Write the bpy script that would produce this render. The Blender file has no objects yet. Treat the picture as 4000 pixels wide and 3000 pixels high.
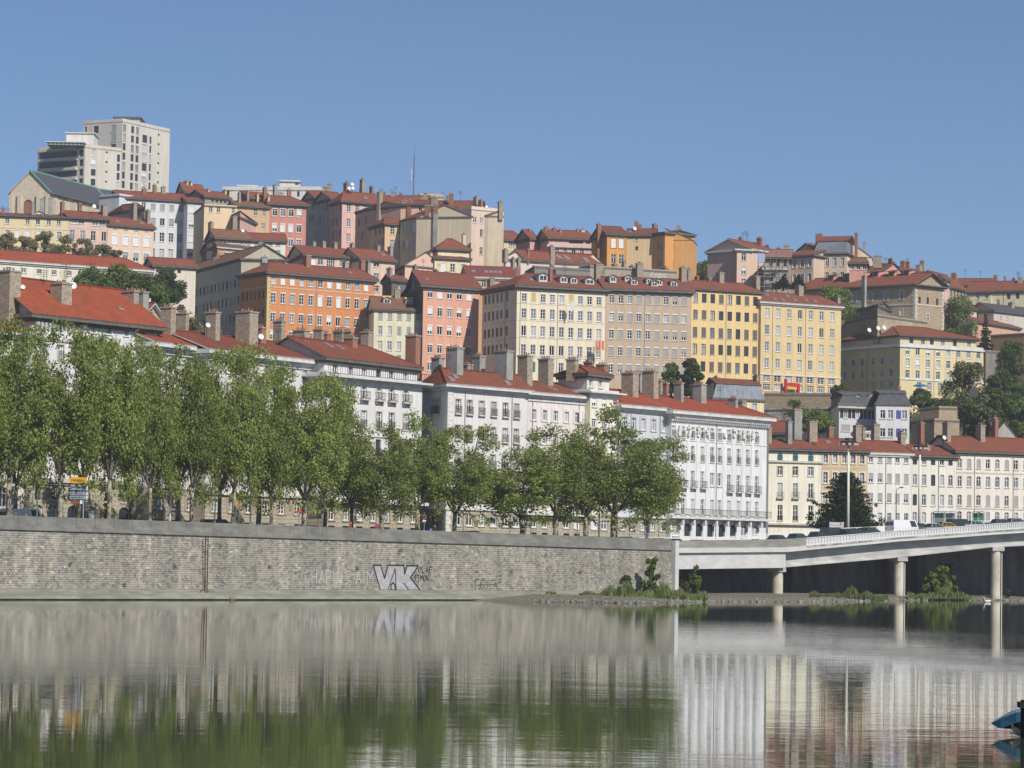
import bpy, math, random
import numpy as np
from mathutils import Vector, Matrix
R = math.radians
rnd = random.Random(7)
sc = bpy.context.scene
COL = sc.collection
# ---------------------------------------------------------------- camera
F = 11500.0                      # focal length in photo pixels (4000 px wide)
H = 4.5                          # eye height over the river
cam_d = bpy.data.cameras.new('camera'); cam = bpy.data.objects.new('camera', cam_d); COL.objects.link(cam)
cam_d.sensor_width = 36.0; cam_d.lens = F / 4000 * 36.0
cam_d.clip_start = 0.5; cam_d.clip_end = 9000
CR = (Matrix.Rotation(R(90) + math.atan(690 / F), 3, 'X') @ Matrix.Rotation(R(0.9), 3, 'Z'))
cam.matrix_world = Matrix.Translation((0, 0, H)) @ CR.to_4x4()
sc.camera = cam
# ---------------------------------------------------------------- sky, sun, exposure
SUN = Vector((0.60, -0.80, 0.0)).normalized(); EL = R(41)
w = bpy.data.worlds.new('World'); sc.world = w; w.use_nodes = True
nt = w.node_tree; nt.nodes.clear()
sky = nt.nodes.new('ShaderNodeTexSky'); sky.sky_type = 'NISHITA'; sky.sun_disc = False
sky.sun_elevation = EL; sky.sun_rotation = math.atan2(SUN.x, SUN.y)
sky.altitude = 3000; sky.air_density = 1.0; sky.dust_density = 0.3; sky.ozone_density = 4.0
bg = nt.nodes.new('ShaderNodeBackground'); bg.inputs['Strength'].default_value = 0.076
wo = nt.nodes.new('ShaderNodeOutputWorld')
tint = nt.nodes.new('ShaderNodeMixRGB'); tint.blend_type = 'MULTIPLY'; tint.inputs[0].default_value = 1.0; tint.inputs[2].default_value = (0.85, 0.905, 0.97, 1)
nt.links.new(sky.outputs[0], tint.inputs[1]); nt.links.new(tint.outputs[0], bg.inputs[0]); nt.links.new(bg.outputs[0], wo.inputs[0])
sl = bpy.data.lights.new('sun', 'SUN'); sun = bpy.data.objects.new('sun', sl); COL.objects.link(sun)
sl.energy = 4.2; sl.angle = R(0.5); sl.color = (1.0, 0.935, 0.84)
sd = Vector((SUN.x * math.cos(EL), SUN.y * math.cos(EL), math.sin(EL)))
sun.rotation_euler = sd.to_track_quat('Z', 'Y').to_euler(); sun.location = (60, -60, 120)
sc.view_settings.view_transform = 'Standard'; sc.view_settings.look = 'None'
sc.view_settings.gamma = 1; sc.view_settings.exposure = 0.28
sc.render.engine = 'CYCLES'
sc.cycles.use_denoising = True; sc.cycles.max_bounces = 6; sc.cycles.diffuse_bounces = 2
sc.cycles.transparent_max_bounces = 6
# ---------------------------------------------------------------- photo ray helpers
O = Vector((0, 0, H))
def ray(px, py):
    return CR @ Vector(((px - 2000) / F, (1500 - py) / F, -1.0))
def P(px, py, D):
    d = ray(px, py); return O + d * (D / d.y)
def D_for_z(px, py, z):
    d = ray(px, py); return (z - H) * d.y / d.z
def hit(px, py, a, b):
    """horizontal position along the vertical plane through a-b (metres from a) and height there"""
    d = ray(px, py); u = (b - a); u = Vector((u.x, u.y)); L = u.length; u = u / L
    # O.xy + t d.xy = a.xy + s u
    det = d.x * (-u.y) + d.y * u.x
    t = (a.x * (-u.y) + a.y * u.x) / det
    s = ((t * d.x - a.x) * u.x + (t * d.y - a.y) * u.y)
    return s, H + t * d.z
# ---------------------------------------------------------------- materials
def lin(c, k=1.0):
    return tuple(k * (((v / 255 + 0.055) / 1.055) ** 2.4 if v > 10 else v / 255 / 12.92) for v in c) + (1.0,)
MC = {}
def N(nt, t, **kw):
    n = nt.nodes.new(t)
    for k, v in kw.items():
        if k in n.inputs: n.inputs[k].default_value = v
        else: setattr(n, k, v)
    return n
def base_mat(name, rough=0.8, spec=0.3):
    m = bpy.data.materials.new(name); m.use_nodes = True
    b = m.node_tree.nodes['Principled BSDF']
    b.inputs['Roughness'].default_value = rough
    b.inputs['Specular IOR Level'].default_value = spec
    return m, m.node_tree, b
def solid(name, c, rough=0.7, metal=0.0, spec=0.3):
    if name in MC: return MC[name]
    m, nt, b = base_mat(name, rough, spec); b.inputs['Base Color'].default_value = c; b.inputs['Metallic'].default_value = metal
    MC[name] = m; return m
def noise_mat(name, c1, c2, scale=(1, 1, 1), rough=0.85, contrast=(0.35, 0.65), bump=0.0, c3=None, s3=(0.3, 0.3, 0.3), f3=0.5, detail=4.0):
    """two-tone noise surface with an optional third large-scale tone"""
    if name in MC: return MC[name]
    m, nt, b = base_mat(name, rough, 0.2)
    tc = N(nt, 'ShaderNodeTexCoord'); mp = N(nt, 'ShaderNodeMapping'); mp.inputs['Scale'].default_value = scale
    ns = N(nt, 'ShaderNodeTexNoise', Scale=1.0, Detail=detail, Roughness=0.65)
    rp = N(nt, 'ShaderNodeValToRGB')
    rp.color_ramp.elements[0].position = contrast[0]; rp.color_ramp.elements[0].color = c1
    rp.color_ramp.elements[1].position = contrast[1]; rp.color_ramp.elements[1].color = c2
    L = nt.links.new
    L(tc.outputs['Object'], mp.inputs[0]); L(mp.outputs[0], ns.inputs['Vector']); L(ns.outputs['Fac'], rp.inputs[0])
    out = rp.outputs[0]
    if c3:
        mp3 = N(nt, 'ShaderNodeMapping'); mp3.inputs['Scale'].default_value = s3
        n3 = N(nt, 'ShaderNodeTexNoise', Scale=1.0, Detail=3.0)
        r3 = N(nt, 'ShaderNodeValToRGB'); r3.color_ramp.elements[0].position = 0.45; r3.color_ramp.elements[1].position = 0.7
        r3.color_ramp.elements[0].color = (0, 0, 0, 1); r3.color_ramp.elements[1].color = (f3, f3, f3, 1)
        mx = N(nt, 'ShaderNodeMixRGB'); mx.inputs[2].default_value = c3
        L(tc.outputs['Object'], mp3.inputs[0]); L(mp3.outputs[0], n3.inputs['Vector']); L(n3.outputs['Fac'], r3.inputs[0])
        L(r3.outputs[0], mx.inputs[0]); L(out, mx.inputs[1]); out = mx.outputs[0]
    L(out, b.inputs['Base Color'])
    if bump:
        bp = N(nt, 'ShaderNodeBump', Strength=bump, Distance=0.05); L(ns.outputs['Fac'], bp.inputs['Height']); L(bp.outputs[0], b.inputs['Normal'])
    MC[name] = m; return m
def plaster(c, dirt=0.2):
    """painted render: faint vertical weathering streaks and patchiness in the paint"""
    key = 'plaster_%d_%d_%d' % tuple(c)
    if key in MC: return MC[key]
    l_ = .3 * c[0] + .55 * c[1] + .15 * c[2]; c = tuple(v + (l_ - v) * .12 for v in c); a = lin(c, 0.84); d = tuple(v * (1 - dirt) for v in a[:3]) + (1,)
    g = tuple(v * f for v, f in zip(a[:3], (0.84, 0.82, 0.79))) + (1,)
    return noise_mat(key, d, a, (2.2, 2.2, 0.12), 0.9, (0.32, 0.62), 0, g, (0.2, 0.2, 0.3), 0.6)
def tile(c=(168, 82, 62)):
    key = 'roof_tile_%d_%d_%d' % tuple(c)
    if key in MC: return MC[key]
    a = lin(c, 0.66)
    m, nt, b = base_mat(key, 0.85, 0.2); L = nt.links.new
    tc = N(nt, 'ShaderNodeTexCoord')
    n1 = N(nt, 'ShaderNodeTexNoise', Scale=1.3, Detail=6.0, Roughness=0.8)
    n2 = N(nt, 'ShaderNodeTexNoise', Scale=0.4, Detail=4.0)
    r1 = N(nt, 'ShaderNodeValToRGB'); e = r1.color_ramp.elements
    e[0].position = 0.3; e[0].color = tuple(v * 0.62 for v in a[:3]) + (1,); e[1].position = 0.7; e[1].color = tuple(min(1, v * 1.15) for v in a[:3]) + (1,)
    r2 = N(nt, 'ShaderNodeValToRGB'); r2.color_ramp.elements[0].position = 0.4; r2.color_ramp.elements[1].position = 0.72
    r2.color_ramp.elements[0].color = (0, 0, 0, 1); r2.color_ramp.elements[1].color = (0.75, 0.75, 0.75, 1)
    mx = N(nt, 'ShaderNodeMixRGB'); mx.inputs[2].default_value = (a[0] * 0.62, a[1] * 0.85, a[2] * 0.95, 1)
    L(tc.outputs['Object'], n1.inputs['Vector']); L(tc.outputs['Object'], n2.inputs['Vector'])
    L(n1.outputs['Fac'], r1.inputs[0]); L(n2.outputs['Fac'], r2.inputs[0]); L(r2.outputs[0], mx.inputs[0]); L(r1.outputs[0], mx.inputs[1])
    L(mx.outputs[0], b.inputs['Base Color'])
    bp = N(nt, 'ShaderNodeBump', Strength=0.7, Distance=0.12); L(n1.outputs['Fac'], bp.inputs['Height']); L(bp.outputs[0], b.inputs['Normal'])
    MC[key] = m; return m
def rubble(name, ca, cb, cm, bw=0.5, bh=0.22, c3=None):
    """coursed stone, local x along the face and z up"""
    if name in MC: return MC[name]
    m, nt, b = base_mat(name, 0.92, 0.15); L = nt.links.new
    tc = N(nt, 'ShaderNodeTexCoord'); sp = N(nt, 'ShaderNodeSeparateXYZ'); cb_ = N(nt, 'ShaderNodeCombineXYZ')
    ad = N(nt, 'ShaderNodeMath', operation='ADD')
    L(tc.outputs['Object'], sp.inputs[0]); L(sp.outputs[0], ad.inputs[0]); L(sp.outputs[1], ad.inputs[1])
    L(ad.outputs[0], cb_.inputs[0]); L(sp.outputs[2], cb_.inputs[1])
    br = N(nt, 'ShaderNodeTexBrick', Scale=1.0)
    br.inputs['Color1'].default_value = ca; br.inputs['Color2'].default_value = cb; br.inputs['Mortar'].default_value = cm
    br.inputs['Mortar Size'].default_value = 0.028; br.inputs['Brick Width'].default_value = bw; br.inputs['Row Height'].default_value = bh
    br.inputs['Bias'].default_value = -0.1
    L(cb_.outputs[0], br.inputs['Vector'])
    n1 = N(nt, 'ShaderNodeTexNoise', Scale=1.6, Detail=6.0, Roughness=0.8)
    L(tc.outputs['Object'], n1.inputs['Vector'])
    r1 = N(nt, 'ShaderNodeValToRGB'); r1.color_ramp.elements[0].position = 0.35; r1.color_ramp.elements[1].position = 0.68
    r1.color_ramp.elements[0].color = (0.80, 0.80, 0.81, 1); r1.color_ramp.elements[1].color = (1.1, 1.09, 1.06, 1)
    mx = N(nt, 'ShaderNodeMixRGB', blend_type='MULTIPLY'); mx.inputs[0].default_value = 1.0
    L(n1.outputs['Fac'], r1.inputs[0]); L(br.outputs['Color'], mx.inputs[1]); L(r1.outputs[0], mx.inputs[2])
    out = mx.outputs[0]
    if c3:
        # a second, finer speckle of dark weathered stones and pale replacement stones, one per block
        vo = N(nt, 'ShaderNodeTexVoronoi', Scale=1.0)
        mp = N(nt, 'ShaderNodeMapping'); mp.inputs['Scale'].default_value = (1 / bw, 1 / bh, 1)
        L(cb_.outputs[0], mp.inputs[0]); L(mp.outputs[0], vo.inputs['Vector'])
        s2 = N(nt, 'ShaderNodeSeparateColor'); L(vo.outputs['Color'], s2.inputs[0])
        r2 = N(nt, 'ShaderNodeValToRGB'); r2.color_ramp.interpolation = 'CONSTANT'; e = r2.color_ramp.elements
        e[0].position = 0.0; e[0].color = (0.66, 0.67, 0.68, 1); e[1].position = 0.22; e[1].color = (1, 1, 1, 1)
        x = e.new(0.62); x.color = (1.1, 1.03, 0.94, 1); x = e.new(0.8); x.color = (0.86, 0.87, 0.88, 1); x = e.new(0.975); x.color = (1.45, 1.45, 1.42, 1)
        L(s2.outputs[0], r2.inputs[0])
        m2 = N(nt, 'ShaderNodeMixRGB', blend_type='MULTIPLY'); m2.inputs[0].default_value = 1.0
        L(out, m2.inputs[1]); L(r2.outputs[0], m2.inputs[2]); out = m2.outputs[0]
        # big damp patches
        mq = N(nt, 'ShaderNodeMapping'); mq.inputs['Scale'].default_value = (1.0, 1.0, 0.16); n3 = N(nt, 'ShaderNodeTexNoise', Scale=0.5, Detail=5.0, Roughness=0.7); L(tc.outputs['Object'], mq.inputs[0]); L(mq.outputs[0], n3.inputs['Vector'])
        r3 = N(nt, 'ShaderNodeValToRGB'); r3.color_ramp.elements[0].position = 0.42; r3.color_ramp.elements[1].position = 0.62
        r3.color_ramp.elements[0].color = (0.74, 0.75, 0.75, 1); r3.color_ramp.elements[1].color = (1.1, 1.09, 1.06, 1)
        m3 = N(nt, 'ShaderNodeMixRGB', blend_type='MULTIPLY'); m3.inputs[0].default_value = 1.0
        L(n3.outputs['Fac'], r3.inputs[0]); L(out, m3.inputs[1]); L(r3.outputs[0], m3.inputs[2]); out = m3.outputs[0]
    L(out, b.inputs['Base Color'])
    bp = N(nt, 'ShaderNodeBump', Strength=0.6, Distance=0.06); L(br.outputs['Fac'], bp.inputs['Height']); bp.invert = True; L(bp.outputs[0], b.inputs['Normal'])
    MC[name] = m; return m
def leafmat(name, c1, c2, tr=0.3, sc_=0.5):
    if name in MC: return MC[name]
    m = bpy.data.materials.new(name); m.use_nodes = True; nt = m.node_tree; nt.nodes.clear(); L = nt.links.new
    tc = N(nt, 'ShaderNodeTexCoord'); ns = N(nt, 'ShaderNodeTexNoise', Scale=sc_, Detail=5.0, Roughness=0.75)
    oi = N(nt, 'ShaderNodeObjectInfo'); rp = N(nt, 'ShaderNodeValToRGB')
    rp.color_ramp.elements[0].position = 0.32; rp.color_ramp.elements[0].color = c1
    rp.color_ramp.elements[1].position = 0.68; rp.color_ramp.elements[1].color = c2
    hv = N(nt, 'ShaderNodeHueSaturation'); ma = N(nt, 'ShaderNodeMath', operation='MULTIPLY_ADD'); ma.inputs[1].default_value = 0.3; ma.inputs[2].default_value = 0.85
    df = N(nt, 'ShaderNodeBsdfDiffuse'); tl = N(nt, 'ShaderNodeBsdfTranslucent'); mx = N(nt, 'ShaderNodeMixShader'); mx.inputs[0].default_value = tr
    o = N(nt, 'ShaderNodeOutputMaterial')
    L(tc.outputs['Object'], ns.inputs['Vector']); L(ns.outputs['Fac'], rp.inputs[0]); L(rp.outputs[0], hv.inputs['Color'])
    L(oi.outputs['Random'], ma.inputs[0]); L(ma.outputs[0], hv.inputs['Value'])
    L(hv.outputs[0], df.inputs[0]); L(hv.outputs[0], tl.inputs[0]); L(df.outputs[0], mx.inputs[1]); L(tl.outputs[0], mx.inputs[2]); L(mx.outputs[0], o.inputs[0])
    MC[name] = m; return m
WHITE = lambda: solid('white_paint', (0.72, 0.72, 0.71, 1), 0.55)
GLASS = lambda: solid('window_glass', (0.035, 0.042, 0.055, 1), 0.12, 0, 0.5)
GLASS2 = lambda: solid('window_glass_curtained', (0.20, 0.22, 0.25, 1), 0.25, 0, 0.5)
GLASS3 = lambda: solid('window_glass_net', (0.42, 0.43, 0.44, 1), 0.35, 0, 0.5)
GLASS4 = lambda: solid('window_glass_painted_sky', (0.10, 0.135, 0.19, 1), 0.08, 0, 0.8)  # sky reflection painted in as a lighter blue base colour
DARK = lambda: solid('open_window_dark', (0.012, 0.012, 0.015, 1), 0.9, 0, 0.05)
BLIND = lambda: noise_mat('roller_blind_white', (0.62, 0.62, 0.63, 1), (0.76, 0.76, 0.76, 1), (0.2, 0.2, 5))
BLINDG = lambda: noise_mat('roller_blind_grey', (0.30, 0.30, 0.31, 1), (0.38, 0.38, 0.38, 1), (0.2, 0.2, 5))
TRIM = lambda: noise_mat('stone_trim', (0.46, 0.43, 0.37, 1), (0.58, 0.55, 0.49, 1), (1, 1, 1))
EAVE = lambda: noise_mat('eave_timber', (0.10, 0.09, 0.085, 1), (0.17, 0.155, 0.14, 1), (2, 2, 2))
EAVEW = lambda: noise_mat('eave_painted', (0.5, 0.5, 0.49, 1), (0.66, 0.66, 0.64, 1), (1, 1, 1))
ZINC = lambda: noise_mat('zinc', (0.17, 0.19, 0.22, 1), (0.27, 0.30, 0.34, 1), (1.5, 1.5, 0.4), 0.5)
SLATE = lambda: noise_mat('slate', (0.045, 0.05, 0.062, 1), (0.10, 0.108, 0.125, 1), (3, 3, 3), 0.6)
IRON = lambda: solid('iron', (0.035, 0.037, 0.04, 1), 0.6, 0.3)
BRICK = lambda: rubble('red_brick', (0.40, 0.12, 0.065, 1), (0.30, 0.085, 0.05, 1), (0.34, 0.26, 0.2, 1), 0.4, 0.14)
STONE = lambda: rubble('chimney_stone', (0.46, 0.38, 0.28, 1), (0.24, 0.21, 0.18, 1), (0.38, 0.33, 0.26, 1), 0.4, 0.2)
CONC = lambda: noise_mat('concrete_render', (0.25, 0.25, 0.235, 1), (0.38, 0.375, 0.35, 1), (0.8, 0.8, 0.4), 0.9)
RUST = lambda: solid('rusty_iron', (0.10, 0.055, 0.04, 1), 0.8, 0.2)
# ---------------------------------------------------------------- mesh builder
class MB:
    def __init__(s): s.v = []; s.f = []; s.m = []; s.mats = []
    def mi(s, mat):
        if mat not in s.mats: s.mats.append(mat)
        return s.mats.index(mat)
    def poly(s, pts, mat):
        n = len(s.v); s.v += [tuple(p) for p in pts]; s.f.append(tuple(range(n, n + len(pts)))); s.m.append(s.mi(mat))
    def prism(s, q, z0, z1, mat, cap=True):
        """vertical prism on a ccw or cw outline q of xy points; z0/z1 numbers or lists"""
        k = len(q); a = z0 if isinstance(z0, (list, tuple)) else [z0] * k; b = z1 if isinstance(z1, (list, tuple)) else [z1] * k
        n = len(s.v); mi = s.mi(mat)
        s.v += [(q[i][0], q[i][1], a[i]) for i in range(k)] + [(q[i][0], q[i][1], b[i]) for i in range(k)]
        for i in range(k):
            j = (i + 1) % k; s.f.append((n + i, n + j, n + k + j, n + k + i)); s.m.append(mi)
        if cap:
            s.f.append(tuple(n + k + i for i in range(k))); s.m.append(mi)
            s.f.append(tuple(n + k - 1 - i for i in range(k))); s.m.append(mi)
    def box(s, x0, x1, y0, y1, z0, z1, mat):
        s.prism([(x0, y0), (x1, y0), (x1, y1), (x0, y1)], z0, z1, mat)
    def slab(s, pts, t, mat, emat=None):
        """polygon pts (3-D) given a thickness t downwards"""
        n = len(s.v); k = len(pts); mi = s.mi(mat); me = s.mi(emat or mat)
        s.v += [tuple(p) for p in pts] + [(p[0], p[1], p[2] - t) for p in pts]
        s.f.append(tuple(n + i for i in range(k))); s.m.append(mi)
        s.f.append(tuple(n + 2 * k - 1 - i for i in range(k))); s.m.append(me)
        for i in range(k):
            j = (i + 1) % k; s.f.append((n + i, n + j, n + k + j, n + k + i)); s.m.append(me)
    def tube(s, pts, rad, mat, seg=6, cap=True):
        n0 = len(s.v); mi = s.mi(mat); k = len(pts)
        for i, p in enumerate(pts):
            p = Vector(p); d = Vector(pts[min(i + 1, k - 1)]) - Vector(pts[max(i - 1, 0)])
            d = d.normalized() if d.length > 1e-6 else Vector((0, 0, 1))
            a = d.cross(Vector((0.31, 0.95, 0.1))).normalized(); b = d.cross(a)
            r = rad[i] if isinstance(rad, (list, tuple)) else rad
            for j in range(seg):
                t = 2 * math.pi * j / seg; s.v.append(tuple(p + a * (r * math.cos(t)) + b * (r * math.sin(t))))
        for i in range(k - 1):
            for j in range(seg):
                j2 = (j + 1) % seg; s.f.append((n0 + i * seg + j, n0 + i * seg + j2, n0 + (i + 1) * seg + j2, n0 + (i + 1) * seg + j)); s.m.append(mi)
        if cap:
            s.f.append(tuple(n0 + j for j in reversed(range(seg)))); s.m.append(mi)
            s.f.append(tuple(n0 + (k - 1) * seg + j for j in range(seg))); s.m.append(mi)
    def mesh(s, name, smooth=False):
        me = bpy.data.meshes.new(name); me.from_pydata(s.v, [], s.f)
        for m in s.mats: me.materials.append(m)
        me.polygons.foreach_set('material_index', s.m)
        if smooth: me.polygons.foreach_set('use_smooth', [True] * len(s.f))
        me.update(); return me
    def build(s, name, parent=None, loc=None, smooth=False):
        o = bpy.data.objects.new(name, s.mesh(name, smooth)); COL.objects.link(o)
        if parent: o.parent = parent
        if loc is not None: o.location = loc
        return o
def tag(o, label=None, cat=None, group=None, kind=None):
    if label: o['label'] = label
    if cat: o['category'] = cat
    if group: o['group'] = group
    if kind: o['kind'] = kind
    return o
def empty(name, loc, rz=0, **kw):
    o = bpy.data.objects.new(name, None); COL.objects.link(o); o.location = loc; o.rotation_euler = (0, 0, rz); o.empty_display_size = 0.5
    return tag(o, **kw)
def put(me, name, parent=None, loc=(0, 0, 0), rz=0):
    o = bpy.data.objects.new(name, me); COL.objects.link(o); o.location = loc; o.rotation_euler = (0, 0, rz)
    if parent: o.parent = parent
    return o
def copy_tree(o, parent=None):
    c = o.copy(); COL.objects.link(c)
    if parent: c.parent = parent
    for ch in [x for x in o.children]: copy_tree(ch, c)
    return c
HAZE = 0.00018
GROUND = []      # (x, y, z) where buildings meet the ground; the hill is fitted through them
# ---------------------------------------------------------------- windows
WC = {}
REC = 0.22
def wmesh(kind, w, h, mats, extra=None):
    key = (kind, round(w, 2), round(h, 2), tuple(m.name for m in mats), extra)
    if key in WC: return WC[key]
    b = MB(); a = w / 2
    if kind == 'pane':
        b.poly([(-a, REC, 0), (a, REC, 0), (a, REC, h), (-a, REC, h)], mats[0])
    elif kind == 'frame':
        fm, tm = mats; t = min(0.11, w * 0.1); y0, y1 = REC - 0.08, REC - 0.004
        b.box(-a, -a + t, y0, y1, 0, h, fm); b.box(a - t, a, y0, y1, 0, h, fm)
        b.box(-a + t, a - t, y0, y1, h - t, h, fm); b.box(-a + t, a - t, y0, y1, 0, t * 1.3, fm)
        n = 1 if w < 1.9 else 3
        for i in range(n):
            x = -a + w * (i + 1) / (n + 1); b.box(x - t * 0.55, x + t * 0.55, y0 - 0.01, y1, t * 1.3, h - t, fm)
        if extra[0]:
            for z in ((h * 0.7,) if extra[0] == 1 else (h * 0.36, h * 0.68)):
                b.box(-a + t, a - t, y0 + 0.01, y1, z - 0.035, z + 0.035, fm)
        b.box(-a - 0.12, a + 0.12, -0.12, REC - 0.1, -0.13, -0.003, tm)      # sill
        if extra[1]: b.box(-a - 0.04, a + 0.04, -0.045, REC - 0.09, h - 0.24, h + 0.02, fm)   # roller box
        if extra[2]:                                                              # moulded surround
            s = extra[2]
            b.box(-a - s, -a - 0.003, -0.07, 0.05, -0.1, h + s, tm); b.box(a + 0.003, a + s, -0.07, 0.05, -0.1, h + s, tm)
            b.box(-a - 0.003, a + 0.003, -0.07, 0.05, h + 0.003, h + s, tm)
    elif kind == 'blind':
        f = extra; z0 = h * (1 - f) + 0.002; b.box(-a + 0.02, a - 0.02, REC - 0.15, REC - 0.1, z0, h - 0.02, mats[0])
        b.box(-a + 0.02, a - 0.02, REC - 0.16, REC - 0.09, z0 - 0.05, z0, mats[0])
    elif kind == 'shutter':
        b.box(-a + 0.01, -0.02, 0.02, 0.07, 0.01, h - 0.01, mats[0]); b.box(0.02, a - 0.01, 0.02, 0.07, 0.01, h - 0.01, mats[0])
    elif kind == 'railing':
        hh = 0.95; d, sb = extra
        y = -d; nb = max(4, int(w / 0.16)); x0, x1 = -a - sb, a + sb
        b.box(x0, x1, y - 0.02, y + 0.02, hh - 0.05, hh, mats[0]); b.box(x0, x1, y - 0.02, y + 0.02, 0.05, 0.1, mats[0])
        for i in range(nb + 1):
            x = x0 + (x1 - x0) * i / nb; b.box(x - 0.018, x + 0.018, y - 0.015, y + 0.015, 0.1, hh - 0.05, mats[0])
        if d > 0.15:
            for x in (x0, x1 - 0.03): b.box(x, x + 0.03, y + 0.021, -0.002, hh - 0.05, hh, mats[0]); b.box(x, x + 0.03, y + 0.021, -0.002, 0.02, 0.1, mats[0])
            b.box(x0 - 0.08, x1 + 0.08, y - 0.08, -0.002, -0.16, -0.001, mats[1])
            b.box(x0 + 0.05, x0 + 0.25, y + 0.2, -0.002, -0.45, -0.161, mats[1]); b.box(x1 - 0.25, x1 - 0.05, y + 0.2, -0.002, -0.45, -0.161, mats[1])
    me = b.mesh(kind); WC[key] = me; return me
def parse_pool(p):
    out = []; i = 0
    while i < len(p):
        out += [p[i]] * int(p[i + 1]); i += 2
    return out
class Face:
    def __init__(s, a, b, z0, z1):
        s.a = a; s.b = b; s.z0 = z0; s.z1 = z1; d = Vector((b.x - a.x, b.y - a.y)); s.L = d.length; s.u = d / s.L
        s.rz = math.atan2(s.u.y, s.u.x); s.n = Vector((s.u.y, -s.u.x)); s.rects = []
    def pt(s, x, z, y=0.0):           # y positive = inwards
        return Vector((s.a.x + s.u.x * x - s.n.x * y, s.a.y + s.u.y * x - s.n.y * y, z))
    def q(s, x0, x1, y0, y1):
        return [tuple(s.pt(x0, 0, y0)[:2]), tuple(s.pt(x1, 0, y0)[:2]), tuple(s.pt(x1, 0, y1)[:2]), tuple(s.pt(x0, 0, y1)[:2])]
    def hit(s, px, py): return hit(px, py, s.a, s.b)
def wall_face(b, f, mat, loc, rev=None, plinth=None):
    rects = f.rects; up = mat; xs = sorted(set([0.0, f.L] + [r[0] for r in rects] + [r[1] for r in rects]))
    zs = sorted(set([f.z0, f.z1] + ([plinth[0]] if plinth else []) + [r[2] for r in rects] + [r[3] for r in rects]))
    zs = [z for z in zs if f.z0 <= z <= f.z1]
    def add(pts, m): b.poly([f.pt(*p) - loc for p in pts], m)
    for j in range(len(zs) - 1):
        zm = (zs[j] + zs[j + 1]) / 2; run = None; mat = plinth[1] if plinth and zm < plinth[0] else up
        row = [r for r in rects if r[2] < zm < r[3]]
        for i in range(len(xs) - 1):
            xm = (xs[i] + xs[i + 1]) / 2
            inside = any(r[0] < xm < r[1] for r in row)
            if inside:
                if run is not None: add([(run, zs[j]), (xs[i], zs[j]), (xs[i], zs[j + 1]), (run, zs[j + 1])], mat); run = None
            elif run is None: run = xs[i]
        if run is not None: add([(run, zs[j]), (f.L, zs[j]), (f.L, zs[j + 1]), (run, zs[j + 1])], mat)
    d = REC + 0.03; rev = rev or mat
    for r in rects:
        x0, x1, z0, z1 = r[:4]; mat = plinth[1] if plinth and z1 < plinth[0] else up; rev = mat
        add([(x0, z0, 0), (x0, z0, d), (x0, z1, d), (x0, z1, 0)], rev); add([(x1, z0, 0), (x1, z1, 0), (x1, z1, d), (x1, z0, d)], rev)
        add([(x0, z1, 0), (x0, z1, d), (x1, z1, d), (x1, z1, 0)], rev); add([(x0, z0, 0), (x1, z0, 0), (x1, z0, d), (x0, z0, d)], rev)
        if len(r) > 4 and r[4]:     # arched head: wall-coloured spandrels
            ah = r[4]; c = (x0 + x1) / 2; hw = (x1 - x0) / 2
            for sgn, xe in ((-1, x0), (1, x1)):
                arc = [(c + sgn * hw * math.cos(t), z1 - ah + ah * math.sin(t), 0.01) for t in [k * math.pi / 2 / 6 for k in range(7)]]
                for k in range(6): add([(xe, z1, 0.01), arc[k], arc[k + 1]], mat)
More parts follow.
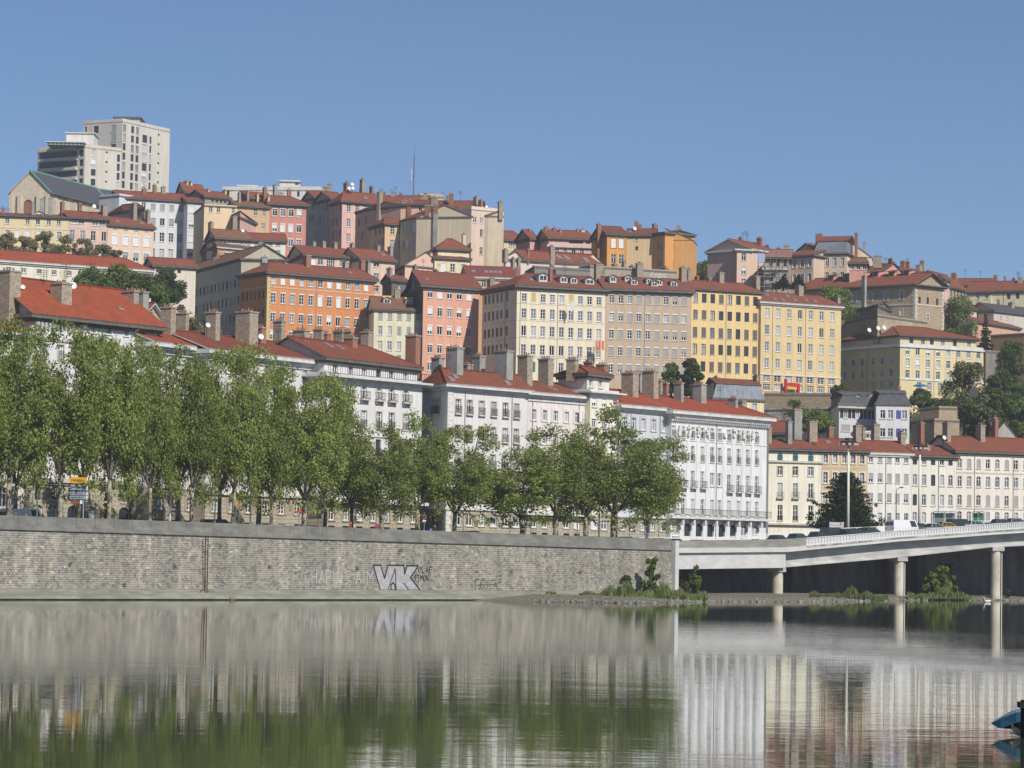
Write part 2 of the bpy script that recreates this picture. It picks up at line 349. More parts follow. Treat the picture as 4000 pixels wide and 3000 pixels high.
def place_windows(root, f, spec, loc, rr):
    """spec: rows (photo y of the window middles at the first column), cols (x0, x1, n) or list, w/h in photo px"""
    cols = spec['cols']; rows = spec['rows']; w = spec.get('w', 19); h = spec.get('h', 40)
    y0 = rows[0] if not isinstance(rows, tuple) else rows[0]
    cx = cols[0]
    if isinstance(rows, tuple):
        za = f.hit(cx, rows[0])[1]; zb = f.hit(cx, rows[1])[1]; Z = [za + (zb - za) * i / max(1, rows[2] - 1) for i in range(rows[2])]
    else: Z = [f.hit(cx, y)[1] for y in rows]
    if isinstance(cols, tuple):
        sa = f.hit(cols[0], y0)[0]; sb = f.hit(cols[1], y0)[0]; S = [sa + (sb - sa) * i / max(1, cols[2] - 1) for i in range(cols[2])]
    else: S = [f.hit(c, y0)[0] for c in cols]
    ww = abs(f.hit(cx + w / 2, y0)[0] - f.hit(cx - w / 2, y0)[0]); hh = abs(f.hit(cx, y0 - h / 2)[1] - f.hit(cx, y0 + h / 2)[1])
    ww = round(ww, 2); hh = round(hh, 2)
    pool = parse_pool(spec.get('pool', 'f6c2b1')); fm = spec.get('fm') or WHITE(); tm = spec.get('tm') or TRIM(); bm = spec.get('bm') or BLIND()
    skip = spec.get('skip', ()); arch = spec.get('arch', 0) * hh
    for j, z in enumerate(Z):
        for i, s in enumerate(S):
            if (i, j) in skip: continue
            if s - ww / 2 < 0.06 or s + ww / 2 > f.L - 0.06 or z + hh / 2 > f.z1 - 0.1 or z - hh / 2 < f.z0 + 0.1: continue
            f.rects.append((s - ww / 2, s + ww / 2, z - hh / 2, z + hh / 2, arch))
            k = rr.choice(pool)
            pane = {'d': DARK(), 'c': rr.choice([GLASS2(), GLASS3()]), 'g': GLASS()}.get(k) or rr.choice([GLASS(), GLASS(), GLASS2(), GLASS4(), DARK()])
            p = f.pt(s, z - hh / 2) - loc
            if k == 's':
                wo_ = put(wmesh('pane', ww, hh, [GLASS()]), 'window', root, p, f.rz)
                put(wmesh('shutter', ww, hh, [spec.get('sm') or bm]), 'shutter', wo_)
            else:
                wo_ = put(wmesh('pane', ww, hh, [pane]), 'window', root, p, f.rz)
            if not (k == 'g' or k == 's'):
                put(wmesh('frame', ww, hh, [fm, tm], (0 if k == 'd' else spec.get('bars', 1), spec.get('box', 0), spec.get('sur', 0))), 'frame', wo_)
            if k in 'bh':
                put(wmesh('blind', ww, hh, [bm], 0.985 if k == 'b' else rr.choice([0.45, 0.6, 0.75])), 'blind', wo_)
            if spec.get('rail'):
                put(wmesh('railing', ww, hh, [IRON(), tm], spec['rail']), 'railing', wo_)
# ---------------------------------------------------------------- buildings
def inter_ridge(px, py, a, b): return hit(px, py, a, b)[1]
def line_at(px, py, q, g):
    """point on the strip between front edge q1-q2 and back edge q0-q3, at depth fraction g, seen at photo column px"""
    a = q[1].lerp(q[0], g); b = q[2].lerp(q[3], g)
    s, z = hit(px, py, a, b); L = (Vector(b[:2]) - Vector(a[:2])).length
    p = a + (b - a) * (s / L); return Vector((p.x, p.y, z)), (b - a).normalized()
def chimney(roof, loc, q, px, yt, wpx, kind='s', g=0.5, ze=None, dl=1.3, pots=4, yb=None):
    p, u = line_at(px, yt, q, g)
    m = F / p.y; wd = max(0.5, wpx / m * 0.72); b = MB(); mat = {'s': STONE, 'b': BRICK, 'c': CONC, 'y': lambda: plaster((226, 205, 160)), 'p': lambda: plaster((240, 200, 180))}[kind]()
    a = math.atan2(u.y, u.x)
    z1 = p.z; z0 = ze - 1.0
    if yb: z0 = P(px, yb, p.y).z
    b.box(-wd / 2, wd / 2, -dl / 2, dl / 2, 0, z1 - z0 - 0.35, mat)
    b.box(-wd / 2 - 0.09, wd / 2 + 0.09, -dl / 2 - 0.09, dl / 2 + 0.09, z1 - z0 - 0.35, z1 - z0 - 0.17, CONC())
    n = max(1, min(pots, int(max(wd, dl) / 0.35)))
    for i in range(n):
        t = (i + 0.5) / n - 0.5
        x, y = (t * wd * 0.9, 0) if wd > dl else (0, t * dl * 0.9)
        b.tube([(x, y, z1 - z0 - 0.17), (x, y, z1 - z0 + 0.12 + 0.12 * (i % 2))], [0.14, 0.11], BRICK(), 6)
    o = b.build('chimney', roof); o.location = Vector((p.x, p.y, z0)) - loc; o.rotation_euler = (0, 0, a)
def offset_quad(q, o):
    """push the outline outwards by o (list of 4 Vectors, order left-back, front-left, front-right, right-back)"""
    out = []
    n = len(q)
    for i in range(n):
        a, b, c = q[i - 1], q[i], q[(i + 1) % n]
        d1 = Vector((b.x - a.x, b.y - a.y)).normalized(); d2 = Vector((c.x - b.x, c.y - b.y)).normalized()
        n1 = Vector((d1.y, -d1.x)); n2 = Vector((d2.y, -d2.x)); k = (n1 + n2); k = k / max(0.3, (1 + n1.dot(n2)))
        out.append(Vector((b.x + k.x * o, b.y + k.y * o, 0)))
    return out
def dish(root, loc, p, r):
    b = MB(); c = p - loc; d = Vector((0.45, -0.8, 0.35)).normalized(); a = d.cross(Vector((0, 0, 1))).normalized(); e = d.cross(a)
    m = solid('dish_white', (0.7, 0.7, 0.68, 1), 0.5); k = 12
    rim = [c + a * (r * math.cos(t)) + e * (r * math.sin(t)) + d * 0.12 for t in [2 * math.pi * i / k for i in range(k)]]
    bk = c - d * 0.02
    for i in range(k): b.poly([bk, rim[i], rim[(i + 1) % k]], m); b.poly([bk - d * 0.03, rim[(i + 1) % k] - d * 0.03, rim[i] - d * 0.03], m)
    b.tube([c - d * 0.03, c - d * 0.3, c - d * 0.3 + Vector((0, 0, -1.4))], 0.04, IRON(), 5)
    b.build('satellite_dish', root)
LAST = [None]
def bldg(label, cor, D, yb, col, roof='gable', yr=None, back=13, ref=None, faces=(), name='apartment_building', cat='building', group=None,
         ov=0.55, hl=0.0, hr=0.0, axis=1, rc=(168, 82, 62), chim=(), bands=(), pipes=(), eave=None, side=None, rise=None, dorm=(), sky=(), dishes=(), tilt=0,
         ch=0.4, seed=0, plinth=None, wallmat=None, rev=None, corner=None, sink=15.0, quoin=None, rmat=None, ground=True, antennas=0, into=None):
    ref = ref if ref is not None else (1 if len(cor) == 3 else 0)
    rr = random.Random(hash(label) % 1000 + seed) if False else random.Random(sum(map(ord, label)) + seed)
    base = P(cor[ref][0], cor[ref][1], D); ze = base.z; pts = []
    for i, c in enumerate(cor):
        if i == ref: pts.append(Vector((base.x, base.y, 0)))
        else:
            Dk = c[2] if len(c) > 2 else D_for_z(c[0], c[1], ze)
            p = P(c[0], c[1], Dk); pts.append(Vector((p.x, p.y, 0)))
    if len(pts) == 2:
        d = (pts[1] - pts[0]).normalized(); nb = Vector((-d.y, d.x, 0))
        q = [pts[0] + nb * back, pts[0], pts[1], pts[1] + nb * back]
    else:
        q = [pts[0], pts[1], pts[2], pts[0] + pts[2] - pts[1]]
    zb = P(cor[ref][0], yb, D).z; z0 = zb - sink
    loc = Vector((q[1].x, q[1].y, zb))
    if into: root = into; loc = root.location.copy(); zb = loc.z
    else: root = empty(name, loc, label=label, cat=cat, group=group)
    LAST[0] = root
    if ground:
        for p in q: GROUND.append((p.x, p.y, zb - 0.6))
        c = (q[0] + q[2]) / 2; GROUND.append((c.x, c.y, zb - 0.6))
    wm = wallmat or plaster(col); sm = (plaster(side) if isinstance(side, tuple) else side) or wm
    fs = [Face(q[0], q[1], z0, ze), Face(q[1], q[2], z0, ze), Face(q[2], q[3], z0, ze), Face(q[3], q[0], z0, ze)]
    for s in faces: place_windows(root, fs[s.get('f', 1)], s, loc, rr)
    b = MB()
    pl = (P(cor[ref][0], plinth[0], D).z, plinth[1]) if plinth else None
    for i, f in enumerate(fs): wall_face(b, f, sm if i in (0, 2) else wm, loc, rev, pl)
    em = (eave() if callable(eave) else eave) or EAVE(); tm = rmat or tile(rc)
    r = MB(); E = offset_quad(q, ov)
    # ridge ends
    if axis == 1: ra, rb = (q[0] + q[1]) / 2, (q[3] + q[2]) / 2
    else: ra, rb = (q[1] + q[2]) / 2, (q[0] + q[3]) / 2
    if rise is None: rise = (hit(yr[0], yr[1], ra, rb)[1] - ze) if yr else 2.2
    rise = max(0.3, rise); zr = ze + rise
    def T(v, z): return Vector((v.x, v.y, z)) - loc
    cornice = MB(); cornice.prism([tuple((e - loc)[:2]) for e in E], ze - ch - zb, ze - zb, em)
    if ov > 0.3:
        E2 = offset_quad(q, ov * 0.5); cornice.prism([tuple((e - loc)[:2]) for e in E2], ze - ch * 1.8 - zb, ze - ch - 0.003 - zb, em)
    cornice.build('cornice', root)
    zt = ze + 0.02
    if roof in ('gable', 'hip'):
        # order eave corners so that ridge runs parallel to e1-e2
        if axis == 1: e0, e1, e2, e3 = E; w0, w1, w2, w3 = q
        else: e0, e1, e2, e3 = E[1], E[2], E[3], E[0]; w0, w1, w2, w3 = q[1], q[2], q[3], q[0]
        A = (e0 + e1) / 2; B = (e3 + e2) / 2
        if axis == 0: hl_, hr_ = hl, hr
        else: hl_, hr_ = hl, hr
        A = A.lerp(B, hl_); B2 = B.lerp((e0 + e1) / 2, hr_)
        r.slab([T(e1, zt), T(e2, zt), T(B2, zr), T(A, zr)], 0.16, tm, em)
        r.slab([T(e3, zt), T(e0, zt), T(A, zr), T(B2, zr)], 0.16, tm, em)
        if hl_ > 0: r.slab([T(e0, zt), T(e1, zt), T(A, zr)], 0.16, tm, em)
        else: b.poly([T(w0, ze), T(w1, ze), T((w0 + w1) / 2, zr - 0.1)], sm if axis == 1 else wm)
        if hr_ > 0: r.slab([T(e2, zt), T(e3, zt), T(B2, zr)], 0.16, tm, em)
        else: b.poly([T(w2, ze), T(w3, ze), T((w2 + w3) / 2, zr - 0.1)], sm if axis == 1 else wm)
        r.tube([T(A, zr + 0.03), T(B2, zr + 0.03)], 0.13, tile((150, 78, 62)), 6)
        if hl_ > 0: r.tube([T(e1, zt), T(A, zr + 0.03)], 0.11, tile((150, 78, 62)), 5)
        if hr_ > 0: r.tube([T(e2, zt), T(B2, zr + 0.03)], 0.11, tile((150, 78, 62)), 5)
    elif roof == 'shed':
        r.slab([T(E[1], zt), T(E[2], zt), T(E[3], zr), T(E[0], zr)], 0.16, tm, em)
        b.poly([T(q[0], ze), T(q[1], ze), T(q[0], zr - 0.12)], sm); b.poly([T(q[2], ze), T(q[3], ze), T(q[3], zr - 0.12)], sm)
        b.poly([T(q[0], ze), T(q[3], ze), T(q[3], zr - 0.12), T(q[0], zr - 0.12)], wm)
    elif roof == 'shedL':      # low on the left, high on the right
        r.slab([T(E[0], zt), T(E[1], zt), T(E[2], zr), T(E[3], zr)], 0.16, tm, em)
        b.poly([T(q[1], ze), T(q[2], ze), T(q[2], zr - 0.12)], wm); b.poly([T(q[0], ze), T(q[3], ze), T(q[3], zr - 0.12)], wm)
        b.poly([T(q[2], ze), T(q[3], ze), T(q[3], zr - 0.12), T(q[2], zr - 0.12)], sm)
    elif roof == 'shedR':      # high on the left
        r.slab([T(E[2], zt), T(E[3], zt), T(E[0], zr), T(E[1], zr)], 0.16, tm, em)
        b.poly([T(q[1], ze), T(q[2], ze), T(q[1], zr - 0.12)], wm); b.poly([T(q[0], ze), T(q[3], ze), T(q[0], zr - 0.12)], wm)
        b.poly([T(q[0], ze), T(q[1], ze), T(q[1], zr - 0.12), T(q[0], zr - 0.12)], sm)
    elif roof == 'mansard':
        mz = ze + rise * 0.62; I = offset_quad(q, -1.1 if not isinstance(tilt, float) else -tilt); smat = tilt if hasattr(tilt, 'name') else (rmat or SLATE()); E1 = offset_quad(q, ov * 0.3)
        for i in range(4):
            j = (i + 1) % 4
            if i == 3 or (i == 0 and hl < 0) or (i == 2 and hr < 0):
                b.poly([T(q[i], ze), T(q[j], ze), T(q[j], mz), T(q[i], mz)], sm)
                I[i] = q[i] if i != 1 else I[i]; I[j] = q[j] if j != 1 else I[j]
        for i in range(3): r.poly([T(E1[i], zt), T(E1[i + 1], zt), T(I[i + 1], mz), T(I[i], mz)], smat)
        J = offset_quad(I, 0.25); A = (J[0] + J[1]) / 2; B2 = (J[3] + J[2]) / 2; A = A.lerp(B2, max(0, hl)); B2 = B2.lerp((J[0] + J[1]) / 2, max(0, hr))
        tt = tile(rc)
        r.slab([T(J[1], mz), T(J[2], mz), T(B2, zr), T(A, zr)], 0.14, tt, em); r.slab([T(J[3], mz), T(J[0], mz), T(A, zr), T(B2, zr)], 0.14, tt, em)
        r.slab([T(J[0], mz), T(J[1], mz), T(A, zr)], 0.14, tt, em); r.slab([T(J[2], mz), T(J[3], mz), T(B2, zr)], 0.14, tt, em)
    elif roof == 'flat':
        I = offset_quad(q, -0.35)
        for i in range(4):
            j = (i + 1) % 4; r.prism([tuple((v - loc)[:2]) for v in (q[i], q[j], I[j], I[i])], ze - zb, ze + rise - zb, wm if ov < 0.3 else em)
        r.poly([T(v, ze + 0.05) for v in I], CONC())
    ro = r.build('roof', root)
    for c in chim:
        px, yt, wpx = c[:3]; kw = dict(kind=c[3] if len(c) > 3 else 's', g=c[4] if len(c) > 4 else 0.45, dl=c[5] if len(c) > 5 else 1.3)
        if len(c) > 6: kw['yb'] = c[6]
        chimney(ro, loc, q, px, yt, wpx, ze=ze, **kw)
    # dormers on the front slope: (px, y of window middle, w px, h px)
    for dd in dorm:
        px, py, wpx, hpx = dd[:4]; g = dd[4] if len(dd) > 4 else 0.14
        p, u = line_at(px, py, q, g); m = F / p.y; wd = wpx / m; hd = hpx / m; k = MB(); dm = plaster((225, 222, 210))
        k.box(-wd / 2 - 0.18, wd / 2 + 0.18, 0, 3.2, -0.5, hd, dm)
        k.box(-wd / 2, wd / 2, -0.03, -0.002, 0.02, hd - 0.12, GLASS()); k.box(-0.05, 0.05, -0.06, -0.031, 0.02, hd - 0.12, WHITE())
        for sx in (-1, 1): k.box(sx * wd / 2 - 0.06, sx * wd / 2 + 0.06, -0.06, -0.031, 0, hd - 0.06, WHITE())
        k.box(-wd / 2 + 0.06, wd / 2 - 0.06, -0.06, -0.031, hd - 0.18, hd - 0.06, WHITE())
        a0 = wd / 2 + 0.45; hh = hd + 0.02; pk = hh + wd * 0.33
        k.slab([(-a0, -0.3, hh - 0.08), (0, -0.3, pk), (0, 3.4, pk), (-a0, 3.4, hh - 0.08)], 0.1, tm, em); k.slab([(0, -0.3, pk), (a0, -0.3, hh - 0.08), (a0, 3.4, hh - 0.08), (0, 3.4, pk)], 0.1, tm, em)
        k.poly([(-wd / 2 - 0.18, 0, hd), (wd / 2 + 0.18, 0, hd), (0, 0, pk - 0.1)], dm)
        o = k.build('dormer', ro); o.location = Vector((p.x, p.y, p.z - hd / 2)) - loc; o.rotation_euler = (0, 0, math.atan2(u.y, u.x))
    # roof windows lying in the front slope: (px, fraction up the slope)
    for (px, g) in sky:
        e1, e2 = E[1], E[2]; pa = e1.lerp(ra if axis == 1 else e1, g); pb = e2.lerp(rb, g); s, z = hit(px, 1000, pa, pb)
        u = (pb - pa).normalized(); c = pa + u * s; zz = zt + (zr - zt) * g; inn = ((q[0] - q[1]) / 2); hl2 = inn.length + ov; inn = inn.normalized(); sl_ = (zr - zt) / hl2
        k = MB(); pts4 = []
        for (du, dv) in ((-0.45, -0.55), (0.45, -0.55), (0.45, 0.55), (-0.45, 0.55)):
            v = c + u * du + inn * dv; pts4.append(Vector((v.x, v.y, zz + sl_ * dv + 0.12)) - loc)
        k.slab(pts4, 0.12, GLASS2(), ZINC()); k.build('skylight', ro)
    for i in range(antennas):
        p = q[1].lerp(q[2], rr.random()).lerp(q[0].lerp(q[3], rr.random()), 0.45); k = MB(); hh = rr.uniform(1.8, 3.5); zz = zr - zb - 0.6
        x, y = p.x - loc.x, p.y - loc.y; k.tube([(x, y, zz), (x, y, zz + hh)], 0.035, IRON(), 4)
        for t in range(4): k.box(x - 0.6 + t * 0.05, x + 0.6 - t * 0.05, y - 0.02, y + 0.02, zz + hh - 0.2 - t * 0.22, zz + hh - 0.16 - t * 0.22, IRON())
        k.build('antenna', ro)
    for d3 in dishes:
        px, py, rpx = d3; p, u = line_at(px, py, q, 0.3); dish(root, loc, p, rpx / (F / p.y))
    b.build('wall', root)
    for bd in bands:      # (photo y at the reference corner, thickness m, projection m, faces)
        y = bd[0]; th = bd[1] if len(bd) > 1 else 0.18; pr = bd[2] if len(bd) > 2 else 0.07; z = P(cor[ref][0], y, D).z; bm = MB()
        for fi in (bd[3] if len(bd) > 3 else ((0, 1) if len(cor) == 3 else (1,))):
            f = fs[fi]; bm = MB(); bm.prism([tuple(Vector((*v, 0)) - loc)[:2] for v in f.q(-pr * 0.9, f.L + pr * 0.9, -pr, -0.003)], z - th / 2 - zb, z + th / 2 - zb, TRIM() if em is not EAVEW() else EAVEW()); bm.build('string_course', root)
    for pp in pipes:      # downpipes (px, y) on the front face
        px = pp if not isinstance(pp, tuple) else pp[0]; f = fs[1 if not isinstance(pp, tuple) else pp[1]]; s, _ = f.hit(px, (cor[ref][1] + yb) / 2)
        if 0.1 < s < f.L - 0.1:
            k = MB(); k.prism([tuple(Vector((*v, 0)) - loc)[:2] for v in f.q(s - 0.045, s + 0.045, -0.1, -0.02)], z0 - zb, ze - ch - 0.01 - zb, ZINC()); k.build('downpipe', root)
    if quoin:
        nblk = int((ze - zb) / 0.55)
        for fi, side_ in [(a_, b_) for a_ in quoin[0] for b_ in quoin[1][a_]]:
            f = fs[fi]; k = MB()
            for i in range(nblk):
                wq = 0.9 if i % 2 else 0.6; zz = zb + i * 0.55
                if True:
                    x0, x1 = (-0.05, wq) if side_ == 0 else (f.L - wq, f.L + 0.05)
                    k.prism([tuple(Vector((*v, 0)) - loc)[:2] for v in f.q(x0, x1, -0.06, -0.003)], zz + 0.02 - zb, zz + 0.52 - zb, quoin[2])
            k.build('quoin', root)
    return root, q, zb, ze, fs, loc
# line of the quay wall in plan and lines parallel to it
WA = P(0, 2341, 4.5 * F / 182.4); WB = P(2620, 2344, 4.5 * F / 144.3); WA.z = WB.z = 0
WU = (WB - WA).normalized(); WN = Vector((-WU.y, WU.x, 0)); WL = (WB - WA).length; WRZ = math.atan2(WU.y, WU.x)
def FD(px, py=1500, off=30.0):
    """depth at which photo column px meets the line off metres behind the quay wall"""
    a = WA + WN * off; s, z = hit(px, py, a, a + WU * 50); return (a + WU * s).y
def QP(px, off, z=0.0, py=2050):
    a = WA + WN * off; s, _ = hit(px, py, a, a + WU * 50); p = a + WU * s; return Vector((p.x, p.y, z))
# ================================================================ THE BUILDINGS
RED = (164, 98, 76); ORR = (186, 96, 68); BRN = (156, 114, 88); PINKISH = (190, 132, 112)
STB = lambda: rubble('ashlar_plinth', (0.47, 0.43, 0.34, 1), (0.40, 0.365, 0.29, 1), (0.26, 0.235, 0.19, 1), 1.1, 0.5)
SHADE = lambda: noise_mat('brown_grey_blind', (.11, .10, .10, 1), (.15, .14, .135, 1), (.2, .2, 5))
EW = EAVEW; EB = EAVE
# ---- high-rise blocks on the plateau
def concrete_w(): return plaster((222, 216, 203))
bldg('tall pale concrete high-rise with vertical strips of windows, highest building on the skyline', [(324, 484), (479, 474), (664, 515)], 872, 800, (226, 220, 208), 'flat', rise=0.9, ov=0.0, ch=0.3,
     faces=[dict(cols=[487, 519, 538], rows=(500, 722, 7), w=12, h=28, pool='g5c4', fm=CONC()), dict(cols=[567], rows=(506, 728, 7), w=19, h=30, pool='g4c3h2'),
            dict(cols=[589], rows=(512, 728, 7), w=8, h=28, pool='g4c2'), dict(cols=[621], rows=(527, 713, 6), w=7, h=9, pool='g1'),
            dict(f=0, cols=[375, 444], rows=(506, 693, 6), w=20, h=28, pool='b3c2g2', bm=BLINDG()), dict(f=0, cols=[335], rows=(506, 693, 6), w=8, h=22, pool='g1')],
     name='high_rise_block', ground=True, seed=1)
def block2():
    root, q, zb, ze, fs, loc = bldg('lower concrete apartment block with long shaded balconies, in front of the tall high-rise', [(149, 588), (332, 574), (475, 590)], 845, 790, (222, 216, 202), 'flat', rise=0.9, ov=0.0, ch=0.3,
     faces=[dict(f=0, cols=[228], rows=(605, 720, 4), w=146, h=22, pool='g1'), dict(f=0, cols=[318], rows=(598, 710, 4), w=16, h=26, pool='g2c1', bm=BLINDG()),
            dict(cols=[366], rows=(597, 712, 4), w=18, h=26, pool='g2h1c1'), dict(cols=[417], rows=(595, 710, 4), w=8, h=7, pool='g1'), dict(cols=[463], rows=(618, 725, 4), w=11, h=28, pool='g2c1')],
     name='high_rise_block', seed=2)
    # roof-top glasshouse flat and white lift tower
    for (xa, xb, yt, mt, nm) in ((183, 325, 556, GLASS2(), 'penthouse'), (258, 366, 521, plaster((240, 236, 226)), 'lift_housing')):
        a, u = line_at(xa, 560, q, 0.25 if nm == 'penthouse' else 0.4); c = P(xb, 560, a.y); zt = P(xa, yt, a.y).z; b = MB(); L = (c.x - a.x)
        b.box(0, L, 0, 9, 0, zt - ze, mt); b.box(-0.4, L + 0.4, -0.4, 9.4, zt - ze, zt - ze + 0.3, EAVEW())
        if nm == 'penthouse':
            for i in range(9): b.box(L * i / 9 - 0.07, L * i / 9 + 0.07, -0.08, -0.002, 0, zt - ze, WHITE())
        o = b.build(nm, root); o.location = Vector((a.x, a.y, ze + 0.05)) - loc
    f = fs[0]                      # balcony slabs and parapets across the wide openings
    for i in range(5):
        s0, z = f.hit(152, 0)[0], 0; y = 588 + i * 38.5; zz = f.hit(228, y)[1]; s0 = f.hit(153, y)[0]; s1 = f.hit(303, y)[0]
        k = MB(); k.prism([tuple(Vector((*v, 0)) - loc)[:2] for v in f.q(max(0.1, s0), s1, -1.1, -0.01)], zz - 0.3 - zb, zz + 0.45 - zb, plaster((222, 216, 202)))
        k.build('balcony', root)
block2()
def penthouse1():
    a = P(448, 478, 884); c = P(545, 478, 884); b = MB(); b.box(0, c.x - a.x, 0, 8, -1.5, 1.1, plaster((222, 216, 203))); b.box(-0.6, c.x - a.x + 0.6, -0.6, 8.6, 1.1, 1.4, EAVE())
    r = [o for o in bpy.data.objects if o.name == 'high_rise_block'][0]; o = b.build('lift_housing', r); o.location = a + Vector((0, 0, 0.3)) - r.location
penthouse1()
# ---- the stone church
def church():
    a = P(41, 752, 790); b_ = P(194, 750, D_for_z(194, 750, a.z)); ap = P(121, 671, (a.y + b_.y) / 2); ze = a.z; zb = P(41, 880, 790).z
    far = P(377, 739, D_for_z(377, 739, ap.z)); d = Vector((far.x - ap.x, far.y - ap.y, 0)); loc = Vector((a.x, a.y, zb))
    root = empty('church', loc, label='old stone church with a steep slate roof, green ridge and a bricked-up gable arch', cat='church')
    w1 = Vector((a.x, a.y, 0)); w2 = Vector((b_.x, b_.y, 0)); q = [w1 + d, w1, w2, w2 + d]
    for p in q: GROUND.append((p.x, p.y, zb - 1))
    st = rubble('church_stone', (0.72, 0.63, 0.48, 1), (0.58, 0.51, 0.39, 1), (0.60, 0.54, 0.43, 1), 0.6, 0.3); m = MB()
    fs = [Face(q[0], q[1], zb - 5, ze), Face(q[1], q[2], zb - 5, ze), Face(q[2], q[3], zb - 5, ze), Face(q[3], q[0], zb - 5, ze)]
    f = fs[1]; s, z = f.hit(109, 812); hw = 1.3; z1 = f.hit(109, 780)[1]; f.rects.append((s - hw, s + hw, zb - 2, z1, 1.3))
    f2 = fs[2]
    for t in (0.2, 0.45, 0.7, 0.9): f2.rects.append((f2.L * t - 1.2, f2.L * t + 1.2, zb - 3, ze - 3.2, 1.2))
    for g in fs: wall_face(m, g, st, loc)
    T = lambda v, z: Vector((v.x, v.y, z)) - loc
    mid = (w1 + w2) / 2; mid2 = mid + d; zr = ap.z
    m.poly([T(w1, ze), T(w2, ze), T(mid, zr)], st); m.poly([T(w1 + d, ze), T(w2 + d, ze), T(mid2, zr)], st)
    m.build('wall', root)
    k = MB(); k.poly([f.pt(s - hw, zb - 3, 0.24) - loc, f.pt(s + hw, zb - 3, 0.24) - loc, f.pt(s + hw, z1, 0.24) - loc, f.pt(s - hw, z1, 0.24) - loc], BRICK()); k.build('bricked_arch', root)
    for t in (0.2, 0.45, 0.7, 0.9):
        k = MB(); s0 = f2.L * t; k.poly([f2.pt(s0 + x, z, 0.24) - loc for x, z in ((-1.2, zb - 3), (1.2, zb - 3), (1.2, ze - 3.2), (-1.2, ze - 3.2))], DARK()); k.build('window', root)
    for t in (0.03, 0.32, 0.58, 0.8, 0.97):
        k = MB(); s0 = f2.L * t; k.prism([tuple(Vector((*v, 0)) - loc)[:2] for v in f2.q(s0 - 0.5, s0 + 0.5, -1.5, -0.003)], -4, ze - zb - 1.5, st); k.build('buttress', root)
    for xx in (0.4, f.L - 0.4, 2.8, f.L - 3.0):
        k = MB(); k.prism([tuple(Vector((*v, 0)) - loc)[:2] for v in f.q(xx - 0.5, xx + 0.5, -0.7, -0.003)], -4, ze - zb - 0.6, st); k.build('buttress', root)
    r = MB(); sl = SLATE(); cu = solid('green_copper', (0.16, 0.30, 0.25, 1), 0.7); n1 = (w1 - w2).normalized() * 0.7; n2 = -n1; bk = -d.normalized() * 0.35
    r.slab([T(w2 + n2 + bk, ze - 0.3), T(w2 + n2 + d, ze - 0.3), T(mid2, zr + 0.3), T(mid + bk, zr + 0.3)], 0.25, sl, cu)
    r.slab([T(w1 + n1 + d, ze - 0.3), T(w1 + n1 + bk, ze - 0.3), T(mid + bk, zr + 0.3), T(mid2, zr + 0.3)], 0.25, sl, st)
    r.tube([T(mid + bk, zr + 0.35), T(mid2, zr + 0.35)], 0.28, cu, 6); r.tube([T(w2 + n2 + bk, ze - 0.2), T(mid + bk, zr + 0.35)], 0.2, cu, 5); r.tube([T(w2 + n2 + d, ze - 0.2), T(mid2, zr + 0.35)], 0.25, cu, 5)
    r.tube([T(w2 + n2 + bk, ze - 0.35), T(w2 + n2 + d, ze - 0.35)], 0.18, EAVE(), 6)
    # transept running to the right behind
    t2 = P(542, 752, mid2.y + 14); t1 = P(384, 752, mid2.y + 4); zt = P(384, 740, t1.y).z; zl = ze - 1
    r.slab([Vector((t1.x, t1.y - 6, zl)) - loc, Vector((t2.x, t2.y - 6, zl)) - loc, Vector((t2.x, t2.y, zt)) - loc, Vector((t1.x, t1.y, zt)) - loc], 0.25, sl, cu)
    r.tube([Vector((t1.x, t1.y, zt + 0.1)) - loc, Vector((t2.x, t2.y, zt + 0.1)) - loc], 0.25, cu, 6); r.build('roof', root)
    k = MB(); k.prism([(t1.x - loc.x, t1.y - 5.5 - loc.y), (t2.x - loc.x, t2.y - 5.5 - loc.y), (t2.x - loc.x, t2.y + 6 - loc.y), (t1.x - loc.x, t1.y + 6 - loc.y)], -4, zl - zb, st); k.build('transept', root)
church()
# ---- upper left
bldg('cream terrace house with small paned windows, leftmost of the pastel row below the church', [(-60, 836), (271, 861, 723)], 719, 1110, (243, 222, 176), 'gable', yr=(150, 838), back=11, eave=EB, rc=RED,
     faces=[dict(cols=[28, 107, 148, 190, 229], rows=[862], w=17, h=22, pool='f5d1', bars=2), dict(cols=[30, 68, 108, 152, 190, 231], rows=[914], w=19, h=30, pool='f3d2b1')],
     chim=[(12, 808, 20, 'b'), (130, 790, 14, 'c', 0.3), (165, 775, 22, 'c', .5), (198, 772, 20, 'c', .5), (242, 790, 18, 'b', .5)], bands=[(887, 0.25, 0.05)], dorm=[(153, 838, 30, 10, .3)], dishes=[], antennas=2)
bldg('pink terrace house with a raised attic under a wide dark eave, below the church', [(272, 847), (420, 860, 727)], 723.3, 1105, (240, 202, 184), 'gable', yr=(340, 828), back=11, ov=0.8, rc=RED,
     faces=[dict(cols=[290, 318], rows=[864], w=24, h=19, pool='f1c1', bars=2), dict(cols=[372, 400], rows=[872], w=25, h=20, pool='f1', bars=2), dict(cols=[282, 323, 364, 406], rows=[917], w=20, h=38, pool='f2c3d1')],
     chim=[(245, 786, 17, 'b', .4), (312, 793, 18, 'b', .8), (408, 800, 26, 's', .3, 2.2)], bands=[(888, .2, .05)], dishes=[(368, 806, 8)], antennas=1)
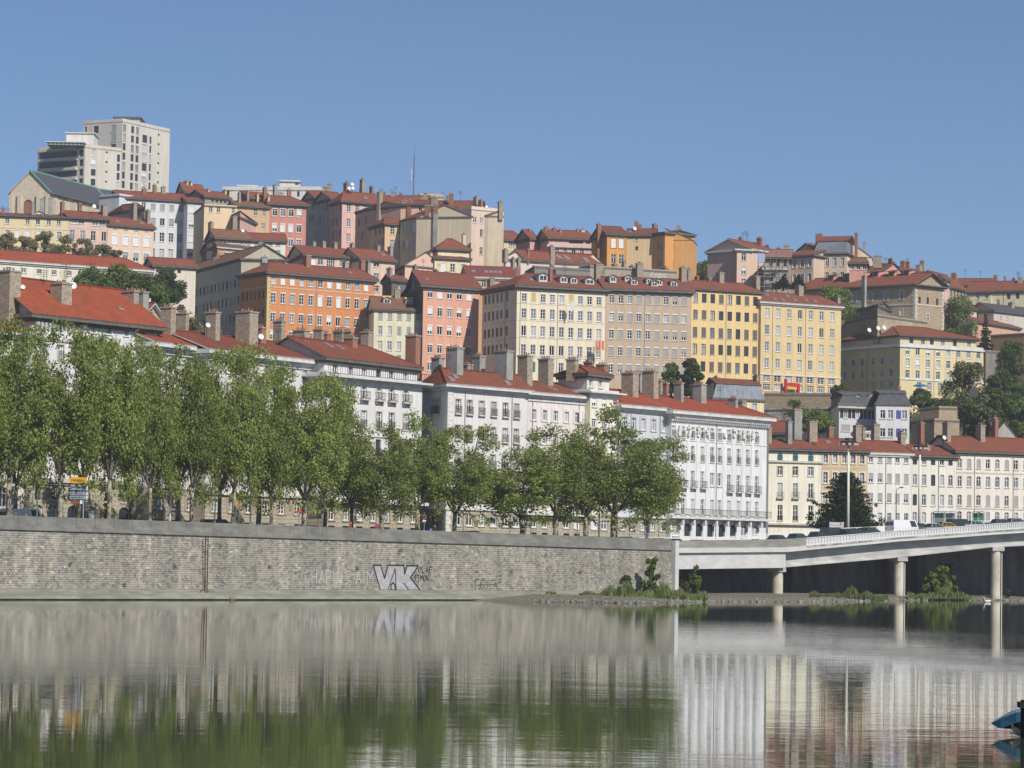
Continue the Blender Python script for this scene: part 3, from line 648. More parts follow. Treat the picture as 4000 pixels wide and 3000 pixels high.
bldg('peach four-window terrace house with large roller blinds, right end of the pastel row', [(421, 876), (601, 888, 734)], 727.3, 1090, (247, 216, 188), 'gable', yr=(500, 853), back=10, rc=RED,
     faces=[dict(cols=(450, 573, 4), rows=[889], w=13, h=11, pool='c1'), dict(cols=(449, 573, 4), rows=[935], w=23, h=38, pool='b3h2', box=1, sur=.14, tm=WHITE()), dict(cols=(449, 571, 4), rows=[997], w=22, h=38, pool='h3b1', box=1, sur=.14, tm=WHITE(), bm=BLINDG())],
     chim=[(523, 793, 20, 's', .5, 2.0), (578, 820, 18, 's', .3, 1.6)], sky=[(455, .5), (548, .5)], antennas=2)
bldg('small cream block with one dark square window, behind the peach terrace house', [(420, 818, 752), (482, 824), (566, 812)], 745, 960, (226, 204, 160), 'hip', yr=(450, 805), hl=.3, hr=0, ref=1, ground=False, faces=[dict(cols=[547], rows=[837], w=16, h=20, pool='g1')], rc=RED)
bldg('tall white apartment house with grey blinds and a long red roof, right of the church', [(466, 770), (731, 785)], 773, 1080, (236, 238, 240), 'gable', yr=(600, 752), back=12, rc=RED, eave=EB,
     faces=[dict(cols=[488, 561], rows=[801], w=18, h=28, pool='f1'), dict(cols=(598, 707, 4), rows=[809], w=19, h=26, pool='h1b2', bm=BLINDG(), sur=.1, tm=WHITE()),
            dict(cols=(598, 705, 4), rows=[866], w=19, h=30, pool='b2c1d1h1', bm=BLINDG(), sur=.1, tm=WHITE()), dict(cols=(597, 703, 4), rows=(925, 988, 2), w=19, h=36, pool='f4c2', bars=2, sur=.1, tm=WHITE())],
     chim=[(564, 735, 22, 'b', .45), (604, 720, 17, 'b', .5), (638, 728, 22, 's', .5)], antennas=3)
bldg('blank white side wing with a corner step, attached left of the tall white house', [(388, 770), (466, 763)], 776, 1000, (226, 228, 233), 'flat', rise=.5, ov=.1, back=8, ground=False)
bldg('narrow white stair block with wide blinds, right of the tall white house', [(733, 785), (786, 788)], 774, 1060, (232, 234, 237), 'gable', yr=(760, 772), back=10, rc=RED, faces=[dict(cols=[748], rows=(816, 988, 4), w=20, h=30, pool='b2h1', box=1)])
bldg('house with a steep red roof and glazed attic, on the skyline right of the high-rise', [(690, 748, 800), (722, 748), (800, 758)], 790, 900, (214, 200, 176), 'gable', yr=(760, 720), rc=RED, faces=[dict(cols=(730, 775, 4), rows=[765], w=13, h=14, pool='g1c1')], chim=[(727, 706, 9, 'y'), (743, 709, 12, 'y')], ground=False)
bldg('low red-roofed house with an orange awning, on the skyline behind the peach house', [(800, 765), (898, 775)], 780, 900, (176, 168, 150), 'gable', yr=(850, 750), back=9, rc=RED, faces=[dict(cols=(830, 880, 4), rows=[783], w=9, h=12, pool='g1')], chim=[(812, 738, 14, 'y', .5), (877, 742, 9, 'y', .5), (894, 744, 9, 'y', .5)], ground=False)
bldg('flat-roofed white block with roof-top lift house, on the skyline behind the pink house', [(870, 742), (1250, 742)], 850, 900, (238, 236, 230), 'flat', rise=1.0, ov=0, back=14, ground=False, faces=[dict(cols=[945], rows=[752], w=20, h=12, pool='g1'), dict(cols=[1165, 1200], rows=[758], w=10, h=20, pool='g1')])
SKY0 = LAST[0]
for (xa, xb, yt, lb) in ((925, 1008, 727, 'small white roof-top block with a dark window band, on the skyline left of centre'), (1092, 1174, 708, 'white box-shaped lift house standing on the flat roof of the skyline block'), (1175, 1240, 740, 'stepped white wing of the skyline block, right of its lift house')):
    bldg(lb, [(xa, yt), (xb, yt + 2)], 858, 770, (232, 230, 222), 'flat', rise=.4, ov=.15, back=7, ground=False, faces=[dict(cols=[(xb - 14)], rows=[yt + 10], w=14, h=9, pool='g1')] if xa != 1175 else (), into=SKY0)
bldg('peach house with a nearly blank front and a tall brown side wall', [(757, 846, 765), (798, 801), (925, 808)], 746, 1060, (250, 222, 176), 'flat', rise=.25, ov=.12, ref=1, eave=EB,
     faces=[dict(cols=[823, 853], rows=[817], w=14, h=24, pool='f1'), dict(cols=[911], rows=[824], w=13, h=22, pool='f1')], chim=[(905, 860, 15, 's', -.05, 1.0, 930)])
bldg('ochre house with two small windows, between the blank peach house and the pink house', [(925, 802), (1052, 810)], 750, 960, (228, 190, 146), 'gable', yr=(990, 790), back=9, rc=BRN, faces=[dict(cols=[998, 1032], rows=[832], w=13, h=22, pool='f1'), dict(cols=[1028], rows=[884], w=14, h=24, pool='f1')],
     chim=[(935, 750, 12, 's', .4), (967, 744, 10, 's', .6), (1005, 754, 9, 'y', .6), (1035, 730, 18, 'b', .5), (1048, 765, 9, 'y', .3)])
bldg('dark grey gabled loft house with red roof slopes, left of the salmon pink house', [(940, 770, 762), (965, 770), (1052, 776)], 757, 900, (98, 96, 94), 'gable', yr=(1000, 752), rc=RED, ground=False, chim=[(1075, 721, 18, 'c', .5)])
bldg('salmon pink house with white shutters and a glass lantern on its red roof', [(1052, 793), (1197, 800)], 755, 1080, (226, 148, 132), 'hip', yr=(1120, 767), back=11, hr=.35, rc=RED, ov=.8, ch=.5,
     faces=[dict(cols=(1074, 1169, 4), rows=[828, 888, 945], w=19, h=32, pool='f3h2b2', sur=.13, box=1), dict(cols=(1137, 1169, 2), rows=[996], w=19, h=32, pool='f1')],
     chim=[(1130, 738, 20, 'b', .7), (1092, 752, 40, 'c', .75, 1.5)], quoin=None)
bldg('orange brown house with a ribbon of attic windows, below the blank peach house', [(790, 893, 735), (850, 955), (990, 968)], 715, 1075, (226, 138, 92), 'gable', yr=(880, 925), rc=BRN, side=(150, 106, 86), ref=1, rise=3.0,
     faces=[dict(cols=(866, 965, 6), rows=[944 + 34], w=12, h=13, pool='f1c1'), dict(cols=(884, 966, 3), rows=[989 + 12], w=17, h=30, pool='f2', sur=.15)],
     chim=[(824, 866, 19, 's', .5), (850, 990, 26, 'b', -.2, 1.2, 1030)], bands=[(965, .5, .4, (1,))])
bldg('dormer block with a white triangular gable, on top of the orange brown house', [(846, 928), (972, 935)], 718, 975, (205, 205, 200), 'gable', yr=(890, 898), back=9, rc=BRN, ov=.7, faces=[dict(cols=(862, 962, 7), rows=[943], w=12, h=13, pool='f1c1')], ground=False, name='attic_block', cat='attic storey', into=LAST[0])
bldg('small white house with two square upper windows, right of the orange brown house', [(975, 937), (1115, 942)], 722, 1060, (240, 238, 226), 'gable', yr=(1040, 912), back=9, rc=RED, faces=[dict(cols=[1002, 1056, 1086], rows=[951], w=15, h=14, pool='f1', sur=.1), dict(cols=[1086], rows=[990], w=18, h=24, pool='c1')],
     chim=[(918, 842, 24, 's', .5, 1.3, 905)], dishes=[(948, 902, 7)])
bldg('pale pink lean-to house with a dark slate slope, below the blank peach house', [(905, 850, 750), (938, 846), (1000, 872)], 738, 940, (238, 190, 176), 'shedR', rise=1.5, ref=1, rmat=SLATE(), ground=False)
bldg('low red-roofed outbuilding with a white wall, above the dark green tree', [(601, 1035), (765, 1044)], 660, 1110, (235, 226, 208), 'gable', yr=(680, 1010), back=8, rc=RED, faces=[dict(cols=[640, 665, 700], rows=[1055], w=14, h=18, pool='g1')])
bldg('long low white building with a bright orange tiled roof, at the left edge', [(-60, 1012), (592, 1056)], 600, 1200, (240, 236, 214), 'gable', yr=(200, 990), back=10, hr=.12, rc=ORR, eave=EW, seed=3,
     faces=[dict(cols=[33, 93, 153, 212, 271, 330], rows=[1053], w=18, h=18, pool='f2c1', sur=.08)], pipes=[82, 182], antennas=4)
# ---- dark street flank and the orange house
bldg('long shaded grey tenement flank with rows of narrow windows and a cream gable end', [(717, 1070), (943, 1009), (1120, 1013)], 680, 1500, (214, 202, 178), 'gable', axis=0, yr=(1030, 978), ov=.4, ref=1, rc=BRN, rise=3.4,
     faces=[dict(f=0, cols=(757, 932, 12), rows=[1050], w=8, h=26, pool='g2f2c1', fm=CONC(), tm=CONC()), dict(f=0, cols=(740, 932, 14), rows=[1150, 1215, 1278], w=8, h=30, pool='g2f2c1s1', fm=CONC(), tm=CONC(), sm=BLINDG())],
     chim=[(1020, 945, 24, 'c', .2), (1035, 1000, 30, 'c', 0.0), (845, 1005, 30, 'b', .7)], bands=[(1075, .15, .05, (0,)), (1040, .12, .05, (0,))])
bldg('bright orange five-storey apartment house with pale quoins and a red hipped roof', [(937, 1076), (1045, 1061), (1463, 1094)], 656, 1530, (236, 152, 92), 'hip', yr=(1110, 1029), hl=.16, hr=.02, ref=1, ch=.5, ov=.75, rc=RED,
     faces=[dict(cols=(1069, 1431, 11), rows=[1091], w=19, h=36, pool='f6c2b2', bars=2, box=1, sur=.1), dict(cols=(1068, 1430, 11), rows=[1162], w=19, h=43, pool='f7c1b2', bars=2, box=1, sur=.1),
            dict(cols=(1066, 1428, 11), rows=[1238], w=19, h=40, pool='f6d2c1h1', bars=2, box=1, sur=.1), dict(cols=(1065, 1426, 11), rows=[1308], w=19, h=38, pool='f5c2h1', bars=2, box=1, sur=.1),
            dict(f=0, cols=(951, 1030, 6), rows=[1090, 1160, 1232, 1300], w=8, h=34, pool='g2f1c1', fm=CONC())],
     bands=[(1120, .2, .07)], pipes=[1232], quoin=((0, 1), {0: (1,), 1: (0,)}, plaster((232, 205, 140))),
     chim=[(1200, 995, 30, 'b', .45, 1.6), (1112, 1025, 10, 'c', .5), (1350, 1022, 24, 'c', .75)], sky=[(1365, .6)], dishes=[(1068, 1182, 8)])
bldg('pink row with wide stair windows and pale chimneys, left half under one long red roof', [(1118, 990, 712), (1190, 992), (1407, 1008)], 690, 1200, (244, 208, 184), 'gable', yr=(1200, 962), ref=1, rc=RED,
     faces=[dict(cols=[1224, 1252, 1338, 1385], rows=[1022], w=20, h=24, pool='f2c1b1', sur=.1), dict(cols=[1292], rows=[1025], w=32, h=40, pool='f1', bars=2)],
     chim=[(1225, 944, 16, 'c', .6), (1263, 942, 18, 's', .5), (1308, 946, 18, 's', .5), (1376, 950, 16, 'c', .6), (1402, 985, 16, 'c', .3)], sky=[(1340, .5)])
bldg('pink row house with a tall gridded stair window, right half of the long red roof', [(1407, 1009), (1542, 1020)], 693, 1200, (244, 208, 184), 'gable', yr=(1480, 978), back=10, rc=RED,
     faces=[dict(cols=[1471], rows=[1031, 1080, 1128], w=22, h=24, pool='f2c1', sur=.1), dict(cols=[1513], rows=[1040], w=32, h=42, pool='f1', bars=2)],
     chim=[(1475, 958, 16, 's', .5), (1525, 962, 18, 'c', .3), (1415, 1015, 26, 'b', -.1, 1.2, 1070), (1438, 1020, 18, 'c', -.1, 1.2, 1075)], sky=[(1495, .55)])
bldg('pale cream small house with yellow awnings over two dormers, right of the orange house', [(1461, 1206), (1652, 1212)], 662, 1540, (243, 238, 204), 'gable', yr=(1550, 1162), back=11, rc=BRN, ov=.4,
     faces=[dict(cols=(1486, 1634, 5), rows=[1231], w=17, h=33, pool='b3h2', bm=BLINDG()), dict(cols=(1485, 1634, 5), rows=[1291], w=17, h=36, pool='s2c1f1', sm=BLINDG()), dict(cols=(1484, 1632, 5), rows=[1350, 1404], w=18, h=36, pool='f2c1')],
     chim=[(1552, 1126, 30, 's', .5, 1.4)], dorm=[(1512, 1175, 22, 18, .22), (1598, 1182, 22, 18, .22)])
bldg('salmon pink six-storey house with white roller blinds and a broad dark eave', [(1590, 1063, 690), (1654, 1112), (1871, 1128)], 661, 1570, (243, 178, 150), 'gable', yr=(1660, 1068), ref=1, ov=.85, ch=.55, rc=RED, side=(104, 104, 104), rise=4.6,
     faces=[dict(cols=(1681, 1833, 5), rows=[1143], w=21, h=40, pool='b2h3', box=1, tm=TRIM()), dict(cols=(1681, 1832, 5), rows=[1216, 1288], w=20, h=38, pool='f3h2d1', box=1), dict(cols=(1680, 1831, 5), rows=[1361, 1430], w=20, h=36, pool='f4b1', box=1)],
     chim=[(1622, 1035, 18, 'c', .55), (1703, 1053, 10, 'b', .55), (1746, 1062, 42, 'c', .7, 1.2)], sky=[(1670, .4)], antennas=2)
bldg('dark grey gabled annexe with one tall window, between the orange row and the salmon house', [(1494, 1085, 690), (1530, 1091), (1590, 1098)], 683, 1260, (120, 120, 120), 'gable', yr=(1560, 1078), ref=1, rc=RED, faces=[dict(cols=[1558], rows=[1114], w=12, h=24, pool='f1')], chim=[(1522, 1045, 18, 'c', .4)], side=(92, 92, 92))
bldg('blank pale pink gable house with a thin drainpipe, left of the small cream villa', [(1545, 1030, 715), (1582, 1034), (1745, 1050)], 700, 1180, (246, 204, 184), 'gable', axis=0, ref=1, rise=3.6, rc=RED, ov=.25, pipes=[1672], faces=[dict(f=0, cols=[1566], rows=[1076], w=10, h=20, pool='g1')], chim=[(1680, 985, 16, 'p', .1, 1.0)])
bldg('cream villa with a double hipped red roof and a tall white chimney', [(1655, 1004, 716), (1698, 1004), (1836, 1012)], 705, 1200, (248, 236, 190), 'hip', rise=1.2, ref=1, hl=.3, hr=.3, rc=RED, ov=.5,
     faces=[dict(cols=[1733, 1768, 1810], rows=[1045], w=20, h=34, pool='f1b1c1', bars=2), dict(cols=[1808], rows=[1102], w=20, h=20, pool='f1')])
bldg('upper storey of the cream villa under its steep hipped roof', [(1680, 966, 718), (1711, 970), (1833, 976)], 710, 1020, (248, 236, 190), 'hip', yr=(1774, 934), ref=1, hl=.42, hr=.42, rc=RED, ov=.6, ground=False, name='attic_block', cat='attic storey',
     faces=[dict(cols=[1743, 1783], rows=[982], w=16, h=18, pool='b1', bm=WHITE())], chim=[(1812, 912, 18, 'p', .5, 1.0)], into=LAST[0])
bldg('peach house with solar panels on its red roof, right of the cream villa', [(1833, 1080), (2010, 1086)], 690, 1300, (234, 182, 134), 'gable', yr=(1920, 1042), back=12, rc=(158, 88, 78), eave=EW, faces=[dict(cols=[1850, 1889], rows=[1107], w=18, h=32, pool='f1'), dict(cols=[1965], rows=[1112], w=24, h=22, pool='f1')],
     chim=[(1922, 1082, 24, 's', -.05, 1.0, 1130), (2022, 1045, 28, 'b', .3, 1.2)], sky=[(1850, .5), (1900, .5), (1918, .5), (1936, .5), (1954, .5)])
# ---- skyline centre
bldg('pale grey house flank, leftmost of three stepped shaded flanks on the skyline', [(1185, 783), (1231, 770), (1300, 770)], 820, 960, (188, 184, 178), 'gable', rise=2.2, ref=1, rc=RED, faces=[dict(f=0, cols=[1197, 1213, 1224], rows=[810, 858], w=7, h=30, pool='g1f1')], chim=[(1268, 728, 16, 's', .5), (1286, 716, 20, 's', .5)])
bldg('grey shaded house flank, middle of three stepped flanks on the skyline', [(1228, 792), (1294, 774), (1345, 776)], 795, 970, (196, 188, 176), 'gable', rise=2.4, ref=1, rc=RED, faces=[dict(f=0, cols=[1238, 1251, 1264, 1277], rows=[814, 866, 915], w=7, h=30, pool='g1f1')])
bldg('rose pink skyline house with paned windows, right of the stepped shaded flanks', [(1292, 798), (1337, 784), (1480, 797)], 770, 1010, (244, 196, 182), 'hip', yr=(1400, 752), ref=1, hl=.22, hr=0, rc=RED, ov=.7,
     faces=[dict(cols=[1363, 1396], rows=[812, 870, 929], w=16, h=32, pool='f1', bars=2), dict(cols=[1428], rows=[806], w=16, h=10, pool='f1'), dict(f=0, cols=[1302, 1316, 1329], rows=[815, 868, 920], w=6, h=30, pool='g1f1')],
     chim=[(1353, 714, 20, 'b', .6, 1.4), (1416, 699, 19, 's', .7, 1.4), (1452, 727, 14, 'b', .8)], sky=[(1423, .5)], dishes=[(1376, 720, 7), (1363, 736, 7), (1378, 735, 7)], antennas=3)
bldg('red-roofed skyline houses with a brick stack, behind the blank pinkish gable', [(1440, 800), (1660, 800)], 800, 900, (240, 200, 176), 'gable', yr=(1560, 765), back=12, rc=RED, ground=False, chim=[(1482, 750, 20, 'b', .5, 1.2), (1500, 748, 13, 'b', .6), (1537, 748, 24, 's', .5), (1565, 752, 14, 'b', .6)], antennas=3)
bldg('blank pinkish brown gable wall with a tall stone chimney stack up its face', [(1389, 828), (1448, 812), (1565, 800)], 748, 1010, (222, 184, 154), 'gable', axis=0, rise=1.2, ref=1, rc=RED, faces=[dict(f=0, cols=[1402, 1415, 1429], rows=[868, 925], w=6, h=30, pool='g1f1'), dict(cols=[1508], rows=[804 + 12], w=13, h=9, pool='g1')],
     chim=[(1484, 749, 21, 's', -.04, 1.2, 880)])
bldg('small pinkish skyline block with a brick chimney slab and one paned window', [(1560, 798), (1665, 796)], 742, 900, (240, 204, 172), 'gable', yr=(1610, 784), back=9, rc=RED, faces=[dict(cols=[1641], rows=[816], w=14, h=22, pool='f1')], chim=[(1580, 780, 16, 's', .1, 1.6, 850), (1602, 780, 22, 'b', .05, 1.6, 850), (1697, 770, 28, 's', .2)], ground=False)
bldg('peach house with shaded side and two tall paned windows, below the blank pinkish gable', [(1445, 889), (1504, 871), (1572, 876)], 735, 1060, (244, 204, 160), 'hip', yr=(1545, 852), ref=1, hl=.4, rc=RED, ov=.6, faces=[dict(cols=[1533], rows=[899, 955], w=17, h=36, pool='f1', bars=2), dict(cols=[1562], rows=[899, 955], w=9, h=34, pool='f1', bars=2), dict(f=0, cols=[1467, 1483, 1496], rows=[905, 955], w=6, h=30, pool='g1f1')])
bldg('broad blank tan gable wall with a brick and cement chimney band, centre of the skyline', [(1564, 862), (1627, 848), (1842, 845)], 728, 1090, (222, 205, 176), 'gable', axis=0, ref=1, rise=3.0, ov=.2, rc=RED,
     faces=[dict(cols=[1723], rows=[836 + 20], w=12, h=28, pool='f1', sur=.1), dict(f=0, cols=[1578, 1590, 1604, 1618], rows=[898, 958], w=8, h=34, pool='c2f1b1')],
     chim=[(1670, 800, 26, 'b', .02, 1.0, 846), (1703, 800, 24, 'b', -.02, 1.0, 832), (1703, 830, 24, 'c', -.022, .9, 965)])
bldg('pale pink slab house with a green stairwell strip, between the two blank tan walls', [(1842, 812), (1945, 822)], 742, 1080, (238, 212, 190), 'flat', rise=.5, ov=.2, back=12, eave=EW, faces=[dict(cols=[1855, 1881], rows=[859], w=14, h=22, pool='f1'), dict(cols=[1881], rows=(911, 981, 2), w=12, h=30, pool='f1d1')],
     chim=[(1860, 768, 18, 's', .5, 1.4), (1877, 781, 12, 'b', .3)], dishes=[(1900, 808, 6)], antennas=2)
bldg('red-roofed houses along the skyline with a big brick stack, behind the tan gable', [(1640, 812), (1870, 812)], 790, 900, (236, 190, 160), 'gable', yr=(1760, 785), back=14, rc=RED, ground=False, chim=[(1650, 772, 16, 's', .4), (1763, 754, 22, 'b', .2, 1.4), (1662, 752, 18, 's', .7), (1697, 765, 14, 'b', .6), (1745, 776, 14, 's', .4)], antennas=4)
bldg('low flat-roofed terrace with a rail, on the skyline below the radio mast', [(1640, 766), (1735, 770)], 840, 900, (214, 190, 160), 'flat', rise=.8, ov=0, back=8, ground=False)
bldg('tall blank tan slab with a stepped chimney, right end of the central skyline cluster', [(1892, 842), (1907, 842), (1968, 843, 719)], 718, 1090, (222, 204, 174), 'shedL', rise=1.6, ov=.1, ref=1, chim=[(1955, 786, 22, 's', .3, 1.4)])
# ---- right of centre, upper
bldg('yellow cream house under a hipped red roof, first right of the tall tan slab', [(1968, 935), (2040, 939)], 770, 1060, (244, 224, 160), 'hip', yr=(2000, 903), back=10, hl=.2, hr=.2, rc=RED, faces=[dict(cols=[2002], rows=[955], w=30, h=20, pool='f1', bars=2)])
bldg('mauve gabled row house with a single blind, left of two matching gables', [(2017, 918, 760), (2070, 930), (2100, 934)], 752, 1060, (232, 180, 168), 'gable', yr=(2080, 902), ref=1, rc=RED, faces=[dict(cols=[2091], rows=[950], w=13, h=36, pool='b1')], chim=[(2064, 895, 8, 'c', .5)])
bldg('mauve and pink row house with a recessed balcony gallery under a long red roof', [(2098, 922, 756), (2144, 928), (2312, 934)], 748, 1060, (238, 186, 176), 'gable', yr=(2200, 900), ref=1, rc=RED, ov=.6,
     faces=[dict(cols=[2178], rows=[938 - 1], w=62, h=22, pool='g1'), dict(cols=[2250], rows=[944], w=56, h=14, pool='g1'), dict(cols=[2297], rows=[946], w=18, h=12, pool='g1'), dict(cols=(2175, 2305, 5), rows=[984], w=16, h=24, pool='f3d1', sur=.2)],
     bands=[(960, .7, .6, (1,))], chim=[(2134, 884, 22, 'b', .5, 1.2), (2166, 888, 20, 'b', .5), (2188, 895, 8, 'c', .4), (2256, 894, 9, 'c', .5), (2276, 894, 20, 'p', .5)])
bldg('long low white house with a plain red roof, below the mauve gabled row', [(1968, 1010), (2049, 1014), (2354, 1034)], 702, 1170, (240, 222, 216), 'gable', yr=(2100, 980), ref=1, rc=RED, ov=.5, faces=[dict(cols=[2085], rows=[1044], w=14, h=14, pool='f1'), dict(cols=[2275], rows=[1044], w=20, h=12, pool='f1')],
     chim=[(1974, 973, 22, 's', .3, 1.6), (2005, 1005, 14, 's', 0, 1.0, 1060), (2026, 1005, 14, 's', 0, 1.0, 1060), (2061, 972, 8, 'b', .4), (2155, 960, 26, 's', .4, 1.4)], sky=[(2185, .5), (2215, .5), (2290, .4)])
bldg('orange ochre house with a shaded brown side and an outside brick chimney', [(2311, 917, 738), (2372, 912), (2450, 916)], 725, 1090, (242, 172, 92), 'gable', yr=(2420, 890), ref=1, rc=(146, 94, 76), rise=2.6,
     faces=[dict(cols=[2397, 2427], rows=[949], w=20, h=38, pool='b1', sur=.1, tm=plaster((226, 150, 70))), dict(cols=[2397, 2427], rows=[1012], w=20, h=38, pool='f1h1', bm=plaster((230, 170, 60)))], chim=[(2340, 872, 22, 'b', .25, 1.2, 1010)], pipes=[2445])
bldg('pale sand middle section with three tiny windows, between the two orange houses', [(2450, 917), (2554, 917)], 727, 1090, (242, 208, 158), 'gable', yr=(2500, 894), back=9, rc=(146, 94, 76), faces=[dict(cols=[2486], rows=[934], w=8, h=12, pool='f1'), dict(cols=[2487], rows=[970], w=11, h=16, pool='g1')], chim=[(2485, 862, 18, 'b', .5, 1.2), (2500, 874, 16, 'b', .5)], dishes=[(2479, 893, 8)], sky=[(2460, .5)])
bldg('deep orange bay with two tall paned windows, right of the pale sand section', [(2554, 912), (2598, 906)], 726, 1090, (242, 172, 94), 'gable', rise=.8, back=9, rc=(146, 94, 76), faces=[dict(cols=[2578], rows=[963, 1028], w=16, h=36, pool='f1')], chim=[(2559, 873, 18, 'b', .5, 1.2)], pipes=[2593])
def orange_gable():
    lab = 'deep orange blank house end with a single-slope top and two small windows'
    D = 724; a = P(2598, 938, D); b_ = P(2708, 938, D_for_z(2708, 938, a.z)); zt = P(2598, 890, D).z
    root, q, zb, ze, fs, loc = bldg(lab, [(2598, 938), (2708, 938)], D, 1110, (242, 178, 104), 'shedR', rise=zt - a.z, back=11, ov=.12, rc=(146, 94, 76), faces=[dict(cols=[2627], rows=[968, 1032], w=13, h=27, pool='g1')], chim=[(2650, 880, 18, 's', .2, 1.1)], ch=.01)
orange_gable()
bldg('long blank grey retaining building with a sloping end, behind the cream house dormers', [(2050, 1088, 690), (2088, 1042), (2305, 1055)], 676, 1180, (150, 146, 134), 'flat', rise=.3, ref=1, ov=.05, faces=[dict(cols=[2165], rows=[1067], w=13, h=24, pool='g1')])
gw = bldg('long blank grey wall building with faded pink and white graffiti, behind the beige house', [(2305, 1040), (2642, 1062)], 682, 1200, (178, 172, 156), 'flat', rise=.3, ov=.05, back=6, chim=[(2345, 1030, 26, 's', .0, 1.2, 1100), (2400, 1028, 20, 'b', .5), (2438, 1022, 18, 's', .5), (2468, 1036, 22, 's', .5), (2498, 1026, 30, 's', -.3, 1.6, 1130), (2600, 1042, 22, 'b', .5)])
# ---- the big middle tier
bldg('large cream apartment house with paned windows, open yellow shutters and a shaded left flank', [(1885, 1137), (2020, 1113), (2366, 1131)], 650, 1570, (250, 236, 206), 'hip', yr=(2090, 1072), hl=.3, hr=0, ref=1, ov=.85, ch=.55, rc=(156, 96, 78), rise=3.6,
     faces=[dict(cols=(2048, 2340, 9), rows=[1160], w=20, h=36, pool='f5c1s2', bars=2, box=1, sm=plaster((222, 205, 130))), dict(cols=(2047, 2340, 9), rows=[1224], w=20, h=38, pool='f6c1s1', bars=2, sm=plaster((222, 205, 130))), dict(cols=(2046, 2339, 9), rows=[1292], w=20, h=40, pool='f5c1d1', bars=2), dict(cols=(2045, 2338, 9), rows=[1365], w=20, h=40, pool='f5c1d2', bars=2),
            dict(cols=(2044, 2337, 9), rows=[1432], w=20, h=40, pool='f2s2', sm=solid('teal_shutter', (0.05, 0.16, 0.16, 1))), dict(f=0, cols=[1896, 1911, 1927, 1943, 1959, 1981], rows=[1172, 1238, 1305, 1370], w=9, h=34, pool='g2f2c1', fm=CONC())],
     bands=[(1184, .1, .05), (1250, .1, .05), (1318, .1, .05), (1392, .1, .05)], pipes=[2176, 2030, (1972, 0)], dorm=[(2122, 1084, 30, 20), (2203, 1091, 24, 18), (2242, 1095, 22, 18), (2304, 1099, 30, 16)],
     chim=[(2150, 1046, 14, 'b', .2, 1.0)], sky=[(2075, .5)], antennas=2)
bldg('weathered beige apartment house with grey blinds and arched dormers, right of the cream house', [(2367, 1126), (2700, 1138)], 658, 1570, (214, 188, 160), 'gable', yr=(2500, 1100), back=12, ov=.85, ch=.55, rc=(156, 98, 82), rise=3.2,
     faces=[dict(cols=(2390, 2672, 9), rows=[1166, 1236], w=20, h=36, pool='b3h2f3c2', bm=BLINDG(), box=1, bars=2), dict(cols=(2388, 2671, 9), rows=[1303], w=19, h=38, pool='f3b2h2d1', bm=BLINDG(), box=1, bars=2), dict(cols=(2386, 2670, 9), rows=[1370, 1438], w=19, h=38, pool='b3f2h2', bm=BLINDG(), box=1, bars=2)],
     bands=[(1185, .1, .05), (1258, .1, .05), (1328, .1, .05), (1398, .1, .05)], pipes=[2517], dorm=[(2395, 1088, 20, 18), (2455, 1086, 22, 12, .3), (2478, 1101, 20, 16), (2537, 1096, 18, 14, .2), (2557, 1108, 20, 14, .1), (2576, 1102, 18, 16, .15), (2633, 1108, 20, 18)],
     chim=[(2333, 1030, 24, 's', .5, 2.2), (2498, 1026, 32, 's', .6, 1.5), (2668, 1042, 30, 's', .5, 2.4), (2692, 1050, 20, 's', .7, 1.6)], antennas=2)
bldg('bright yellow apartment house with dark window openings in a tight grid', [(2701, 1127), (2974, 1144)], 664, 1560, (250, 216, 148), 'gable', yr=(2800, 1101), back=12, ov=.5, ch=.3, hr=.1, rc=RED,
     faces=[dict(cols=(2717, 2951, 8), rows=(1163, 1228, 2), w=18, h=36, pool='b2c2g2', fm=SHADE(), bm=SHADE()), dict(cols=(2715, 2949, 8), rows=(1297, 1362, 2), w=18, h=40, pool='b4c2g1', bm=SHADE(), fm=SHADE()), dict(cols=(2712, 2947, 8), rows=[1430], w=18, h=40, pool='b4c1g1', bm=SHADE(), fm=SHADE())],
     pipes=[2835], chim=[(2813, 1062, 28, 's', .5, 1.8), (2722, 1078, 12, 'b', .6), (2768, 1086, 12, 'b', .6), (2952, 1078, 24, 's', .4, 2.4)])
bldg('soft yellow six-storey house with shopfronts and a bright red shop at street level', [(2973, 1177), (3286, 1198)], 671, 1530, (240, 212, 158), 'gable', yr=(3100, 1150), back=12, ov=.6, ch=.4, eave=EW, hr=.08, rc=RED,
     faces=[dict(cols=(2998, 3252, 7), rows=[1221], w=17, h=36, pool='c3f2d1'), dict(cols=(2997, 3251, 7), rows=[1288, 1353], w=17, h=37, pool='f4c2d1', bars=2), dict(cols=(2995, 3249, 7), rows=[1418], w=17, h=37, pool='f3c2d1', bars=2),
            dict(cols=(2994, 3248, 7), rows=[1478], w=27, h=26, pool='c1f1', sur=.25, tm=plaster((246, 206, 150)), bars=2), dict(cols=(2994, 3248, 7), rows=[1512], w=28, h=26, pool='f2c1', sur=.2, tm=plaster((246, 206, 150)))],
     bands=[(1461, .25, .15)], pipes=[3017, 3146], sky=[(2996, .8), (3027, .35), (3058, .3), (3075, .8), (3105, .4), (3150, .45), (3185, .4)], chim=[(3122, 1115, 30, 's', .5, 1.8), (3272, 1158, 17, 's', .3, 1.2)])
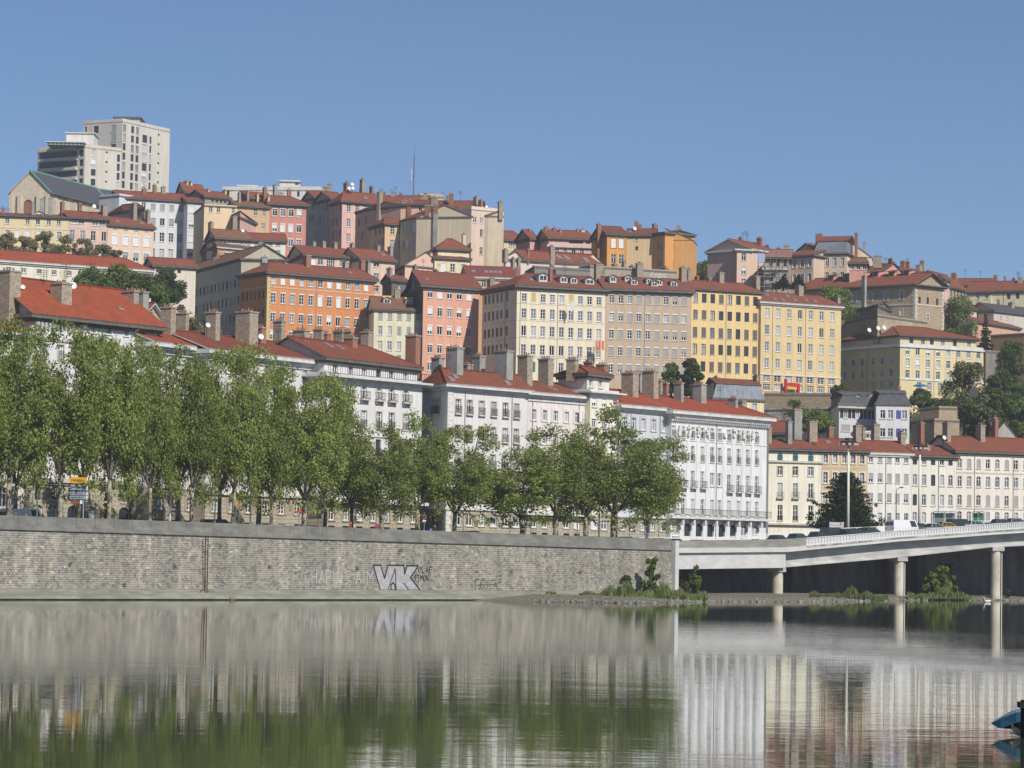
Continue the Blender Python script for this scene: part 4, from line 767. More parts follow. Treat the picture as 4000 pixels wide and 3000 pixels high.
# ---- right hill
bldg('pale rose four-storey house with a long shaded left flank, first on the right-hand skyline', [(2800, 1005, 800), (2879, 972), (2935, 975)], 745, 1200, (240, 208, 188), 'hip', rise=1.4, ref=1, hl=.5, hr=0, rc=PINKISH, eave=EW, ov=.7, faces=[dict(cols=[2906], rows=[1004, 1058, 1104], w=17, h=30, pool='f2h1', sur=.1), dict(f=0, cols=(2815, 2868, 5), rows=[1018, 1060], w=6, h=26, pool='g1')],
     chim=[(2815, 985, 12, 'b', .8), (2894, 925, 14, 'b', .4), (2947, 955, 12, 'c', .5)])
bldg('rose wing with a scaffolded corner, right of the pale rose house', [(2935, 972), (3040, 988)], 748, 1200, (240, 208, 188), 'gable', yr=(2990, 955), back=14, rc=RED, eave=EW, ov=.7, faces=[dict(cols=[2965, 2985], rows=[1006, 1062], w=12, h=28, pool='f1g1')], chim=[(2968, 927, 20, 'b', .3, 1.4), (2996, 957, 10, 'b', .4), (3042, 968, 9, 'b', .4)], antennas=3)
bldg('grey green house wrapped in scaffolding with a white balcony band', [(2985, 1006), (3080, 1006)], 738, 1200, (190, 182, 164), 'hip', yr=(3050, 975), back=14, hl=.35, rc=PINKISH, ov=.8, faces=[dict(cols=[3011, 3039, 3067], rows=[1029, 1083], w=13, h=30, pool='g1f1')], bands=[(1048, .9, .5)], chim=[(3072, 958, 28, 's', .7, 1.2)])
bldg('beige rose house with white-framed windows, between the scaffolded and the mansard house', [(3080, 1000), (3178, 994)], 742, 1200, (228, 200, 174), 'gable', yr=(3130, 978), back=12, rc=RED, ov=.6, faces=[dict(cols=[3104, 3134, 3164], rows=[1029, 1087], w=14, h=32, pool='f2c1', sur=.12, tm=WHITE())])
bldg('low gable attic with cream panels, behind the beige rose house', [(3118, 982), (3182, 976)], 752, 1060, (226, 200, 168), 'gable', axis=0, rise=1.9, back=8, rc=PINKISH, ground=False, name='attic_block', cat='attic storey', into=LAST[0])
bldg('tall pale stone house with a slate mansard storey, top of the right hill', [(3180, 988), (3308, 986)], 742, 1200, (224, 208, 184), 'mansard', yr=(3250, 922), back=13, hl=0, hr=-1, rc=RED, ov=.5, tilt=0.9, rmat=noise_mat('slate_pale', (.16, .18, .2, 1), (.24, .27, .29, 1), (2, 2, 2)), side=(250, 222, 190),
     faces=[dict(cols=[3202, 3231, 3261, 3291], rows=[1024, 1081], w=14, h=34, pool='f3c1', sur=.08)], dorm=[(3204, 968, 13, 22, .07), (3233, 968, 13, 22, .07), (3262, 968, 13, 22, .07), (3291, 966, 13, 22, .07)], chim=[(3200, 912, 36, 'b', .4, 1.4), (3345, 908, 14, 'b', .35, 1.2)])
bldg('cream rear wing with a steeply falling roofline, right of the mansard house', [(3308, 1005), (3405, 1005)], 748, 1200, (250, 222, 190), 'shedR', rise=4.8, back=10, rc=PINKISH, ov=.15, ch=.05, ground=False, chim=[(3376, 945, 9, 's', .3)])
bldg('small house with a strip of attic windows under a brown roof, below the mansard', [(3318, 1026), (3386, 1026)], 728, 1150, (232, 170, 150), 'hip', yr=(3350, 1006), back=9, hl=.3, hr=.2, rc=BRN, ov=.5, faces=[dict(cols=(3328, 3377, 3), rows=[1042], w=15, h=24, pool='c1f1')], chim=[(3428, 998, 44, 's', .4, 1.6)], ground=False)
bldg('rose pink gable house with a brown roof, above the long stone building', [(3305, 1072, 745), (3445, 1068), (3535, 1078)], 728, 1180, (232, 166, 148), 'gable', axis=0, rise=3.0, ref=1, rc=BRN, ov=.5, side=(206, 144, 130), faces=[dict(cols=[3482], rows=[1054], w=8, h=14, pool='f1')], chim=[(3480, 1008, 14, 'b', .3)])  # side colour is the front paint darkened to paint in its shade
SB = lambda: rubble('ochre_stone', (0.48, 0.38, 0.26, 1), (0.36, 0.29, 0.21, 1), (0.36, 0.29, 0.2, 1), 0.6, 0.3)
bldg('long ochre stone building with white-edged arched windows and a row of red roof dormers', [(3130, 1132), (3575, 1110), (3688, 1122)], 715, 1500, (190, 160, 118), 'gable', axis=0, ref=1, rise=3.2, ov=1.0, ch=.3, rc=RED, wallmat=SB(), eave=EB,
     faces=[dict(f=0, cols=[3338, 3399, 3460, 3522], rows=[1162], w=13, h=34, pool='f2c1g1', sur=.3, tm=TRIM(), arch=.2), dict(f=0, cols=[3520], rows=[1220], w=14, h=26, pool='b1', sur=.2), dict(cols=[3592, 3624, 3661], rows=[1172], w=9, h=26, pool='g1', sur=.25), dict(cols=[3624], rows=[1106], w=8, h=24, pool='f1', sur=.25) , dict(cols=[3624], rows=[1242], w=9, h=30, pool='f1', sur=.25)],
     bands=[(1188, .35, .1)], quoin=((0, 1), {0: (1,), 1: (0, 1)}, TRIM()), chim=[(3376, 1075, 16, 'c', -.1, 1.0, 1200)], seed=4)
def stone_dormers():
    r = [o for o in bpy.data.objects if o.name.startswith('roof') and o.parent and 'long ochre stone' in (o.parent.get('label') or '')][0]; root = r.parent
    for (px, py) in ((3245, 1096), (3306, 1092), (3366, 1084), (3420, 1080), (3482, 1080), (3540, 1076)):
        D = 735 - (px - 3200) * 0.04; p = P(px, py, D); k = MB()
        k.box(-0.9, 0.9, 0, 2.4, -0.6, 1.3, plaster((232, 166, 148))); k.box(-0.6, 0.6, -0.04, -0.002, 0.1, 1.1, GLASS())
        k.slab([(-1.3, -0.4, 1.25), (1.3, -0.4, 1.25), (1.3, 2.6, 1.9), (-1.3, 2.6, 1.9)], 0.12, tile(RED), EAVE()); o = k.build('dormer', r); o.location = p - root.location; o.rotation_euler = (0, 0, R(-38))
stone_dormers()
bldg('small grey stone hut with a dark lean-to roof, on the terrace before the ochre building', [(3335, 1205, 722), (3428, 1189), (3480, 1212)], 704, 1290, (150, 140, 120), 'gable', axis=0, rise=1.1, ref=1, wallmat=rubble('grey_stone', (.28, .26, .22, 1), (.19, .18, .16, 1), (.25, .24, .21, 1), .5, .25), rmat=SLATE(), ov=.5, name='stone_hut', cat='hut', ground=False)
bldg('high weathered stone terrace wall with render patches, before the ochre building', [(3300, 1262, 722), (3428, 1232), (3640, 1262)], 700, 1520, (190, 165, 125), 'flat', rise=.2, ref=1, ov=.08, wallmat=noise_mat('terrace_wall', (.26, .22, .16, 1), (.42, .36, .26, 1), (.5, .5, .5), c3=(.45, .38, .27, 1)), ground=False, name='terrace_wall', cat='terrace wall')
bldg('beige hotel-like block with a set-back attic and a wide red roof, left flank in shade', [(3284, 1368), (3516, 1350), (3841, 1370)], 690, 1560, (240, 222, 168), 'flat', rise=.7, ref=1, ov=.3, ch=.3, eave=EW,
     faces=[dict(cols=(3545, 3822, 8), rows=[1370], w=16, h=32, pool='f2c1h1', sur=.12, tm=WHITE()), dict(cols=(3545, 3822, 8), rows=[1416, 1461], w=16, h=32, pool='f2c1h1', sur=.12, tm=WHITE()), dict(cols=[3590, 3630, 3672], rows=[1508], w=15, h=30, pool='f1', sur=.12),
            dict(f=0, cols=[3300, 3333, 3368, 3411, 3446, 3481], rows=[1378, 1421, 1467], w=13, h=30, pool='f1c1d1', sur=.1, tm=WHITE()), dict(f=0, cols=[3368, 3411, 3446, 3481], rows=[1508], w=13, h=24, pool='f1c1', sur=.1)],
     bands=[(1480, .3, .15)], pipes=[3648, 3735, (3388, 0)], seed=2)
bldg('set-back attic storey with planted terrace under the wide red roof of the beige block', [(3286, 1330), (3516, 1309), (3812, 1325)], 694, 1375, (236, 220, 172), 'hip', ref=1, rise=3.2, hl=.3, hr=.3, ov=.9, ch=.25, rc=RED, ground=False, name='attic_storey', cat='attic storey',
     faces=[dict(cols=[3560, 3606, 3640, 3683, 3730, 3786], rows=[1332], w=15, h=28, pool='c1f1g1'), dict(f=0, cols=[3304, 3350, 3405, 3450], rows=[1340], w=14, h=22, pool='g1')], dishes=[(3395, 1290, 9), (3430, 1282, 9), (3453, 1280, 9)], into=LAST[0])
bldg('rose walled house end, right of the ochre stone building', [(3652, 1085, 770), (3690, 1090), (3708, 1096)], 760, 1180, (244, 200, 190), 'gable', ref=1, rise=1.6, rc=RED, faces=[dict(cols=[3698], rows=[1120], w=7, h=26, pool='f1')], ground=False)
bldg('long red-roofed house with a cluster of brick chimneys, behind the rose pink gable', [(3500, 1046), (3690, 1082)], 800, 1160, (240, 205, 180), 'gable', rise=1.8, back=12, rc=RED, chim=[(3527, 1018, 14, 'b', .4), (3545, 1020, 14, 'b', .4), (3603, 1018, 14, 's', .6), (3590, 1034, 30, 'c', .5)], ground=False, antennas=2)
bldg('grey ochre house with a long red roof and many rooflights, right-hand skyline', [(3706, 1118), (3778, 1136)], 800, 1240, (190, 180, 160), 'gable', yr=(3740, 1086), back=12, rc=RED, faces=[dict(cols=(3716, 3768, 5), rows=[1146], w=6, h=24, pool='g1f1')], chim=[(3727, 1066, 24, 'b', .7, 1.4)])
bldg('red-roofed house behind, between two brick stacks on the right-hand skyline', [(3745, 1112), (3885, 1112)], 850, 1200, (210, 190, 170), 'gable', yr=(3800, 1088), back=12, rc=RED, ground=False, chim=[(3888, 1072, 22, 'b', .6, 1.4), (3925, 1078, 12, 'b', .5)], antennas=2)
bldg('pale yellow house with a smooth red roof and dark square windows, far right skyline', [(3778, 1140), (3872, 1138)], 800, 1260, (240, 232, 190), 'gable', yr=(3830, 1100), back=12, rc=RED, faces=[dict(cols=[3819, 3853], rows=[1158], w=12, h=22, pool='f1')])
bldg('pale yellow house right of the drainpipe, at the right edge of the skyline', [(3874, 1136), (4060, 1132)], 798, 1260, (240, 230, 188), 'gable', yr=(3960, 1098), back=12, rc=RED, faces=[dict(cols=[3940, 3975], rows=[1156], w=14, h=24, pool='g1'), dict(cols=[3898], rows=[1182], w=13, h=24, pool='f1')], chim=[(3960, 1085, 14, 'b', .6), (3985, 1082, 22, 's', .4, 1.4)], pipes=[3920], antennas=3)
bldg('small red-roofed cottage group with white dormers, below the yellow skyline houses', [(3780, 1200), (3880, 1222)], 770, 1290, (238, 222, 200), 'gable', rise=2.0, back=9, rc=RED, faces=[dict(cols=[3850, 3865], rows=[1225], w=8, h=12, pool='f1')], chim=[(3825, 1180, 14, 'b', .4)])
bldg('grey slated house with pale dormers, right edge below the skyline', [(3882, 1212), (4060, 1232)], 772, 1290, (214, 208, 196), 'gable', rise=2.2, back=9, rmat=SLATE(), faces=[dict(cols=[3910, 3935], rows=[1240], w=8, h=12, pool='f1')], chim=[(3950, 1180, 22, 's', .4)])
bldg('long salmon terrace with closely spaced narrow windows, right edge of the hill', [(3800, 1252), (3985, 1282)], 752, 1420, (236, 180, 150), 'gable', rise=1.6, back=9, rc=RED, faces=[dict(cols=(3860, 3975, 7), rows=[1268], w=8, h=22, pool='g2f1'), dict(cols=[3812], rows=[1290], w=9, h=34, pool='g1')])
bldg('plain tan terrace wall below the long salmon terrace', [(3870, 1312), (4080, 1300)], 745, 1400, (226, 178, 134), 'flat', rise=.2, back=6, ov=.05, name='terrace_wall', cat='terrace wall')
bldg('tall sloping grey buttress wall with moss streaks, right of the beige hotel-like block', [(3842, 1385, 720), (3850, 1372), (3905, 1376)], 712, 1560, (150, 140, 128), 'flat', rise=.2, ov=.05, ref=1, wallmat=noise_mat('mossy_wall', (.16, .145, .125, 1), (.29, .26, .22, 1), (.9, .9, .25)), name='buttress_wall', cat='buttress wall')
# ---- lower right hill
bldg('slate mansard house with a cream front, above the red roofs of the quay', [(2745, 1550, 585), (2787, 1552), (2985, 1562)], 560, 1680, (246, 226, 180), 'mansard', yr=(2850, 1478), ref=1, hl=-1, hr=0, ov=.3, tilt=.7, rmat=ZINC(), rc=RED,
     faces=[dict(cols=[2822, 2865, 2907, 2947], rows=[1588], w=17, h=36, pool='f2c1', sur=.12)], dorm=[(2823, 1520, 17, 26, .05), (2865, 1522, 17, 26, .05), (2907, 1523, 17, 26, .05), (2948, 1526, 17, 26, .05)], chim=[(2797, 1470, 16, 's', .5), (2952, 1465, 14, 's', .4, 1.4)])
bldg('white house with deep blue shutters and a slate mansard, below the beige block', [(3400, 1572, 592), (3423, 1573), (3553, 1575)], 570, 1760, (240, 240, 240), 'mansard', yr=(3480, 1523), ref=1, hl=0, hr=0, ov=.3, tilt=.8, rc=(120, 120, 120),
     faces=[dict(cols=[3448, 3478, 3510, 3533], rows=[1619, 1690], w=20, h=34, pool='f1s1', sm=solid('blue_shutter', (0.09, 0.11, 0.36, 1)))], dorm=[(3453, 1550, 17, 26, .05), (3487, 1550, 17, 26, .05), (3520, 1552, 17, 26, .05)], chim=[(3512, 1505, 14, 'b', .5)])
bldg('grey white wing with a glazed veranda and slate attic, left of the blue-shuttered house', [(3247, 1572, 590), (3278, 1574), (3424, 1580)], 574, 1760, (222, 224, 228), 'mansard', yr=(3350, 1530), ref=1, hl=0, hr=0, ov=.3, tilt=.9, rc=(120, 120, 120),
     faces=[dict(cols=(3288, 3412, 9), rows=[1616], w=13, h=34, pool='g2c1'), dict(cols=[3302, 3352, 3392], rows=[1672], w=34, h=26, pool='b1', bm=BLINDG())], bands=[(1590, .35, .8, (1,))], dorm=[(3351, 1554, 16, 22, .05), (3404, 1552, 16, 22, .05)], name='veranda_house')
bldg('ochre stone retaining wall with hanging ivy, below the soft yellow house', [(2985, 1538), (3246, 1540)], 640, 1700, (170, 140, 100), 'flat', rise=.2, back=4, ov=.08, wallmat=rubble('retaining_stone', (.34, .27, .18, 1), (.24, .20, .14, 1), (.3, .25, .18, 1), .7, .35), name='retaining_wall', cat='retaining wall')
bldg('lower pale retaining wall with worn white render, under the ochre retaining wall', [(2985, 1600), (3246, 1596)], 600, 1760, (200, 190, 170), 'flat', rise=.2, back=4, ov=.05, wallmat=noise_mat('worn_render', (.22, .21, .18, 1), (.55, .54, .5, 1), (.7, .7, .7), contrast=(.42, .58)), name='retaining_wall', cat='retaining wall')
bldg('small red-roofed cottage with a cream gable and round window, behind the quay row', [(2985, 1690), (3075, 1690)], 525, 1790, (244, 232, 190), 'gable', rise=2.2, back=9, rc=RED, faces=[dict(cols=[3025], rows=[1696 + 14], w=10, h=16, pool='g1')], chim=[(3030, 1622, 22, 'b', .6), (3110, 1600, 34, 'c', .7, 1.4)], ground=False)
bldg('ruined stone garden walls with climbing plants, right of the blue-shuttered house', [(3560, 1650), (3650, 1640)], 560, 1780, (150, 130, 100), 'flat', rise=.2, back=5, ov=.05, wallmat=SB(), name='garden_wall', cat='garden wall')
bldg('pale stone garden wall with an orange cap, between the ruined walls and the big tree', [(3592, 1600), (3668, 1592)], 590, 1780, (180, 160, 130), 'flat', rise=.2, back=4, ov=.05, wallmat=SB(), name='garden_wall', cat='garden wall')
bldg('grey blank gable house with a brick chimney, right edge above the quay row', [(3852, 1722, 552), (3862, 1722), (3985, 1724, 546)], 545, 1800, (190, 182, 176), 'gable', axis=0, ref=1, rise=3.6, ov=.15, ch=.05, rc=RED, chim=[(3886, 1628, 20, 'b', -.05, 1.2, 1720)])
# ---- the quay front, left to right (set on a line parallel to the quay wall)
G_ = 'f3c2'
WSH = (232, 230, 226)
bldg('low orange-roofed house almost hidden by plane trees, at the left edge of the quay front', [(-330, 1262), (118, 1302)], FD(-330), 2070, (232, 228, 220), 'gable', yr=(-100, 1230), back=12, rc=ORR, eave=EW, faces=[dict(cols=(-60, 90, 4), rows=[1420, 1520, 1620, 1720, 1820], w=20, h=50, pool=G_), dict(cols=(-70, 92, 3), rows=[1940], w=60, h=80, pool='f1g1', arch=.4)])
bldg('white quay house with a bright orange-red roof and bracketed cornice, leftmost tall roof', [(126, 1226), (615, 1286, FD(615) + 3)], FD(126), 2070, (236, 236, 238), 'gable', yr=(250, 1166), back=12.5, rc=ORR, ov=.9, ch=.45, eave=EB, rise=4.6,
     plinth=(1872, STB()), faces=[dict(cols=[172, 238, 300, 365, 428, 494, 560], rows=[1260], w=20, h=38, pool='f3h1', sur=.15, tm=WHITE()), dict(cols=[172, 238, 300, 365, 428, 494, 560], rows=[1370, 1480, 1590, 1700, 1810], w=20, h=58, pool='f3c2', sur=.2, rail=(.1, 0)), dict(cols=[146, 212, 276, 340, 420, 482, 545], rows=[1925], w=19, h=50, pool='f2g1', rail=(.1, 0), bars=2), dict(cols=[145, 205, 285, 350, 430, 485, 545], rows=[2005], w=44, h=70, pool='g1c1', arch=.33)],
     bands=[(1320, .3, .15), (1872, .5, .4), (1886, .2, .2)], chim=[(34, 1052, 84, 's', .25, 2.2), (240, 1100, 78, 's', .2, 1.8), (459, 1199, 32, 'c', .18, 1.1), (155, 1096, 40, 'c', .75, 1.8), (93, 1092, 22, 'b', .8), (511, 1130, 38, 's', .35, 1.8), (552, 1134, 44, 'c', .9, 1.6), (428, 1150, 18, 's', .8), (460, 1150, 26, 's', .8)], dishes=[(88, 1122, 10), (284, 1116, 15)], antennas=4)
bldg('small beige gabled house with a white verge and two windows, behind the quay roofs', [(545, 1248), (636, 1262)], FD(600) + 26, 1330, (206, 190, 160), 'gable', axis=0, rise=2.3, back=9, rc=RED, eave=EW, faces=[dict(cols=[590, 629], rows=[1258], w=14, h=24, pool='f1')], ground=False)
bldg('white quay house with an orange-red roof and a white gutter, right of the bracketed cornice', [(602, 1336), (812, 1362)], FD(602), 2080, (230, 230, 230), 'gable', yr=(700, 1290), back=12.5, rc=ORR, ov=.9, eave=EW, ch=.5,
     plinth=(1900, STB()), faces=[dict(cols=(625, 790, 4), rows=[1400, 1490, 1590, 1690, 1790, 1880], w=20, h=52, pool=G_, sur=.2), dict(cols=(624, 800, 4), rows=[1965], w=26, h=50, pool='f1', bars=2, arch=.25, sur=.5, tm=plaster((180, 168, 145))), dict(cols=(625, 790, 4), rows=[2040], w=30, h=20, pool='g1')],
     bands=[(1375, .3, .2), (1900, .3, .2)], chim=[(658, 1194, 48, 's', .3, 1.5), (714, 1216, 30, 's', .55, 1.4)], antennas=3)
bldg('long quay house with a dull red roof and big stone chimneys, behind plane trees', [(814, 1364), (1272, 1422, FD(1272) + 5)], FD(814), 2085, (228, 228, 228), 'gable', yr=(900, 1316), back=12.5, rc=(156, 90, 72), ov=.9, eave=EW, ch=.5,
     plinth=(1925, STB()), faces=[dict(cols=(840, 1240, 9), rows=[1425, 1520, 1615, 1710, 1800, 1890], w=20, h=52, pool=G_, sur=.2), dict(cols=(840, 1225, 7), rows=[1975], w=26, h=50, pool='f1', bars=2, arch=.25, sur=.5, tm=plaster((180, 168, 145))), dict(cols=(840, 1225, 7), rows=[2048], w=30, h=20, pool='g1f1')],
     bands=[(1400, .3, .2), (1925, .35, .3)], chim=[(832, 1213, 38, 's', .35, 1.6), (965, 1212, 74, 's', .35, 2.2), (1014, 1273, 40, 'b', .45, 1.4), (1092, 1248, 38, 's', .8), (1178, 1284, 48, 's', .35, 1.8)], dishes=[(812, 1271, 10), (1019, 1316, 12)], sky=[(1250, .4)], antennas=4)
f3 = bldg('white quay house with a set-back attic behind a long railed balcony', [(1272, 1462), (1650, 1498)], FD(1272), 2090, (238, 238, 236), 'flat', rise=.12, back=12, ov=1.0, ch=.25, eave=EW,
     plinth=(1955, STB()), faces=[dict(cols=[1316, 1368, 1421, 1480, 1529, 1585], rows=[1524], w=20, h=52, pool='f2c1', sur=.15, rail=(.5, .25)), dict(cols=[1316, 1368, 1421, 1480, 1529, 1585], rows=[1628, 1738, 1838], w=22, h=66, pool='f3c2g1', sur=.15, rail=(.1, 0)), dict(cols=[1300, 1345, 1400, 1455, 1510, 1560, 1610], rows=[1915], w=20, h=50, pool='f2c1', bars=2),
            dict(cols=(1295, 1615, 7), rows=[2010], w=24, h=44, pool='f2b1', sur=.2, tm=plaster((180, 168, 145))), dict(cols=(1295, 1615, 7), rows=[2062], w=26, h=18, pool='g1f1')],
     bands=[(1690, .25, .15), (1955, .4, .8)])
def f3_attic():
    root, q, zb, ze, fs, loc = f3; f = fs[1]
    s0 = 1.2; z = f.hit(1272, 1390)[1]
    k = MB(); nb = 44
    for i in range(nb + 1):
        x = -0.6 + (f.L + 1.2) * i / nb; k.prism([tuple(Vector((*v, 0)) - loc)[:2] for v in f.q(x - .02, x + .02, -.9, -.86)], ze + .1 - zb, ze + 1.05 - zb, IRON())
    k.prism([tuple(Vector((*v, 0)) - loc)[:2] for v in f.q(-.65, f.L + .65, -.92, -.84)], ze + 1.06 - zb, ze + 1.12 - zb, IRON()); k.build('railing', root)
f3_attic()
bldg('', [(1268, 1394), (1630, 1436)], FD(1272) + 1.5, 1500, (240, 240, 236), 'gable', yr=(1300, 1336), back=10.5, hr=.22, ov=.6, rc=(160, 94, 74), ground=False, into=LAST[0],
     faces=[dict(cols=[1311, 1371, 1423, 1480, 1529, 1585], rows=[1434], w=19, h=54, pool='g1f1', sur=.0)], chim=[(1245, 1280, 18, 's', .9), (1272, 1296, 40, 'b', .85, 1.2), (1322, 1288, 18, 's', .9), (1358, 1288, 18, 's', .9), (1370, 1313, 46, 'b', .45, 1.4), (1433, 1291, 40, 's', .9, 1.2), (1614, 1305, 48, 'b', .35, 1.6)], sky=[(1290, .75), (1335, .7)], antennas=4)
bldg('large white corner house with grooved quoins and a red hipped roof', [(1643, 1493, FD(1751) + 8), (1751, 1499), (2063, 1530, FD(2063) + 1)], FD(1751), 2100, (236, 234, 232), 'hip', yr=(1850, 1450), hl=.12, hr=0, ref=1, ov=.8, ch=.4, eave=EW, rc=RED,
     plinth=(1985, STB()), faces=[dict(cols=[1789, 1834, 1881, 1928, 1974, 2017], rows=[1587, 1688, 1796], w=20, h=56, pool='f2c2b1', bm=BLINDG(), sur=.15, rail=(.2, .1)), dict(cols=[1789, 1834, 1881, 1928, 1974, 2017], rows=[1925], w=20, h=56, pool='f2c1', bars=2, sur=.15, rail=(.2, .1)), dict(cols=[1789, 1834, 1881, 1928, 1974, 2017], rows=[2028], w=26, h=50, pool='f1c1', arch=.3),
            dict(f=0, cols=[1704], rows=[1587, 1925], w=28, h=60, pool='b1f1', bm=BLINDG(), sur=.2, rail=(.2, .1)), dict(f=0, cols=[1699], rows=[2030], w=30, h=62, pool='g1')],
     bands=[(1521, .2, .15), (1985, .35, .2)], pipes=[1812, 1996], quoin=((0, 1), {0: (1,), 1: (0,)}, plaster((240, 238, 232))),
     chim=[(1777, 1353, 52, 'c', .4, 1.9), (1710, 1391, 38, 'c', .9, 1.4), (1870, 1385, 46, 'c', .95, 1.4), (1968, 1365, 54, 'c', .4, 2.2), (2052, 1383, 46, 's', .42, 1.7), (1824, 1418, 44, 's', 1.0, 1.2)], sky=[(1785, .5), (1770, .3), (1990, .35)], antennas=4)
bldg('white quay house with moulded window frames, right half of the long central roof', [(2064, 1530), (2306, 1560, FD(2306) + 1.5)], FD(2064) + 1, 2105, (240, 232, 228), 'gable', yr=(2130, 1494), back=12, ov=.8, ch=.4, eave=EW, rc=RED,
     plinth=(2003, STB()), faces=[dict(cols=[2085, 2128, 2170, 2213, 2254, 2290], rows=[1620, 1712, 1815], w=17, h=42, pool='f3c1', sur=.35, tm=plaster((238, 230, 226))), dict(cols=[2085, 2128, 2170, 2213, 2254, 2290], rows=[1932], w=18, h=50, pool='f2c1', rail=(.2, .1)), dict(cols=[2085, 2128, 2170, 2213, 2254, 2290], rows=[2042], w=24, h=36, pool='f2b1g1'), dict(cols=[2085, 2128, 2170, 2213, 2254, 2290], rows=[2088], w=24, h=16, pool='g1', bm=BLINDG())],
     bands=[(1562, .2, .15), (2005, .4, .9)], pipes=[2076, 2258], chim=[(2133, 1396, 44, 's', .4, 1.8)], sky=[(2165, .4)])
bldg('narrow cream quay house with a planted roof terrace, between two white quay houses', [(2306, 1528), (2418, 1538)], FD(2306), 2110, (246, 240, 218), 'flat', rise=.12, back=12, ov=.8, ch=.2, eave=EW,
     plinth=(2010, STB()), faces=[dict(cols=[2322, 2361, 2401], rows=[1568, 1650, 1740, 1840, 1935], w=18, h=42, pool='h2f1', box=1), dict(cols=[2322, 2361, 2401], rows=[2050], w=24, h=36, pool='f1b1')])
bldg('', [(2180, 1462), (2294, 1457), (2380, 1468)], FD(2306) + 1.5, 1560, (244, 234, 220), 'hip', rise=1.2, ref=1, hl=.3, hr=.1, ov=.5, rc=RED, ground=False, into=LAST[0], faces=[dict(cols=[2308, 2345], rows=[1490], w=15, h=42, pool='f1')], chim=[(2236, 1398, 36, 's', .5, 1.4), (2300, 1408, 24, 'b', .7), (2353, 1418, 46, 'b', .95)], antennas=3)
bldg('pale blue-grey quay house with tall framed windows, left of the ornate white house', [(2419, 1579), (2623, 1597)], FD(2419), 2115, (216, 220, 226), 'gable', yr=(2480, 1530), back=12, ov=.8, ch=.45, eave=EW, rc=ORR,
     plinth=(2016, STB()), faces=[dict(cols=[2440, 2475, 2512, 2553, 2593], rows=[1652, 1740, 1835, 1935], w=17, h=46, pool='f3c1', sur=.35, tm=plaster((205, 208, 214))), dict(cols=[2433, 2472, 2510, 2548, 2588], rows=[2053], w=18, h=34, pool='f1', bars=2, sur=.1)],
     bands=[(1606, .2, .15), (2016, .3, .2)], pipes=[2461, 2575], chim=[(2461, 1451, 52, 's', .35, 2.0), (2492, 1452, 24, 'c', .7), (2541, 1444, 46, 's', .35, 2.0), (2570, 1480, 20, 's', .7), (2594, 1490, 24, 'b', .8)])
f7 = bldg('ornate white quay house with round attic windows, carved brackets and iron balconies', [(2624, 1602), (2996, 1637, FD(2996) + 2)], FD(2624), 2115, (238, 240, 242), 'gable', yr=(2700, 1557), back=12, ov=1.0, ch=.5, hr=.1, eave=EW, rc=ORR,
     faces=[dict(cols=[2632, 2669, 2706, 2744, 2782, 2811, 2848, 2885, 2921, 2956], rows=[1622], w=9, h=9, pool='g1'), dict(cols=[2632, 2669, 2706, 2744, 2782, 2811, 2848, 2885, 2921, 2956], rows=[1684], w=15, h=44, pool='f2c1', rail=(.12, 0)),
            dict(cols=[2632, 2669, 2706, 2744, 2782, 2811, 2848, 2885, 2921, 2956], rows=[1767], w=15, h=60, pool='f2c1', rail=(.12, 0)), dict(cols=[2632, 2669, 2706, 2744], rows=[1868], w=15, h=66, pool='f2c1', rail=(.45, .15)), dict(cols=[2848, 2885, 2921, 2956], rows=[1888], w=15, h=66, pool='f2c1', rail=(.45, .15)),
            dict(cols=[2782, 2811], rows=[1873], w=16, h=52, pool='f1'), dict(cols=[2632, 2669, 2706, 2744, 2782, 2811, 2848, 2885, 2921, 2956], rows=[1978], w=15, h=64, pool='f3c2'), dict(cols=(2640, 2950, 8), rows=[2068], w=26, h=50, pool='g1c1', arch=.3)],
     bands=[(1640, .25, .25), (1716, .12, .08), (2020, .3, 1.0)], pipes=[2797], chim=[(2652, 1490, 22, 'c', .35), (2730, 1495, 48, 'c', .4, 1.8), (2864, 1550, 22, 'c', .3), (2892, 1562, 30, 's', .55)], antennas=3)
